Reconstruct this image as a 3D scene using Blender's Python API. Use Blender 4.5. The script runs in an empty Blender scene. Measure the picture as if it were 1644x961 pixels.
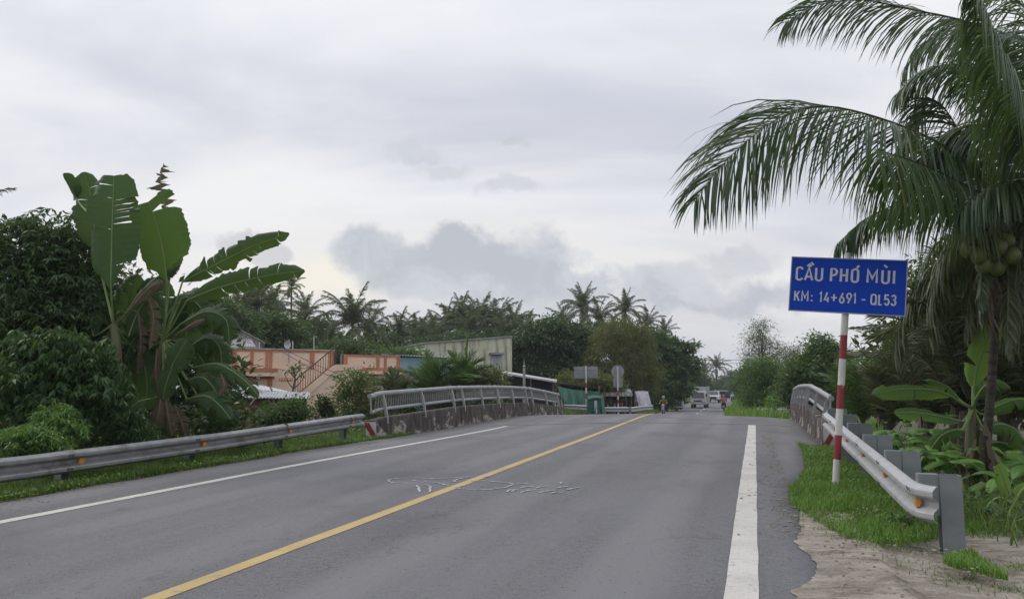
import bpy, bmesh, math, random
import numpy as np
from mathutils import Vector, Matrix

# ------------------------------------------------------------------ camera
SC = bpy.context.scene
COL = SC.collection
TH = math.radians(16.93)          # road runs along +Y, camera looks a little left of it
PITCH = math.radians(6.39)
CAMZ = 1.45
cam_d = bpy.data.cameras.new('camera')
cam_d.sensor_width = 36.0
cam_d.lens = 36.0 * 1250 / 1644
cam_d.clip_start = 0.05
cam_d.clip_end = 5000
cam = bpy.data.objects.new('camera', cam_d)
COL.objects.link(cam)
cam.location = (0, 0, CAMZ)
cam.rotation_euler = (math.pi / 2 + PITCH, 0, TH)
SC.camera = cam

# ------------------------------------------------------------------ sky, sun, exposure
SUN_EL = math.radians(42)
SUN_AZ = TH + math.radians(58)    # to the left of the viewing direction
W = bpy.data.worlds.new('World')
SC.world = W
W.use_nodes = True
nt = W.node_tree
for n in list(nt.nodes):
    nt.nodes.remove(n)


def wn(t, **kw):
    n = nt.nodes.new(t)
    for k, v in kw.items():
        setattr(n, k, v)
    return n


def wlink(a, b):
    nt.links.new(a, b)


def wmath(op, a, b=None, c=None, clamp=False):
    n = wn('ShaderNodeMath', operation=op, use_clamp=clamp)
    for i, v in enumerate((a, b, c)):
        if v is None:
            continue
        if isinstance(v, (int, float)):
            n.inputs[i].default_value = v
        else:
            wlink(v, n.inputs[i])
    return n.outputs[0]


def wdot(vec, d):
    n = wn('ShaderNodeVectorMath', operation='DOT_PRODUCT')
    wlink(vec, n.inputs[0])
    n.inputs[1].default_value = d
    return n.outputs['Value']


def wmix(f, a, b):
    n = wn('ShaderNodeMix', data_type='RGBA')
    for i, v in ((0, f), (6, a), (7, b)):
        if isinstance(v, (int, float)):
            n.inputs[i].default_value = v
        elif isinstance(v, tuple):
            n.inputs[i].default_value = (*v, 1)
        else:
            wlink(v, n.inputs[i])
    return n.outputs[2]


def wsmooth(x, lo, hi):
    n = wn('ShaderNodeMapRange', interpolation_type='SMOOTHSTEP')
    wlink(x, n.inputs[0])
    n.inputs[1].default_value = lo
    n.inputs[2].default_value = hi
    return n.outputs[0]


def wnoise(vec, scale, detail=6, rough=.55, dist=0.0):
    n = wn('ShaderNodeTexNoise')
    wlink(vec, n.inputs['Vector'])
    n.inputs['Scale'].default_value = scale
    n.inputs['Detail'].default_value = detail
    n.inputs['Roughness'].default_value = rough
    n.inputs['Distortion'].default_value = dist
    return n.outputs['Fac']


tc = wn('ShaderNodeTexCoord')
D = tc.outputs['Generated']
xr = wdot(D, (math.cos(TH), math.sin(TH), 0))
yf = wdot(D, (-math.sin(TH), math.cos(TH), 0))
zz = wdot(D, (0, 0, 1))
den = wmath('MAXIMUM', wmath('ABSOLUTE', yf), 0.3)
U = wmath('DIVIDE', xr, den)
V = wmath('DIVIDE', zz, den)


def wvec(x, y, z):
    n = wn('ShaderNodeCombineXYZ')
    for i, v in enumerate((x, y, z)):
        if isinstance(v, (int, float)):
            n.inputs[i].default_value = v
        else:
            wlink(v, n.inputs[i])
    return n.outputs[0]


# high thin overcast: broad streaks that flatten toward the horizon
pl = wmath('ADD', zz, 0.22)
cx = wmath('DIVIDE', xr, pl)
cy = wmath('DIVIDE', yf, pl)
streak = wnoise(wvec(wmath('MULTIPLY', cx, .8), wmath('MULTIPLY', cy, 1.7), 3.1), 0.9, 6, .5, .5)
col = wmix(wsmooth(streak, .34, .66), (.60, .62, .70), (.87, .88, .90))
# brighter band low over the horizon, warm where the sun hides
uv = wvec(U, V, 0.0)
uvs = wvec(wmath('MULTIPLY', U, .7), wmath('MULTIPLY', V, 2.6), 1.7)
band = wmath('MULTIPLY', wsmooth(V, .40, .14), wsmooth(wnoise(uvs, 3.2, 5, .5, .4), .38, .62))
col = wmix(wmath('MULTIPLY', band, .75), col, (.88, .86, .83))
warm_d = wmath('ADD', wmath('POWER', wmath('DIVIDE', wmath('ADD', U, .285), .16), 2.0),
               wmath('POWER', wmath('DIVIDE', wmath('SUBTRACT', V, .125), .075), 2.0))
warm = wmath('MULTIPLY', wsmooth(warm_d, 1.2, 0.0), wsmooth(wnoise(uvs, 7.0, 4, .5), .3, .55))
col = wmix(wmath('MULTIPLY', warm, .9), col, (.93, .87, .75))
# low hazy air at the horizon
col = wmix(wmath('MULTIPLY', wsmooth(V, .115, .02), .75), col, (.68, .695, .73))


wa = wn('ShaderNodeTexNoise')
wlink(uv, wa.inputs['Vector'])
wa.inputs['Scale'].default_value = 16.0
wa.inputs['Detail'].default_value = 8
wa.inputs['Roughness'].default_value = .6
wsp = wn('ShaderNodeSeparateColor')
wlink(wa.outputs['Color'], wsp.inputs[0])
UW = wmath('ADD', U, wmath('MULTIPLY', wmath('SUBTRACT', wsp.outputs[0], .5), .085))
VW = wmath('ADD', V, wmath('MULTIPLY', wmath('SUBTRACT', wsp.outputs[1], .5), .075))


# cumulus banks standing low in front, measured as directions (tangent of azimuth, of elevation)
def bank(ells, col_in, tone, edge, amp, sc, lo=.12, hi=-.10, k=.85):
    nn = wmath('SUBTRACT', wnoise(uv, sc, 9, .62), .5)
    f = None
    for (px, py, rx, ry) in ells:
        eu, ev, ru, rv = (px - 822) / 1250, (620.5 - py) / 1250, rx / 1250, ry / 1250
        a = wmath('POWER', wmath('DIVIDE', wmath('SUBTRACT', UW, eu), ru), 2.0)
        b = wmath('POWER', wmath('DIVIDE', wmath('SUBTRACT', VW, ev), rv), 2.0)
        r = wmath('SUBTRACT', wmath('SQRT', wmath('ADD', a, b)), 1.0)
        f = r if f is None else wmath('SMOOTH_MIN', f, r, .12)
    f = wmath('ADD', f, wmath('MULTIPLY', nn, amp))
    m = wmath('MULTIPLY', wmath('POWER', wsmooth(f, lo, hi), .8), wsmooth(yf, .2, .4))
    inner = wmix(wsmooth(wnoise(wvec(UW, wmath('MULTIPLY', VW, 1.8), .5), sc * 1.1, 8, .6, .3), .36, .64), tone, edge)
    # thin bright rim along the lit upper edge
    rim = wmath('MULTIPLY', wsmooth(f, .22, .10), wsmooth(f, .0, .08))
    c = wmix(wmath('MULTIPLY', rim, .12), col_in, (.84, .81, .77))
    return wmix(wmath('MULTIPLY', m, k), c, inner)


col = bank([(800, 530, 420, 62), (640, 560, 130, 60)], col, (.58, .60, .65), (.66, .67, .70), 1.2, 5.5, .4, -.5, .65)
col = bank([(585, 400, 66, 36), (650, 425, 90, 44), (735, 392, 52, 38), (790, 420, 120, 52), (868, 425, 70, 58),
            (930, 465, 62, 44), (820, 470, 150, 40), (720, 455, 130, 34)], col,
           (.475, .50, .555), (.62, .64, .685), 1.5, 8.0, .22, -.34, .92)
col = bank([(1085, 462, 95, 36), (1170, 474, 100, 30), (1290, 470, 110, 26)], col, (.47, .49, .55), (.62, .635, .675), 1.6, 8.0, .30, -.36, .85)
col = bank([(385, 385, 38, 24), (425, 405, 40, 20)], col, (.55, .56, .60), (.62, .63, .66), .8, 12.0, .2, -.2, .7)
col = bank([(660, 238, 36, 16), (705, 268, 34, 12), (815, 295, 40, 14), (825, 216, 24, 7), (1180, 420, 60, 18)], col,
           (.53, .55, .60), (.60, .62, .66), 1.5, 14.0, .5, -.3, .6)
sky = wn('ShaderNodeTexSky', sky_type='NISHITA')
sky.sun_disc = False
sky.sun_elevation = SUN_EL
sky.sun_rotation = -SUN_AZ
skys = wn('ShaderNodeVectorMath', operation='SCALE')
wlink(sky.outputs[0], skys.inputs[0])
skys.inputs['Scale'].default_value = 0.10
col = wmix(.95, skys.outputs[0], col)
# overcast skies grow brighter toward the zenith, far above the frame
zen = wmath('ADD', 1.0, wmath('MULTIPLY', wsmooth(zz, .30, 1.0), .55))
bg = wn('ShaderNodeBackground')
wlink(col, bg.inputs['Color'])
wlink(zen, bg.inputs['Strength'])
wo = wn('ShaderNodeOutputWorld')
wlink(bg.outputs[0], wo.inputs[0])

sun_d = bpy.data.lights.new('sun', 'SUN')
sun_d.energy = 1.1
sun_d.angle = math.radians(24)
sun_d.color = (1.0, .95, .87)
sun = bpy.data.objects.new('sun', sun_d)
COL.objects.link(sun)
sdir = Vector((-math.sin(SUN_AZ) * math.cos(SUN_EL), math.cos(SUN_AZ) * math.cos(SUN_EL), math.sin(SUN_EL)))
sun.rotation_euler = sdir.to_track_quat('Z', 'Y').to_euler()
sun.location = (0, 0, 60)
vs = SC.view_settings
vs.view_transform = 'Standard'
vs.look = 'None'
vs.exposure = 0.08
vs.gamma = 1.0
SC.cycles.max_bounces = 6
SC.cycles.diffuse_bounces = 3
SC.cycles.transmission_bounces = 4

# ------------------------------------------------------------------ geometry of the place
CT, ST = math.cos(TH), math.sin(TH)
CP, SP = math.cos(PITCH), math.sin(PITCH)
RV = np.array((CT, ST, 0.0))
FV = np.array((-ST, CT, 0.0))


def P(px, py, d):
    """The world point at forward distance d that the photo shows at (px, py)."""
    u = (px - 822) / 1250.0
    v = (480.5 - py) / 1250.0
    f = CP - v * SP
    s = d / f
    return np.array((0, 0, CAMZ)) + RV * (u * s) + FV * d + np.array((0, 0, 1.0)) * ((v * CP + SP) * s)


def A(px, d):
    """Ground position (x, y) at forward distance d under photo column px."""
    p = P(px, 620.5, d)
    return p[0], p[1]


_k = np.array([(-60, -.7), (0, 0), (10, .116), (20, .24), (26, .33), (30, .385), (33, .36), (38, .13), (45, -.2),
               (55, -.62), (70, -1.02), (90, -1.05), (2000, -1.05)])
_ty = np.arange(-60, 200, .5)
_tz = np.interp(_ty, _k[:, 0], _k[:, 1])
_ker = np.hanning(11)
_ker /= _ker.sum()
_tz = np.convolve(np.pad(_tz, 5, mode='edge'), _ker, 'valid')


def sst(a, b, x):
    t = np.clip((np.asarray(x, float) - a) / (b - a), 0, 1)
    return t * t * (3 - 2 * t)


def xshift(Y):
    return np.interp(Y, [0, 38, 70, 100, 130, 200, 320, 500], [0, 0, -.9, -1.4, -1.9, -2.9, 2, 22])


def road_z(X, Y):
    X = np.asarray(X, float)
    Y = np.asarray(Y, float)
    c = -3.75 + xshift(Y)
    z = np.interp(Y, _ty, _tz)
    crown = .022 * sst(10, 24, Y)
    return z - crown * np.abs(X - c) - .045 * np.maximum(0, X - .3) * sst(8, 18, Y) * (1 - sst(40, 50, Y))


def depth_of(X, Y):
    return -ST * np.asarray(X) + CT * np.asarray(Y)


def ground_z(X, Y):
    X = np.asarray(X, float)
    Y = np.asarray(Y, float)
    sh = xshift(Y)
    base = road_z(np.clip(X, -9.2 + sh, 1.9 + sh), Y) - .03 - .13 * sst(.7, 1.6, X) * (1 - sst(14, 18, Y))
    lowl = np.where(Y < 30, -.9, -1.15)
    lowr = np.where(Y < 30, -.55, -1.05)
    tl = sst(-10.6, -14.5, X - sh)
    tr = sst(2.4, 6.0, X - sh)
    z = base * (1 - tl) * (1 - tr) + np.minimum(lowl, base) * tl + np.minimum(lowr, base) * tr
    d = depth_of(X, Y)
    can = sst(26.2, 28.2, d) * (1 - sst(31.8, 33.6, d))
    z = z + (-3.0 - z) * can
    bump = .03 * np.sin(X * 2.1 + Y * .7) * np.sin(Y * 1.3 - X) * np.clip(np.maximum(-9.6 - (X - sh), X - sh - 2.2), 0, 1)
    return z + bump


def ground_at(px, py, dz=0.0):
    """Where the photo ray through (px, py) meets the ground."""
    a = P(px, py, 1.0) - np.array((0, 0, CAMZ))
    lo, d = 2.0, 2.0
    while d < 400:
        p = np.array((0, 0, CAMZ)) + a * d
        if p[2] <= float(road_z(p[0], p[1]) if -9 < p[0] < .4 else ground_z(p[0], p[1])) + dz:
            break
        lo = d
        d *= 1.02
    hi = d
    for _ in range(20):
        m = (lo + hi) / 2
        p = np.array((0, 0, CAMZ)) + a * m
        if p[2] <= float(road_z(p[0], p[1]) if -9 < p[0] < .4 else ground_z(p[0], p[1])) + dz:
            hi = m
        else:
            lo = m
    return np.array((0, 0, CAMZ)) + a * hi


# ------------------------------------------------------------------ materials
MATS = {}


def nodes_of(name):
    m = bpy.data.materials.new(name)
    m.use_nodes = True
    t = m.node_tree
    return m, t, t.nodes['Principled BSDF']


def tnoise(t, vec, scale, detail=5, rough=.6, stretch=None):
    n = t.nodes.new('ShaderNodeTexNoise')
    n.inputs['Scale'].default_value = scale
    n.inputs['Detail'].default_value = detail
    n.inputs['Roughness'].default_value = rough
    if stretch:
        mp = t.nodes.new('ShaderNodeMapping')
        mp.inputs['Scale'].default_value = stretch
        t.links.new(vec, mp.inputs['Vector'])
        vec = mp.outputs[0]
    t.links.new(vec, n.inputs['Vector'])
    return n.outputs['Fac']


def tramp(t, x, lo, hi):
    n = t.nodes.new('ShaderNodeMapRange')
    n.interpolation_type = 'SMOOTHSTEP'
    t.links.new(x, n.inputs[0])
    n.inputs[1].default_value = lo
    n.inputs[2].default_value = hi
    return n.outputs[0]


def tmix(t, f, a, b, mode='MIX'):
    n = t.nodes.new('ShaderNodeMix')
    n.data_type = 'RGBA'
    n.blend_type = mode
    for i, v in ((0, f), (6, a), (7, b)):
        if isinstance(v, (int, float)):
            n.inputs[i].default_value = v
        elif isinstance(v, tuple):
            n.inputs[i].default_value = (*v, 1)
        else:
            t.links.new(v, n.inputs[i])
    return n.outputs[2]


def tmath(t, op, a, b=None, clamp=False):
    n = t.nodes.new('ShaderNodeMath')
    n.operation = op
    n.use_clamp = clamp
    for i, v in enumerate((a, b)):
        if v is None:
            continue
        if isinstance(v, (int, float)):
            n.inputs[i].default_value = v
        else:
            t.links.new(v, n.inputs[i])
    return n.outputs[0]


def tbump(t, b, h, dist, strength=1.0):
    n = t.nodes.new('ShaderNodeBump')
    n.inputs['Distance'].default_value = dist
    n.inputs['Strength'].default_value = strength
    t.links.new(h, n.inputs['Height'])
    t.links.new(n.outputs[0], b.inputs['Normal'])


def pm(name, c1, c2=None, scale=4, lo=.35, hi=.65, rough=.7, metal=0.0, bump=0.0, bscale=40, stretch=None, c3=None,
       s3=1.5, lo3=.5, hi3=.7, st3=None, spec=.4):
    if name in MATS:
        return MATS[name]
    m, t, b = nodes_of(name)
    b.inputs['Roughness'].default_value = rough
    b.inputs['Metallic'].default_value = metal
    b.inputs['Specular IOR Level'].default_value = spec
    co = t.nodes.new('ShaderNodeTexCoord').outputs['Object']
    c = c1
    if c2:
        c = tmix(t, tramp(t, tnoise(t, co, scale, stretch=stretch), lo, hi), c1, c2)
    if c3:
        c = tmix(t, tramp(t, tnoise(t, co, s3, 7, .65, st3), lo3, hi3), c, c3)
    if isinstance(c, tuple):
        b.inputs['Base Color'].default_value = (*c, 1)
    else:
        t.links.new(c, b.inputs['Base Color'])
    if bump:
        tbump(t, b, tnoise(t, co, bscale, 4), bump)
    MATS[name] = m
    return m


def leafmat(name, c1, c2, c3=None, trans=.3, rough=.5, vein=False, spec=.35):
    """Leaf: colour varies leaf by leaf (attribute tint), light passes through a little."""
    m, t, b = nodes_of(name)
    at = t.nodes.new('ShaderNodeAttribute')
    at.attribute_name = 'tint'
    f = at.outputs['Fac']
    c = tmix(t, tramp(t, f, 0.05, .85), c1, c2)
    if c3:
        c = tmix(t, tramp(t, f, .88, .97), c, c3)
    if vein:
        av = t.nodes.new('ShaderNodeAttribute')
        av.attribute_name = 'along'
        w = tmath(t, 'SINE', tmath(t, 'MULTIPLY', av.outputs['Fac'], 520.0))
        co = t.nodes.new('ShaderNodeTexCoord').outputs['Object']
        big = tramp(t, tnoise(t, co, 2.2, 5), .35, .7)
        c = tmix(t, tmath(t, 'MULTIPLY', big, .45), c, c2)
        c = tmix(t, tmath(t, 'MULTIPLY', tramp(t, w, -.2, 1.0), .22), c, c2)
        tbump(t, b, w, .004, .6)
    oi = t.nodes.new('ShaderNodeObjectInfo')
    hs = t.nodes.new('ShaderNodeHueSaturation')
    t.links.new(c, hs.inputs['Color'])
    t.links.new(tmath(t, 'ADD', .82, tmath(t, 'MULTIPLY', oi.outputs['Random'], .36)), hs.inputs['Value'])
    c = hs.outputs[0]
    t.links.new(c, b.inputs['Base Color'])
    b.inputs['Roughness'].default_value = rough
    b.inputs['Specular IOR Level'].default_value = spec
    tr = t.nodes.new('ShaderNodeBsdfTranslucent')
    tc_ = tmix(t, .55, c, (.20, .32, .04))
    t.links.new(tc_, tr.inputs['Color'])
    mx = t.nodes.new('ShaderNodeMixShader')
    mx.inputs[0].default_value = trans
    t.links.new(b.outputs[0], mx.inputs[1])
    t.links.new(tr.outputs[0], mx.inputs[2])
    out = [n for n in t.nodes if n.type == 'OUTPUT_MATERIAL'][0]
    t.links.new(mx.outputs[0], out.inputs[0])
    MATS[name] = m
    return m


# ------------------------------------------------------------------ object helpers
def link(o, parent=None):
    COL.objects.link(o)
    if parent is not None:
        o.parent = parent
    return o


def tag(o, label=None, cat=None, group=None, kind=None):
    for k, v in (('label', label), ('category', cat), ('group', group), ('kind', kind)):
        if v:
            o[k] = v
    return o


def thing(name, loc, label, cat, group=None, rotz=0.0):
    o = bpy.data.objects.new(name, None)
    o.empty_display_size = .2
    o.location = tuple(float(c) for c in loc)
    o.rotation_euler = (0, 0, rotz)
    link(o)
    return tag(o, label, cat, group)


def npmesh(name, V, Q=None, T=None, mats=(), tint=None, along=None, smooth=False, midx=None):
    me = bpy.data.meshes.new(name)
    V = np.asarray(V, np.float32)
    nq = 0 if Q is None else len(Q)
    ntr = 0 if T is None else len(T)
    me.vertices.add(len(V))
    me.vertices.foreach_set('co', V.ravel())
    parts, starts, tot = [], [], []
    if nq:
        parts.append(np.asarray(Q, np.int32).ravel())
        starts.append(np.arange(nq) * 4)
        tot.append(np.full(nq, 4))
    if ntr:
        parts.append(np.asarray(T, np.int32).ravel())
        starts.append(nq * 4 + np.arange(ntr) * 3)
        tot.append(np.full(ntr, 3))
    li = np.concatenate(parts)
    me.loops.add(len(li))
    me.loops.foreach_set('vertex_index', li)
    me.polygons.add(nq + ntr)
    me.polygons.foreach_set('loop_start', np.concatenate(starts).astype(np.int32))
    try:
        me.polygons.foreach_set('loop_total', np.concatenate(tot).astype(np.int32))
    except Exception:
        pass
    if midx is not None:
        me.polygons.foreach_set('material_index', np.asarray(midx, np.int32))
    if smooth:
        me.polygons.foreach_set('use_smooth', np.ones(nq + ntr, bool))
    for nm, arr in (('tint', tint), ('along', along)):
        if arr is not None:
            a = me.attributes.new(nm, 'FLOAT', 'POINT')
            a.data.foreach_set('value', np.asarray(arr, np.float32))
    for m in mats:
        me.materials.append(m)
    me.update(calc_edges=True)
    return me


def npobj(name, V, Q=None, T=None, mats=(), parent=None, local=False, **kw):
    if parent is not None and not local:
        V = np.asarray(V, float) - np.array(parent.location)
    o = bpy.data.objects.new(name, npmesh(name, V, Q, T, mats, **kw))
    return link(o, parent)


def share(name, me, parent=None, loc=(0, 0, 0), rot=(0, 0, 0), scale=(1, 1, 1)):
    o = bpy.data.objects.new(name, me)
    o.location = tuple(float(c) for c in loc)
    o.rotation_euler = rot
    o.scale = scale if not isinstance(scale, (int, float)) else (scale,) * 3
    return link(o, parent)


def dup(root, loc, rotz, label=None, group=None):
    r = root.copy()
    COL.objects.link(r)
    r.location = tuple(float(c) for c in loc)
    r.rotation_euler = (0, 0, rotz)
    if label:
        r['label'] = label
    if group:
        r['group'] = group
    for ch in list(root.children):
        c = ch.copy()
        COL.objects.link(c)
        c.parent = r
        for g in list(ch.children):
            e = g.copy()
            COL.objects.link(e)
            e.parent = c
    return r


class MB:
    """Collects simple shapes into one mesh."""

    def __init__(self):
        self.v, self.f, self.m = [], [], []

    def add(self, vs, fs, mi=0):
        o = len(self.v)
        self.v += [tuple(float(c) for c in p) for p in vs]
        self.f += [tuple(i + o for i in f) for f in fs]
        self.m += [mi] * len(fs)
        return self

    def box(self, c, s, rz=0.0, mi=0, top=None):
        """Box centred at c; top = scale of the upper face."""
        x, y, z = s[0] / 2, s[1] / 2, s[2] / 2
        t = top or (1, 1)
        ps = [(-x, -y, -z), (x, -y, -z), (x, y, -z), (-x, y, -z), (-x * t[0], -y * t[1], z), (x * t[0], -y * t[1], z),
              (x * t[0], y * t[1], z), (-x * t[0], y * t[1], z)]
        ca, sa = math.cos(rz), math.sin(rz)
        vs = [(c[0] + p[0] * ca - p[1] * sa, c[1] + p[0] * sa + p[1] * ca, c[2] + p[2]) for p in ps]
        return self.add(vs, [(0, 3, 2, 1), (4, 5, 6, 7), (0, 1, 5, 4), (1, 2, 6, 5), (2, 3, 7, 6), (3, 0, 4, 7)], mi)

    def hexa(self, b, t, mi=0):
        """Solid from four bottom and four top corners."""
        return self.add(list(b) + list(t), [(0, 3, 2, 1), (4, 5, 6, 7), (0, 1, 5, 4), (1, 2, 6, 5), (2, 3, 7, 6), (3, 0, 4, 7)], mi)

    def tube(self, pts, r, n=8, mi=0, cap=True, up=(0, 0, 1)):
        pts = [Vector(tuple(float(c) for c in p)) for p in pts]
        rs = r if isinstance(r, (list, tuple, np.ndarray)) else [r] * len(pts)
        vs, fs = [], []
        ref = None
        for i, p in enumerate(pts):
            a = pts[max(0, i - 1)]
            b = pts[min(len(pts) - 1, i + 1)]
            t = (b - a)
            t = t.normalized() if t.length > 1e-9 else Vector((0, 0, 1))
            if ref is None:
                ref = Vector((1, 0, 0)) if abs(t.x) < .8 else Vector((0, 1, 0))
            s = (ref - t * ref.dot(t)).normalized()
            w = t.cross(s)
            ref = s
            for k in range(n):
                an = 2 * math.pi * k / n
                vs.append(p + (s * math.cos(an) + w * math.sin(an)) * rs[i])
        for i in range(len(pts) - 1):
            for k in range(n):
                k2 = (k + 1) % n
                fs.append((i * n + k, i * n + k2, (i + 1) * n + k2, (i + 1) * n + k))
        if cap:
            fs.append(tuple(range(n - 1, -1, -1)))
            fs.append(tuple((len(pts) - 1) * n + k for k in range(n)))
        return self.add(vs, fs, mi)

    def prism(self, prof, ax, lo, hi, mi=0):
        """Extrude a 2-D profile along axis ax (0,1,2) from lo to hi; profile gives the other two coords in order."""
        n = len(prof)
        vs = []
        for w in (lo, hi):
            for p in prof:
                q = list(p)
                q.insert(ax, w)
                vs.append(q)
        fs = [(i, (i + 1) % n, n + (i + 1) % n, n + i) for i in range(n)]
        fs += [tuple(range(n - 1, -1, -1)), tuple(range(n, 2 * n))]
        return self.add(vs, fs, mi)

    def ball(self, c, r, n=10, mi=0):
        r = r if isinstance(r, (tuple, list)) else (r, r, r)
        m = max(4, n // 2 + 1)
        vs = [(c[0], c[1], c[2] - r[2])]
        for i in range(1, m):
            a = -math.pi / 2 + math.pi * i / m
            for k in range(n):
                b = 2 * math.pi * k / n
                vs.append((c[0] + r[0] * math.cos(a) * math.cos(b), c[1] + r[1] * math.cos(a) * math.sin(b), c[2] + r[2] * math.sin(a)))
        vs.append((c[0], c[1], c[2] + r[2]))
        fs = [(0, 1 + (k + 1) % n, 1 + k) for k in range(n)]
        for i in range(m - 2):
            for k in range(n):
                fs.append((1 + i * n + k, 1 + i * n + (k + 1) % n, 1 + (i + 1) * n + (k + 1) % n, 1 + (i + 1) * n + k))
        l = len(vs) - 1
        fs += [(l, 1 + (m - 2) * n + k, 1 + (m - 2) * n + (k + 1) % n) for k in range(n)]
        return self.add(vs, fs, mi)

    def mesh(self, name, mats, smooth=False, bevel=0.0, origin=None):
        me = bpy.data.meshes.new(name)
        v = self.v if origin is None else [(p[0] - origin[0], p[1] - origin[1], p[2] - origin[2]) for p in self.v]
        me.from_pydata(v, [], self.f)
        for m in (mats if isinstance(mats, (list, tuple)) else [mats]):
            me.materials.append(m)
        me.polygons.foreach_set('material_index', self.m)
        bm = bmesh.new()
        bm.from_mesh(me)
        bmesh.ops.recalc_face_normals(bm, faces=bm.faces)
        if bevel:
            bmesh.ops.bevel(bm, geom=[e for e in bm.edges if e.calc_face_angle(0) > .5], offset=bevel, segments=1, affect='EDGES', clamp_overlap=True)
        bm.to_mesh(me)
        bm.free()
        if smooth:
            me.polygons.foreach_set('use_smooth', [True] * len(me.polygons))
            try:
                me.set_sharp_from_angle(angle=math.radians(40))
            except Exception:
                pass
        me.update()
        return me

    def build(self, name, mats, parent=None, smooth=False, bevel=0.0, world=False):
        o = bpy.data.objects.new(name, self.mesh(name, mats, smooth, bevel, tuple(parent.location) if (world and parent) else None))
        return link(o, parent)


# ------------------------------------------------------------------ plant geometry
def nrm(a):
    return a / np.maximum(np.linalg.norm(a, axis=-1, keepdims=True), 1e-9)


def resample(C, m):
    C = np.asarray(C, float)
    n = len(C)
    if n == 2:
        return C[0] + (C[1] - C[0]) * np.linspace(0, 1, m)[:, None]
    E = np.vstack([2 * C[0] - C[1], C, 2 * C[-1] - C[-2]])
    out = []
    for i in range(n - 1):
        p0, p1, p2, p3 = E[i], E[i + 1], E[i + 2], E[i + 3]
        t = np.linspace(0, 1, 24, endpoint=(i == n - 2))[:, None]
        out.append(.5 * ((2 * p1) + (-p0 + p2) * t + (2 * p0 - 5 * p1 + 4 * p2 - p3) * t ** 2 + (-p0 + 3 * p1 - 3 * p2 + p3) * t ** 3))
    D_ = np.vstack(out)
    s = np.concatenate([[0], np.cumsum(np.linalg.norm(np.diff(D_, axis=0), axis=1))])
    return np.stack([np.interp(np.linspace(0, s[-1], m), s, D_[:, k]) for k in range(3)], 1)


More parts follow.
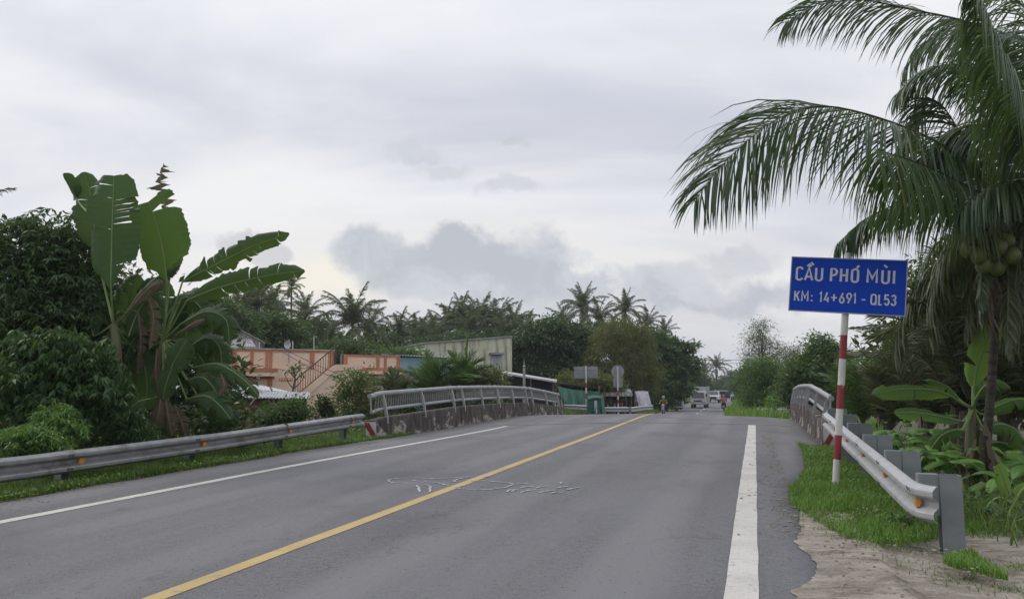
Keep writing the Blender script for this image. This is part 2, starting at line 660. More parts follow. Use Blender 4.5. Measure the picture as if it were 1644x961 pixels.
def frond_geo(C, L, n=60, w=.03, seed=0, droop=.5, lift=.15, segs=4, t0=.12, b0=68, b1=22, rr=.02, prof=(.5, .9, 1, .78, .4),
              side_hint=None, jit=.1, sides=(-1, 1), lifts=None, fade=0.0):
    """A feather palm frond along the curve C: rachis plus drooping leaflets on both sides."""
    rng = np.random.default_rng(seed)
    M = 50
    K = resample(C, M)
    Tn = nrm(np.gradient(K, axis=0))
    up = np.array((0, 0, 1.0))
    if side_hint is None:
        Sd = nrm(np.cross(Tn, up) + 1e-4)
    else:
        h = np.asarray(side_hint, float)
        if h.ndim == 2:        # the blade turns on its way from base to tip
            q_ = sst(.35, .7, np.linspace(0, 1, M))[:, None]
            h = h[0] * (1 - q_) + h[1] * q_
            h = (h - Tn * np.sum(Tn * h, 1)[:, None])
            Sd = nrm(h)
    if side_hint is not None and np.ndim(side_hint) == 1:
        Sd = nrm(h - Tn * (Tn @ h)[:, None])
    Vs, Qs, tin = [], [], []
    o = 0
    ts = np.linspace(0, 1, M)
    for sd in sides:
        if lifts:
            lift = lifts[0] if sd < 0 else lifts[1]
        t = np.clip(np.linspace(t0, 1, n) + rng.normal(0, .15 / n, n), t0, 1)
        pos = np.stack([np.interp(t, ts, K[:, k]) for k in range(3)], 1)
        T_ = nrm(np.stack([np.interp(t, ts, Tn[:, k]) for k in range(3)], 1))
        S_ = nrm(np.stack([np.interp(t, ts, Sd[:, k]) for k in range(3)], 1)) * sd
        N_ = np.cross(S_, T_) * sd
        b = np.radians(np.interp(t, [t0, 1], [b0, b1]) + rng.normal(0, 6, n))[:, None]
        d = nrm(S_ * np.sin(b) + T_ * np.cos(b) + N_ * (lift * (1 - fade * t) + rng.normal(0, jit, n))[:, None])
        ln = L * np.interp(t, [t0, .25, .5, .8, 1], prof) * rng.uniform(.86, 1.08, n)
        g = droop * rng.uniform(.7, 1.4, n)
        p = pos
        wd = nrm(T_ - d * np.sum(T_ * d, 1)[:, None] + N_ * rng.normal(0, .5, n)[:, None])
        tn = rng.uniform(0, 1, n)
        rows = []
        wp = [.6, 1, .95, .7, 0.06] if segs == 4 else ([.7, 1, .06] if segs == 2 else [.6, 1, .8, .06])
        for k in range(segs + 1):
            hw = (w / 2 * wp[k]) * np.ones(n)
            rows.append(p - wd * hw[:, None])
            rows.append(p + wd * hw[:, None])
            p = p + d * (ln / segs)[:, None]
            d = nrm(d + np.array((0, 0, -1.0)) * (g / segs * (1 + k * .35))[:, None])
            wd = nrm(wd - d * np.sum(wd * d, 1)[:, None])
        R_ = np.stack(rows, 1)
        Vs.append(R_.reshape(-1, 3))
        tin.append(np.repeat(tn, 2 * (segs + 1)))
        base = o + np.arange(n) * 2 * (segs + 1)
        for k in range(segs):
            Qs.append(np.stack([base + 2 * k, base + 2 * k + 1, base + 2 * k + 3, base + 2 * k + 2], 1))
        o += n * 2 * (segs + 1)
    # rachis
    m = 26
    K2 = resample(K[::2], m)
    T2 = nrm(np.gradient(K2, axis=0))
    S2 = nrm(np.cross(T2, up + .01))
    N2 = np.cross(S2, T2)
    r = np.interp(np.linspace(0, 1, m), [0, .15, 1], [rr * 1.6, rr, rr * .2])
    ring = []
    for k in range(5):
        a = 2 * math.pi * k / 5
        ring.append(K2 + (S2 * math.cos(a) * 1.2 + N2 * math.sin(a) * .8) * r[:, None])
    RR = np.stack(ring, 1).reshape(-1, 3)
    q = []
    for i in range(m - 1):
        for k in range(5):
            q.append((o + i * 5 + k, o + i * 5 + (k + 1) % 5, o + (i + 1) * 5 + (k + 1) % 5, o + (i + 1) * 5 + k))
    lam_q = np.vstack(Qs)
    return np.vstack(Vs + [RR]), np.vstack([lam_q, np.array(q)]), np.concatenate(tin + [np.full(len(RR), .5)]), \
        np.concatenate([np.zeros(len(lam_q), int), np.ones(len(q), int)])


def banana_blade(C, width, face, seed=0, fold=15, droop=25, tears=5, ragged=.04, n=44, cut=1.0, base=.06, torn=None, shred=0.0, gapmax=.35):
    """Banana leaf blade along the midrib C with its face turned toward `face`; torn along the side veins."""
    rng = np.random.default_rng(seed)
    K = resample(C, n)
    T_ = nrm(np.gradient(K, axis=0))
    gm = gapmax
    f = np.asarray(face, float)
    N_ = nrm(f - T_ * (T_ @ f)[:, None])
    S_ = np.cross(T_, N_)
    ts = np.linspace(0, 1, n)
    wprof = width / 2 * np.interp(ts, [0, base, .16, .3, .55, .8, .92, 1], [.05, .45, .82, .97, 1, .86 + (1 - cut) * .2, .58 + (1 - cut) * .7, .10 + (1 - cut) * 1.5])
    J = 6
    Vs, Qs, al, o = [], [], [], 0
    for sd in (-1, 1):
        if torn and sd in torn:
            tt = np.sort(np.array(torn[sd]))
        else:
            tt = np.sort(rng.uniform(.15, .95, tears))
        cuts = [0] + sorted(set(int(round(x * (n - 1))) for x in tt) - {0, n - 1}) + [n - 1]
        for c0, c1 in zip(cuts[:-1], cuts[1:]):
            if c1 <= c0:
                continue
            idx = np.arange(c0, c1 + 1)
            off = rng.normal(0, 10) if len(cuts) > 2 else 0
            sl = 1 - abs(rng.normal(0, ragged * 1.5))
            gap = (rng.uniform(.0, .10) if rng.uniform() < .7 else rng.uniform(.1, .35)) * gm / .35 + shred
            rows = []
            mid_i = (c0 + c1) / 2
            tw = rng.normal(0, 12) if len(cuts) > 3 else 0
            for j in range(J + 1):
                s = j / J
                a = np.radians(fold * (1 - s) - (droop + off) * s * s + tw * s * (idx - mid_i) / max(1, c1 - c0))
                rad = wprof[idx] * s * sl * (1 + rng.normal(0, ragged, len(idx)) * (1 if j == J else .1))
                rip = .012 * width * np.sin(idx * 2.4) * s
                # veins sweep forward
                fw = T_[idx] * (rad * .22)[:, None]
                shrink = (mid_i - idx) / (n - 1) * np.linalg.norm(K[-1] - K[0]) * gap * s * (1 if len(cuts) > 2 else 0)
                pt = K[idx] + S_[idx] * (sd * rad * np.cos(a))[:, None] + N_[idx] * (rad * np.sin(a) + rip)[:, None] + fw + T_[idx] * shrink[:, None]
                pt[:, 2] -= s * s * abs(rng.normal(0, .02)) * width
                rows.append(pt)
            m = len(idx)
            Vs.append(np.stack(rows, 1).reshape(-1, 3))
            al.append(np.repeat(ts[idx] * (1 if sd > 0 else 1.01), J + 1))
            for i in range(m - 1):
                for j in range(J):
                    a_ = o + i * (J + 1) + j
                    Qs.append((a_, a_ + 1, a_ + J + 2, a_ + J + 1))
            o += m * (J + 1)
    return np.vstack(Vs), np.array(Qs), np.concatenate(al)


def crown_geo(blobs, ncl, lpc, L, Wd, cr, seed=0, droop=.3, shell=.45, palmate=0, flat=.75, out=.5, var=.35):
    """Leaf-sized faces in clumps spread through a set of ellipsoids (x, y, z, rx, ry, rz)."""
    rng = np.random.default_rng(seed)
    B = np.asarray(blobs, float)
    wts = (B[:, 3] * B[:, 4] * B[:, 5]) ** (2 / 3)
    bi = rng.choice(len(B), ncl, p=wts / wts.sum())
    u = nrm(rng.normal(size=(ncl, 3)))
    r = 1 - shell * rng.uniform(0, 1, ncl) ** 1.4
    r = np.where(rng.uniform(0, 1, ncl) < .14, rng.uniform(1.0, 1.14, ncl), r)
    cc = B[bi, :3] + u * B[bi, 3:6] * r[:, None]
    tcl = rng.uniform(0, 1, ncl)
    csz = cr * rng.uniform(.6, 1.4, ncl)
    n = ncl * lpc
    ci = np.repeat(np.arange(ncl), lpc)
    off = rng.normal(size=(n, 3)) * (csz[ci])[:, None] * np.array((1, 1, flat)) * .6
    c = cc[ci] + off
    d = nrm(off / cr * .6 + rng.normal(size=(n, 3)) * .6 + u[ci] * out + np.array((0, 0, -droop)))
    if palmate:
        c = np.repeat(c, palmate, 0)
        az = np.tile(np.arange(palmate) * 2 * math.pi / palmate, n) + np.repeat(rng.uniform(0, 6, n), palmate)
        el = rng.uniform(-.9, .15, n * palmate) - droop
        d = np.stack([np.cos(az) * np.cos(el), np.sin(az) * np.cos(el), np.sin(el)], 1)
        ci = np.repeat(ci, palmate)
        n = n * palmate
    side = nrm(np.cross(d, nrm(rng.normal(size=(n, 3)) * .7 + np.array((0, 0, 1.0)))))
    nn = np.cross(side, d)
    ln = (L * rng.uniform(1 - var, 1 + var, n))[:, None]
    wd = ln * (Wd / L)
    bend = rng.uniform(.0, .18, n)[:, None]
    V_ = np.stack([c, c + d * ln * .45 + side * wd * .5 + nn * ln * .04, c + d * ln - nn * ln * bend, c + d * ln * .45 - side * wd * .5 + nn * ln * .04], 1).reshape(-1, 3)
    Q_ = np.arange(n * 4).reshape(-1, 4)
    tint = np.repeat(np.clip(tcl[ci] * .55 + rng.uniform(0, .45, n), 0, 1), 4)
    return V_, Q_, tint, cc


def blades_geo(X, Y, Z, h, w, seed=0, lean=.5):
    """Grass blades at the given points."""
    rng = np.random.default_rng(seed)
    n = len(X)
    az = rng.uniform(0, 2 * math.pi, n)
    h = h * rng.uniform(.55, 1.35, n)
    ln = lean * rng.uniform(.1, 1.2, n) * h
    sd = np.stack([np.cos(az), np.sin(az), np.zeros(n)], 1)
    fw = np.stack([-np.sin(az), np.cos(az), np.zeros(n)], 1)
    b = np.stack([X, Y, Z - .01], 1)
    up = np.array((0, 0, 1.0))
    hw = (w * rng.uniform(.6, 1.3, n) / 2)[:, None]
    m = b + up * (h * .6)[:, None] + fw * (ln * .35)[:, None]
    t = b + up * h[:, None] + fw * ln[:, None]
    V_ = np.stack([b - sd * hw, b + sd * hw, m + sd * hw * .75, m - sd * hw * .75, t], 1).reshape(-1, 3)
    i = np.arange(n) * 5
    return V_, np.stack([i, i + 1, i + 2, i + 3], 1), np.stack([i + 3, i + 2, i + 4], 1), np.repeat(rng.uniform(0, 1, n), 5)


def inpoly(X, Y, poly):
    c = np.zeros(len(X), bool)
    n = len(poly)
    for i in range(n):
        x0, y0 = poly[i][0], poly[i][1]
        x1, y1 = poly[(i + 1) % n][0], poly[(i + 1) % n][1]
        k = ((y0 > Y) != (y1 > Y)) & (X < (x1 - x0) * (Y - y0) / (y1 - y0 + 1e-12) + x0)
        c ^= k
    return c

# ------------------------------------------------------------------ shared materials
def asphalt_mat():
    m, t, b = nodes_of('asphalt')
    co = t.nodes.new('ShaderNodeTexCoord').outputs['Object']
    fine = tnoise(t, co, 95, 3, .75)
    c = tmix(t, tramp(t, fine, .34, .68), (.068, .068, .074), (.198, .197, .207))
    mid = tnoise(t, co, 17, 6, .72)
    c = tmix(t, tmath(t, 'MULTIPLY', tramp(t, mid, .42, .70), .55), c, (.195, .195, .204))
    # long patches of wear along the driving direction, polished wheel tracks
    long_ = tnoise(t, co, .55, 6, .6, (1.6, .14, 1))
    c = tmix(t, tmath(t, 'MULTIPLY', tramp(t, long_, .40, .66), .55), c, (.188, .187, .197))
    sx = t.nodes.new('ShaderNodeSeparateXYZ')
    t.links.new(co, sx.inputs[0])
    wob = tmath(t, 'MULTIPLY', tmath(t, 'SUBTRACT', tnoise(t, co, .6, 4, .5, (1, .3, 1)), .5), .9)
    lane = tmath(t, 'COSINE', tmath(t, 'MULTIPLY', tmath(t, 'ADD', tmath(t, 'ADD', sx.outputs[0], wob), .95), 3.49))
    c = tmix(t, tmath(t, 'MULTIPLY', tramp(t, lane, .2, 1.0), .40), c, (.215, .213, .221))
    pat = tnoise(t, co, .33, 5, .55)
    c = tmix(t, tmath(t, 'MULTIPLY', tramp(t, pat, .5, .68), .55), c, (.100, .097, .108))
    # single pale chips and dark pits
    sp = t.nodes.new('ShaderNodeTexVoronoi')
    sp.inputs['Scale'].default_value = 34
    t.links.new(co, sp.inputs['Vector'])
    c = tmix(t, tmath(t, 'MULTIPLY', tramp(t, sp.outputs['Distance'], .17, .10), .5), c, (.27, .265, .26))
    pit = t.nodes.new('ShaderNodeTexVoronoi')
    pit.inputs['Scale'].default_value = 11
    t.links.new(co, pit.inputs['Vector'])
    c = tmix(t, tmath(t, 'MULTIPLY', tramp(t, pit.outputs['Distance'], .16, .08), .6), c, (.055, .053, .055))
    # hairline cracks in a few places
    ck = t.nodes.new('ShaderNodeTexVoronoi')
    ck.feature = 'DISTANCE_TO_EDGE'
    ck.inputs['Scale'].default_value = .55
    wv = t.nodes.new('ShaderNodeVectorMath')
    wv.operation = 'ADD'
    nz_ = t.nodes.new('ShaderNodeTexNoise')
    nz_.inputs['Scale'].default_value = 2.2
    nz_.inputs['Detail'].default_value = 7
    t.links.new(co, nz_.inputs['Vector'])
    t.links.new(co, wv.inputs[0])
    t.links.new(nz_.outputs['Color'], wv.inputs[1])
    t.links.new(wv.outputs[0], ck.inputs['Vector'])
    crack = tmath(t, 'MULTIPLY', tramp(t, ck.outputs['Distance'], .012, .003), tramp(t, tnoise(t, co, .5, 3, .5), .50, .60))
    c = tmix(t, tmath(t, 'MULTIPLY', crack, .3), c, (.045, .043, .045))
    # oil and water stains
    st = tnoise(t, co, 1.5, 7, .7, (1.3, .6, 1))
    c = tmix(t, tmath(t, 'MULTIPLY', tramp(t, st, .58, .70), .38), c, (.080, .078, .083))
    # dusty shoulders
    dn = tmath(t, 'MULTIPLY', tmath(t, 'SUBTRACT', tnoise(t, co, 2.5, 6, .65), .5), 1.6)
    xr_ = tmath(t, 'ADD', sx.outputs[0], dn)
    c = tmix(t, tmath(t, 'MULTIPLY', tramp(t, xr_, .35, 1.6), .55), c, (.150, .140, .125))
    c = tmix(t, tmath(t, 'MULTIPLY', tramp(t, xr_, -8.0, -9.0), .55), c, (.19, .18, .16))
    t.links.new(c, b.inputs['Base Color'])
    b.inputs['Roughness'].default_value = .88
    b.inputs['Specular IOR Level'].default_value = .3
    h = tmath(t, 'ADD', fine, tmath(t, 'MULTIPLY', mid, 1.2))
    tbump(t, b, h, .006, .9)
    return m


def paint_mat(name, c1, c2):
    m, t, b = nodes_of(name)
    co = t.nodes.new('ShaderNodeTexCoord').outputs['Object']
    c = tmix(t, tramp(t, tnoise(t, co, 1.3, 6, .6), .35, .7), c1, c2)
    c = tmix(t, tmath(t, 'MULTIPLY', tramp(t, tnoise(t, co, 75, 4, .75), .52, .66), .6), c, (.22, .21, .20))
    c = tmix(t, tmath(t, 'MULTIPLY', tramp(t, tnoise(t, co, 7, 8, .75), .57, .66), .75), c, (.20, .19, .185))
    c = tmix(t, tmath(t, 'MULTIPLY', tramp(t, tnoise(t, co, 2.2, 7, .7, (.5, 1.4, 1)), .55, .70), .4), c, (.25, .235, .22))
    t.links.new(c, b.inputs['Base Color'])
    b.inputs['Roughness'].default_value = .75
    tbump(t, b, tnoise(t, co, 95, 3, .75), .003, .7)
    return m


M_ASPH = asphalt_mat()
M_WLINE = paint_mat('white_road_paint', (.56, .54, .50), (.47, .45, .42))
M_YLINE = paint_mat('yellow_road_paint', (.50, .36, .135), (.40, .29, .12))
M_CHALK = pm('chalk', (.48, .48, .50), (.24, .24, .25), 14, .35, .65, .9)
M_JOINT = pm('joint_mortar', (.24, .235, .23), (.16, .155, .15), 5, .4, .6, .9)
M_SOIL = pm('soil', (.055, .062, .026), (.085, .068, .042), 1.6, .4, .62, .95, bump=.02, bscale=18, c3=(.03, .045, .015), s3=.5)
M_GALV = pm('galvanised_steel', (.37, .38, .39), (.43, .44, .44), 9, .3, .7, .5, .3, bump=.0003, bscale=80, c3=(.33, .33, .32), s3=3, lo3=.55, hi3=.75)
M_GALV_D = pm('dark_grey_steel', (.24, .245, .255), (.33, .335, .34), 6, .3, .7, .46, .55, c3=(.16, .155, .15), s3=2.2, lo3=.5, hi3=.72)  # darker grey than the galvanised steel, with random darker patches
M_POST = pm('grey_painted_steel', (.17, .19, .195), (.215, .23, .235), 5, .3, .7, .6, .1, c3=(.12, .125, .115), s3=4, lo3=.58, hi3=.75)
M_ORANGE = pm('orange_reflector', (.62, .25, .02), (.50, .19, .02), 30, rough=.3)
M_DARK = pm('dark_rubber', (.018, .018, .019), (.03, .03, .03), 20, rough=.7)
M_BOLT = pm('dark_slot', (.05, .05, .05), (.09, .085, .08), 40, rough=.6)
M_RAILP = pm('grey_rail_paint', (.28, .29, .30), (.36, .365, .37), 4, .3, .7, .55, .15, c3=(.20, .195, .185), s3=3, lo3=.55, hi3=.75)
M_RED = pm('red_paint', (.27, .030, .040), (.20, .03, .035), 8, .35, .65, .6, c3=(.36, .22, .2), s3=9, lo3=.62, hi3=.72)
M_REDB = pm('fresh_red_paint', (.42, .05, .035), (.34, .05, .04), 8, rough=.6)
M_WHITE = pm('white_paint', (.58, .57, .54), (.48, .47, .44), 5, .35, .65, .6, c3=(.36, .34, .30), s3=7, lo3=.6, hi3=.75)
M_BLUE = pm('blue_sign_sheeting', (.007, .060, .47), (.006, .050, .42), 2, .3, .7, .55, spec=.15)
M_LETTER = pm('silver_lettering', (.60, .62, .66), (.52, .54, .58), 12, rough=.5)
M_FRAME = pm('sign_edge', (.34, .37, .46), (.28, .31, .40), 8, rough=.5)
M_SIGNBACK = pm('sign_back', (.20, .215, .235), (.26, .27, .29), 4, rough=.55, metal=.2)


def moss_concrete():
    m, t, b = nodes_of('mossy_concrete')
    co = t.nodes.new('ShaderNodeTexCoord').outputs['Object']
    c = tmix(t, tramp(t, tnoise(t, co, 3, 6, .65), .35, .65), (.062, .052, .046), (.115, .10, .088))
    # rain streaks, black algae
    s1 = tnoise(t, co, 2.2, 6, .65, (1, 3.2, .5))
    c = tmix(t, tramp(t, s1, .44, .60), c, (.034, .028, .027))
    # pale patches where splashing has peeled the skin, mostly along the foot
    sx = t.nodes.new('ShaderNodeSeparateXYZ')
    t.links.new(co, sx.inputs[0])
    s2 = tmath(t, 'ADD', tnoise(t, co, 1.5, 9, .74, (1, 1.0, 1.5)), tmath(t, 'MULTIPLY', tmath(t, 'SUBTRACT', .26, sx.outputs[2]), .20))
    c = tmix(t, tramp(t, s2, .545, .60), c, (.35, .32, .275))
    c = tmix(t, tmath(t, 'MULTIPLY', tramp(t, tnoise(t, co, 9, 8, .75), .5, .68), .5), c, (.06, .05, .045))
    t.links.new(c, b.inputs['Base Color'])
    b.inputs['Roughness'].default_value = .92
    tbump(t, b, tnoise(t, co, 16, 6, .7), .03, .7)
    return m


M_CONC = moss_concrete()


def dirt_mat():
    m, t, b = nodes_of('dry_dirt')
    co = t.nodes.new('ShaderNodeTexCoord').outputs['Object']
    mp = t.nodes.new('ShaderNodeMapping')
    mp.inputs['Rotation'].default_value = (0, 0, math.radians(-20))
    t.links.new(co, mp.inputs[0])
    v = mp.outputs[0]
    c = tmix(t, tramp(t, tnoise(t, v, 2.4, 9, .72, (.8, 1.5, 1)), .38, .62), (.225, .195, .158), (.375, .335, .285))
    c = tmix(t, tmath(t, 'MULTIPLY', tramp(t, tnoise(t, v, 2.6, 9, .72, (.7, 1.7, 1)), .50, .60), .7), c, (.115, .088, .066))
    c = tmix(t, tmath(t, 'MULTIPLY', tramp(t, tnoise(t, v, 55, 4, .75), .48, .70), .6), c, (.44, .40, .35))
    c = tmix(t, tmath(t, 'MULTIPLY', tramp(t, tnoise(t, v, 26, 7, .75), .55, .64), .7), c, (.095, .076, .058))
    pb = t.nodes.new('ShaderNodeTexVoronoi')
    pb.inputs['Scale'].default_value = 26
    t.links.new(co, pb.inputs['Vector'])
    c = tmix(t, tmath(t, 'MULTIPLY', tramp(t, pb.outputs['Distance'], .22, .12), .6), c, (.30, .28, .25))
    t.links.new(c, b.inputs['Base Color'])
    b.inputs['Roughness'].default_value = .95
    tbump(t, b, tmath(t, 'ADD', tnoise(t, v, 38, 7, .75), tmath(t, 'MULTIPLY', tnoise(t, v, 6, 7, .7, (.9, 1.3, 1)), .8)), .022, .8)
    return m


M_DIRT = dirt_mat()

# ------------------------------------------------------------------ ground, water, road
def axis(parts):
    out = []
    for a, b, s in parts:
        out += list(np.arange(a, b, s))
    return np.array(out + [parts[-1][1]])


def grid_faces(ny, nx, keep=None):
    i = np.arange((ny - 1) * nx).reshape(ny - 1, nx)[:, :-1]
    q = np.stack([i, i + 1, i + nx + 1, i + nx], -1)
    return q[keep] if keep is not None else q.reshape(-1, 4)


gx = axis([(-1500, -200, 100), (-200, -60, 10), (-60, -20, 2), (-20, 12, .4), (12, 40, 2), (40, 200, 10), (200, 1500, 100)])
gy = axis([(-60, -4, 2), (-4, 45, .4), (45, 90, 1.5), (90, 400, 10), (400, 2600, 100)])
GX, GY = np.meshgrid(gx, gy)
GZ = ground_z(GX, GY)
o = npobj('ground', np.stack([GX, GY, GZ], -1).reshape(-1, 3), grid_faces(len(gy), len(gx)), mats=[M_SOIL], smooth=True)
tag(o, kind='structure')

M_WATER = pm('canal_water', (.05, .05, .03), (.07, .065, .04), .5, rough=.08, bump=.02, bscale=3)
c4 = [RV * -60 + FV * 25.5, RV * 45 + FV * 25.5, RV * 45 + FV * 34.5, RV * -60 + FV * 34.5]
o = npobj('canal', [(p[0], p[1], -2.3) for p in c4], [(0, 1, 2, 3)], mats=[M_WATER])
tag(o, kind='structure')

rng = np.random.default_rng(5)
ry = axis([(-8, 45, .2), (45, 90, .5), (90, 340, 2.5)])


def edge_noise(y, seed, amp):
    r = np.random.default_rng(seed)
    return amp * (np.interp(y, np.arange(-20, 400, .35), r.normal(size=1200)) * .6 + np.interp(y, np.arange(-20, 400, 1.3), r.normal(size=324)))


xl = np.interp(ry, [-8, 8, 16, 18.5, 39, 50, 70, 340], [-8.6, -8.65, -8.9, -9.15, -9.15, -8.6, -7.7, -7.2]) + xshift(ry) * (ry > 60) + \
    edge_noise(ry, 1, .05) * ((ry < 18) | (ry > 40))
xr_e = np.interp(ry, [-8, 6, 9.5, 11.5, 13.5, 16.5, 19, 20, 37, 42, 55, 70, 340], [.62, .55, .50, .52, .95, 1.02, 1.15, 1.7, 1.7, 1.6, .4, -.85, -.6]) + \
    xshift(ry) * (ry > 60) + edge_noise(ry, 2, .05) * ((ry < 19) | (ry > 40))
nxr = 30
tx = np.linspace(0, 1, nxr)
RX = xl[:, None] * (1 - tx) + xr_e[:, None] * tx
RY = np.repeat(ry[:, None], nxr, 1)
RZ = road_z(RX, RY)
V_ = np.stack([RX, RY, RZ], -1)
# thickness along both edges so the asphalt has a lip
lip = V_.copy()
V_ = np.concatenate([V_[:, :1] - np.array((0.02, 0, .12)), V_, V_[:, -1:] + np.array((.02, 0, -.12))], 1)
road = npobj('road', V_.reshape(-1, 3), grid_faces(len(ry), nxr + 2), mats=[M_ASPH], smooth=False)
tag(road, kind='structure')


def road_strip(name, x0, x1, y0, y1, mat, dz=.004, step=.25, jx=0.0, seed=0, parent=None, skew=0.0):
    y = np.arange(y0, y1 + 1e-6, step)
    r = np.random.default_rng(seed)
    sm = np.array((.25, .5, .25))
    a = x0 + np.convolve(r.normal(0, jx, len(y) + 2), sm, 'valid')
    b = x1 + np.convolve(r.normal(0, jx, len(y) + 2), sm, 'valid')
    a, b = a + xshift(y) + skew * y, b + xshift(y) + skew * y
    q = np.linspace(0, 1, 4)
    X = a[:, None] * (1 - q) + b[:, None] * q
    Y = np.repeat(y[:, None], 4, 1)
    Vv = np.stack([X, Y, road_z(X, Y) + dz], -1)
    return npobj(name, Vv.reshape(-1, 3), grid_faces(len(y), 4), mats=[mat], parent=parent)


road_strip('edge_line', -.245, -.025, -6, 26.15, M_WLINE, jx=.004, seed=1, parent=road, skew=.0055)
road_strip('edge_line', -7.47, -7.31, -6, 23.95, M_WLINE, jx=.004, seed=2, parent=road)
road_strip('centre_line', -3.91, -3.76, -6, 36, M_YLINE, jx=.003, seed=3, parent=road)
for y0 in (66, 74, 82, 90, 98, 106):
    road_strip('centre_dash', -3.95, -3.8, y0, y0 + 3.5, M_WLINE, parent=road)
# expansion joints of the skewed deck
for dj, w in ((25.2, .22), (34.2, .22)):
    q = np.linspace(-9.1, 1.55, 30)
    Yc = (dj + ST * q) / CT
    Vv = np.stack([np.concatenate([q, q]), np.concatenate([Yc, Yc + w]), np.zeros(60)], 1)
    Vv[:, 2] = road_z(Vv[:, 0], Vv[:, 1]) + .008
    npobj('expansion_joint', Vv, [(i, i + 1, i + 31, i + 30) for i in range(29)], mats=[M_JOINT], parent=road)

# chalk drawing of two fish-like outlines across the yellow line
CH = [[(440, 130), (360, 124), (280, 122), (160, 128), (120, 134), (103, 143), (130, 156), (190, 161), (250, 163)],
      [(370, 152), (420, 154), (470, 160), (545, 178)], [(440, 131), (520, 126), (600, 121), (720, 111)],
      [(312, 176), (330, 195), (333, 226)], [(360, 172), (408, 180), (415, 203), (408, 230)],
      [(690, 116), (640, 128), (605, 138), (594, 148), (615, 152)],
      [(598, 190), (625, 202), (680, 208), (760, 212), (860, 207), (930, 198), (980, 190), (1020, 173), (1075, 168), (1132, 163)],
      [(650, 183), (625, 188), (600, 194)], [(720, 146), (800, 146), (870, 150), (950, 157), (1030, 167)],
      [(786, 183), (818, 185)], [(286, 141), (306, 145)],
      [(1075, 199), (1110, 190), (1170, 188)], [(972, 226), (1000, 214), (1062, 210)], [(1012, 222), (1030, 214)], [(1085, 231), (1120, 219), (1188, 210)],
      [(1195, 197), (1230, 190), (1270, 186)], [(1212, 232), (1262, 224), (1330, 214)], [(1345, 201), (1380, 192), (1425, 186)],
      [(1298, 236), (1340, 231), (1392, 231)], [(1415, 212), (1450, 204), (1512, 194)], [(1368, 158), (1378, 168)], [(860, 110), (800, 118)]]
Vc, Qc = [], []
for k, ln in enumerate(CH):
    pts = []
    for (a, b) in ln:
        p = ground_at(600 + a / 4.567, 740 + b / 4.567)
        pts.append((p[0], p[1], 0))
    K = resample(pts, 4 * len(pts))
    K[:, :2] += np.random.default_rng(k).normal(0, .008, (len(K), 2))
    T_ = nrm(np.gradient(K, axis=0))
    Nn = np.stack([-T_[:, 1], T_[:, 0], 0 * T_[:, 0]], 1)
    w = .014 * np.random.default_rng(k + 50).uniform(.7, 1.5, len(K))[:, None]
    for s in (-1, 1):
        q = K + Nn * w * s
        q[:, 2] = road_z(q[:, 0], q[:, 1]) + .0062 + .0002 * k
        Vc.append(q)
    o0 = sum(len(v) for v in Vc) - 2 * len(K)
    Qc += [(o0 + i, o0 + i + 1, o0 + len(K) + i + 1, o0 + len(K) + i) for i in range(len(K) - 1)]
o = npobj('chalk_drawing', np.vstack(Vc), Qc, mats=[M_CHALK])
tag(o, 'white chalk drawing of two fish outlines with scribbles across the yellow line', 'drawing', kind='structure')

# ------------------------------------------------------------------ dirt spill and verge outlines on the right
grass_px = [(1276, 711), (1286, 722), (1290, 738), (1292, 757), (1284, 772), (1268, 786), (1266, 800), (1274, 818), (1300, 836), (1326, 852),
            (1352, 868), (1392, 882), (1440, 891), (1482, 894), (1506, 890)]
GP = [ground_at(*p)[:2] for p in grass_px]
GP += [ground_at(1530, 866)[:2], ground_at(1580, 872)[:2], ground_at(1644, 866)[:2], ground_at(1800, 858)[:2]]
grass_poly = GP + [(9, 9), (9, 19), (2.0, 21.5), (1.75, 20.0), (1.35, 18.9)]
patch_px = [(1514, 919), (1530, 908), (1560, 903), (1600, 905), (1660, 908), (1760, 920), (1800, 990), (1700, 975), (1644, 955), (1600, 948), (1560, 936), (1530, 927)]
patch_poly = [ground_at(p[0], p[1] + 10)[:2] for p in patch_px]

dirt_edge_px = [(1284, 826), (1281, 846), (1279, 862), (1284, 872), (1288, 884), (1296, 892), (1303, 908), (1311, 926), (1304, 934), (1290, 942), (1287, 961), (1300, 990), (1290, 1040)]
DE = np.array([ground_at(*p)[:2] for p in dirt_edge_px])
DE = DE[np.argsort(DE[:, 1])]
dy = np.arange(DE[0, 1] - 2.5, DE[-1, 1] + .1, .03)
dl = np.interp(dy, DE[:, 1], DE[:, 0])
r = np.random.default_rng(9)
dl = dl + np.interp(dy, np.arange(-5, 20, .13), r.standard_t(3, 193) * .008) + np.interp(dy, np.arange(-5, 20, .57), r.normal(0, .04, 44)) + r.normal(0, .005, len(dy))
nd = 40
td = np.linspace(0, 1, nd) ** 1.5
DX = dl[:, None] * (1 - td) + 6.0 * td
DY = np.repeat(dy[:, None], nd, 1)
DZ = np.maximum(ground_z(DX, DY) + .014 + .03 * sst(.9, 1.4, DX), np.where(DX < 1.0, road_z(DX, DY) + .006, -9))
DZ += np.random.default_rng(21).normal(0, .004, DX.shape) * np.clip((DX - .5), 0, 1)
o = npobj('dirt_track', np.stack([DX, DY, DZ], -1).reshape(-1, 3), grid_faces(len(dy), nd), mats=[M_DIRT])
tag(o, kind='structure')

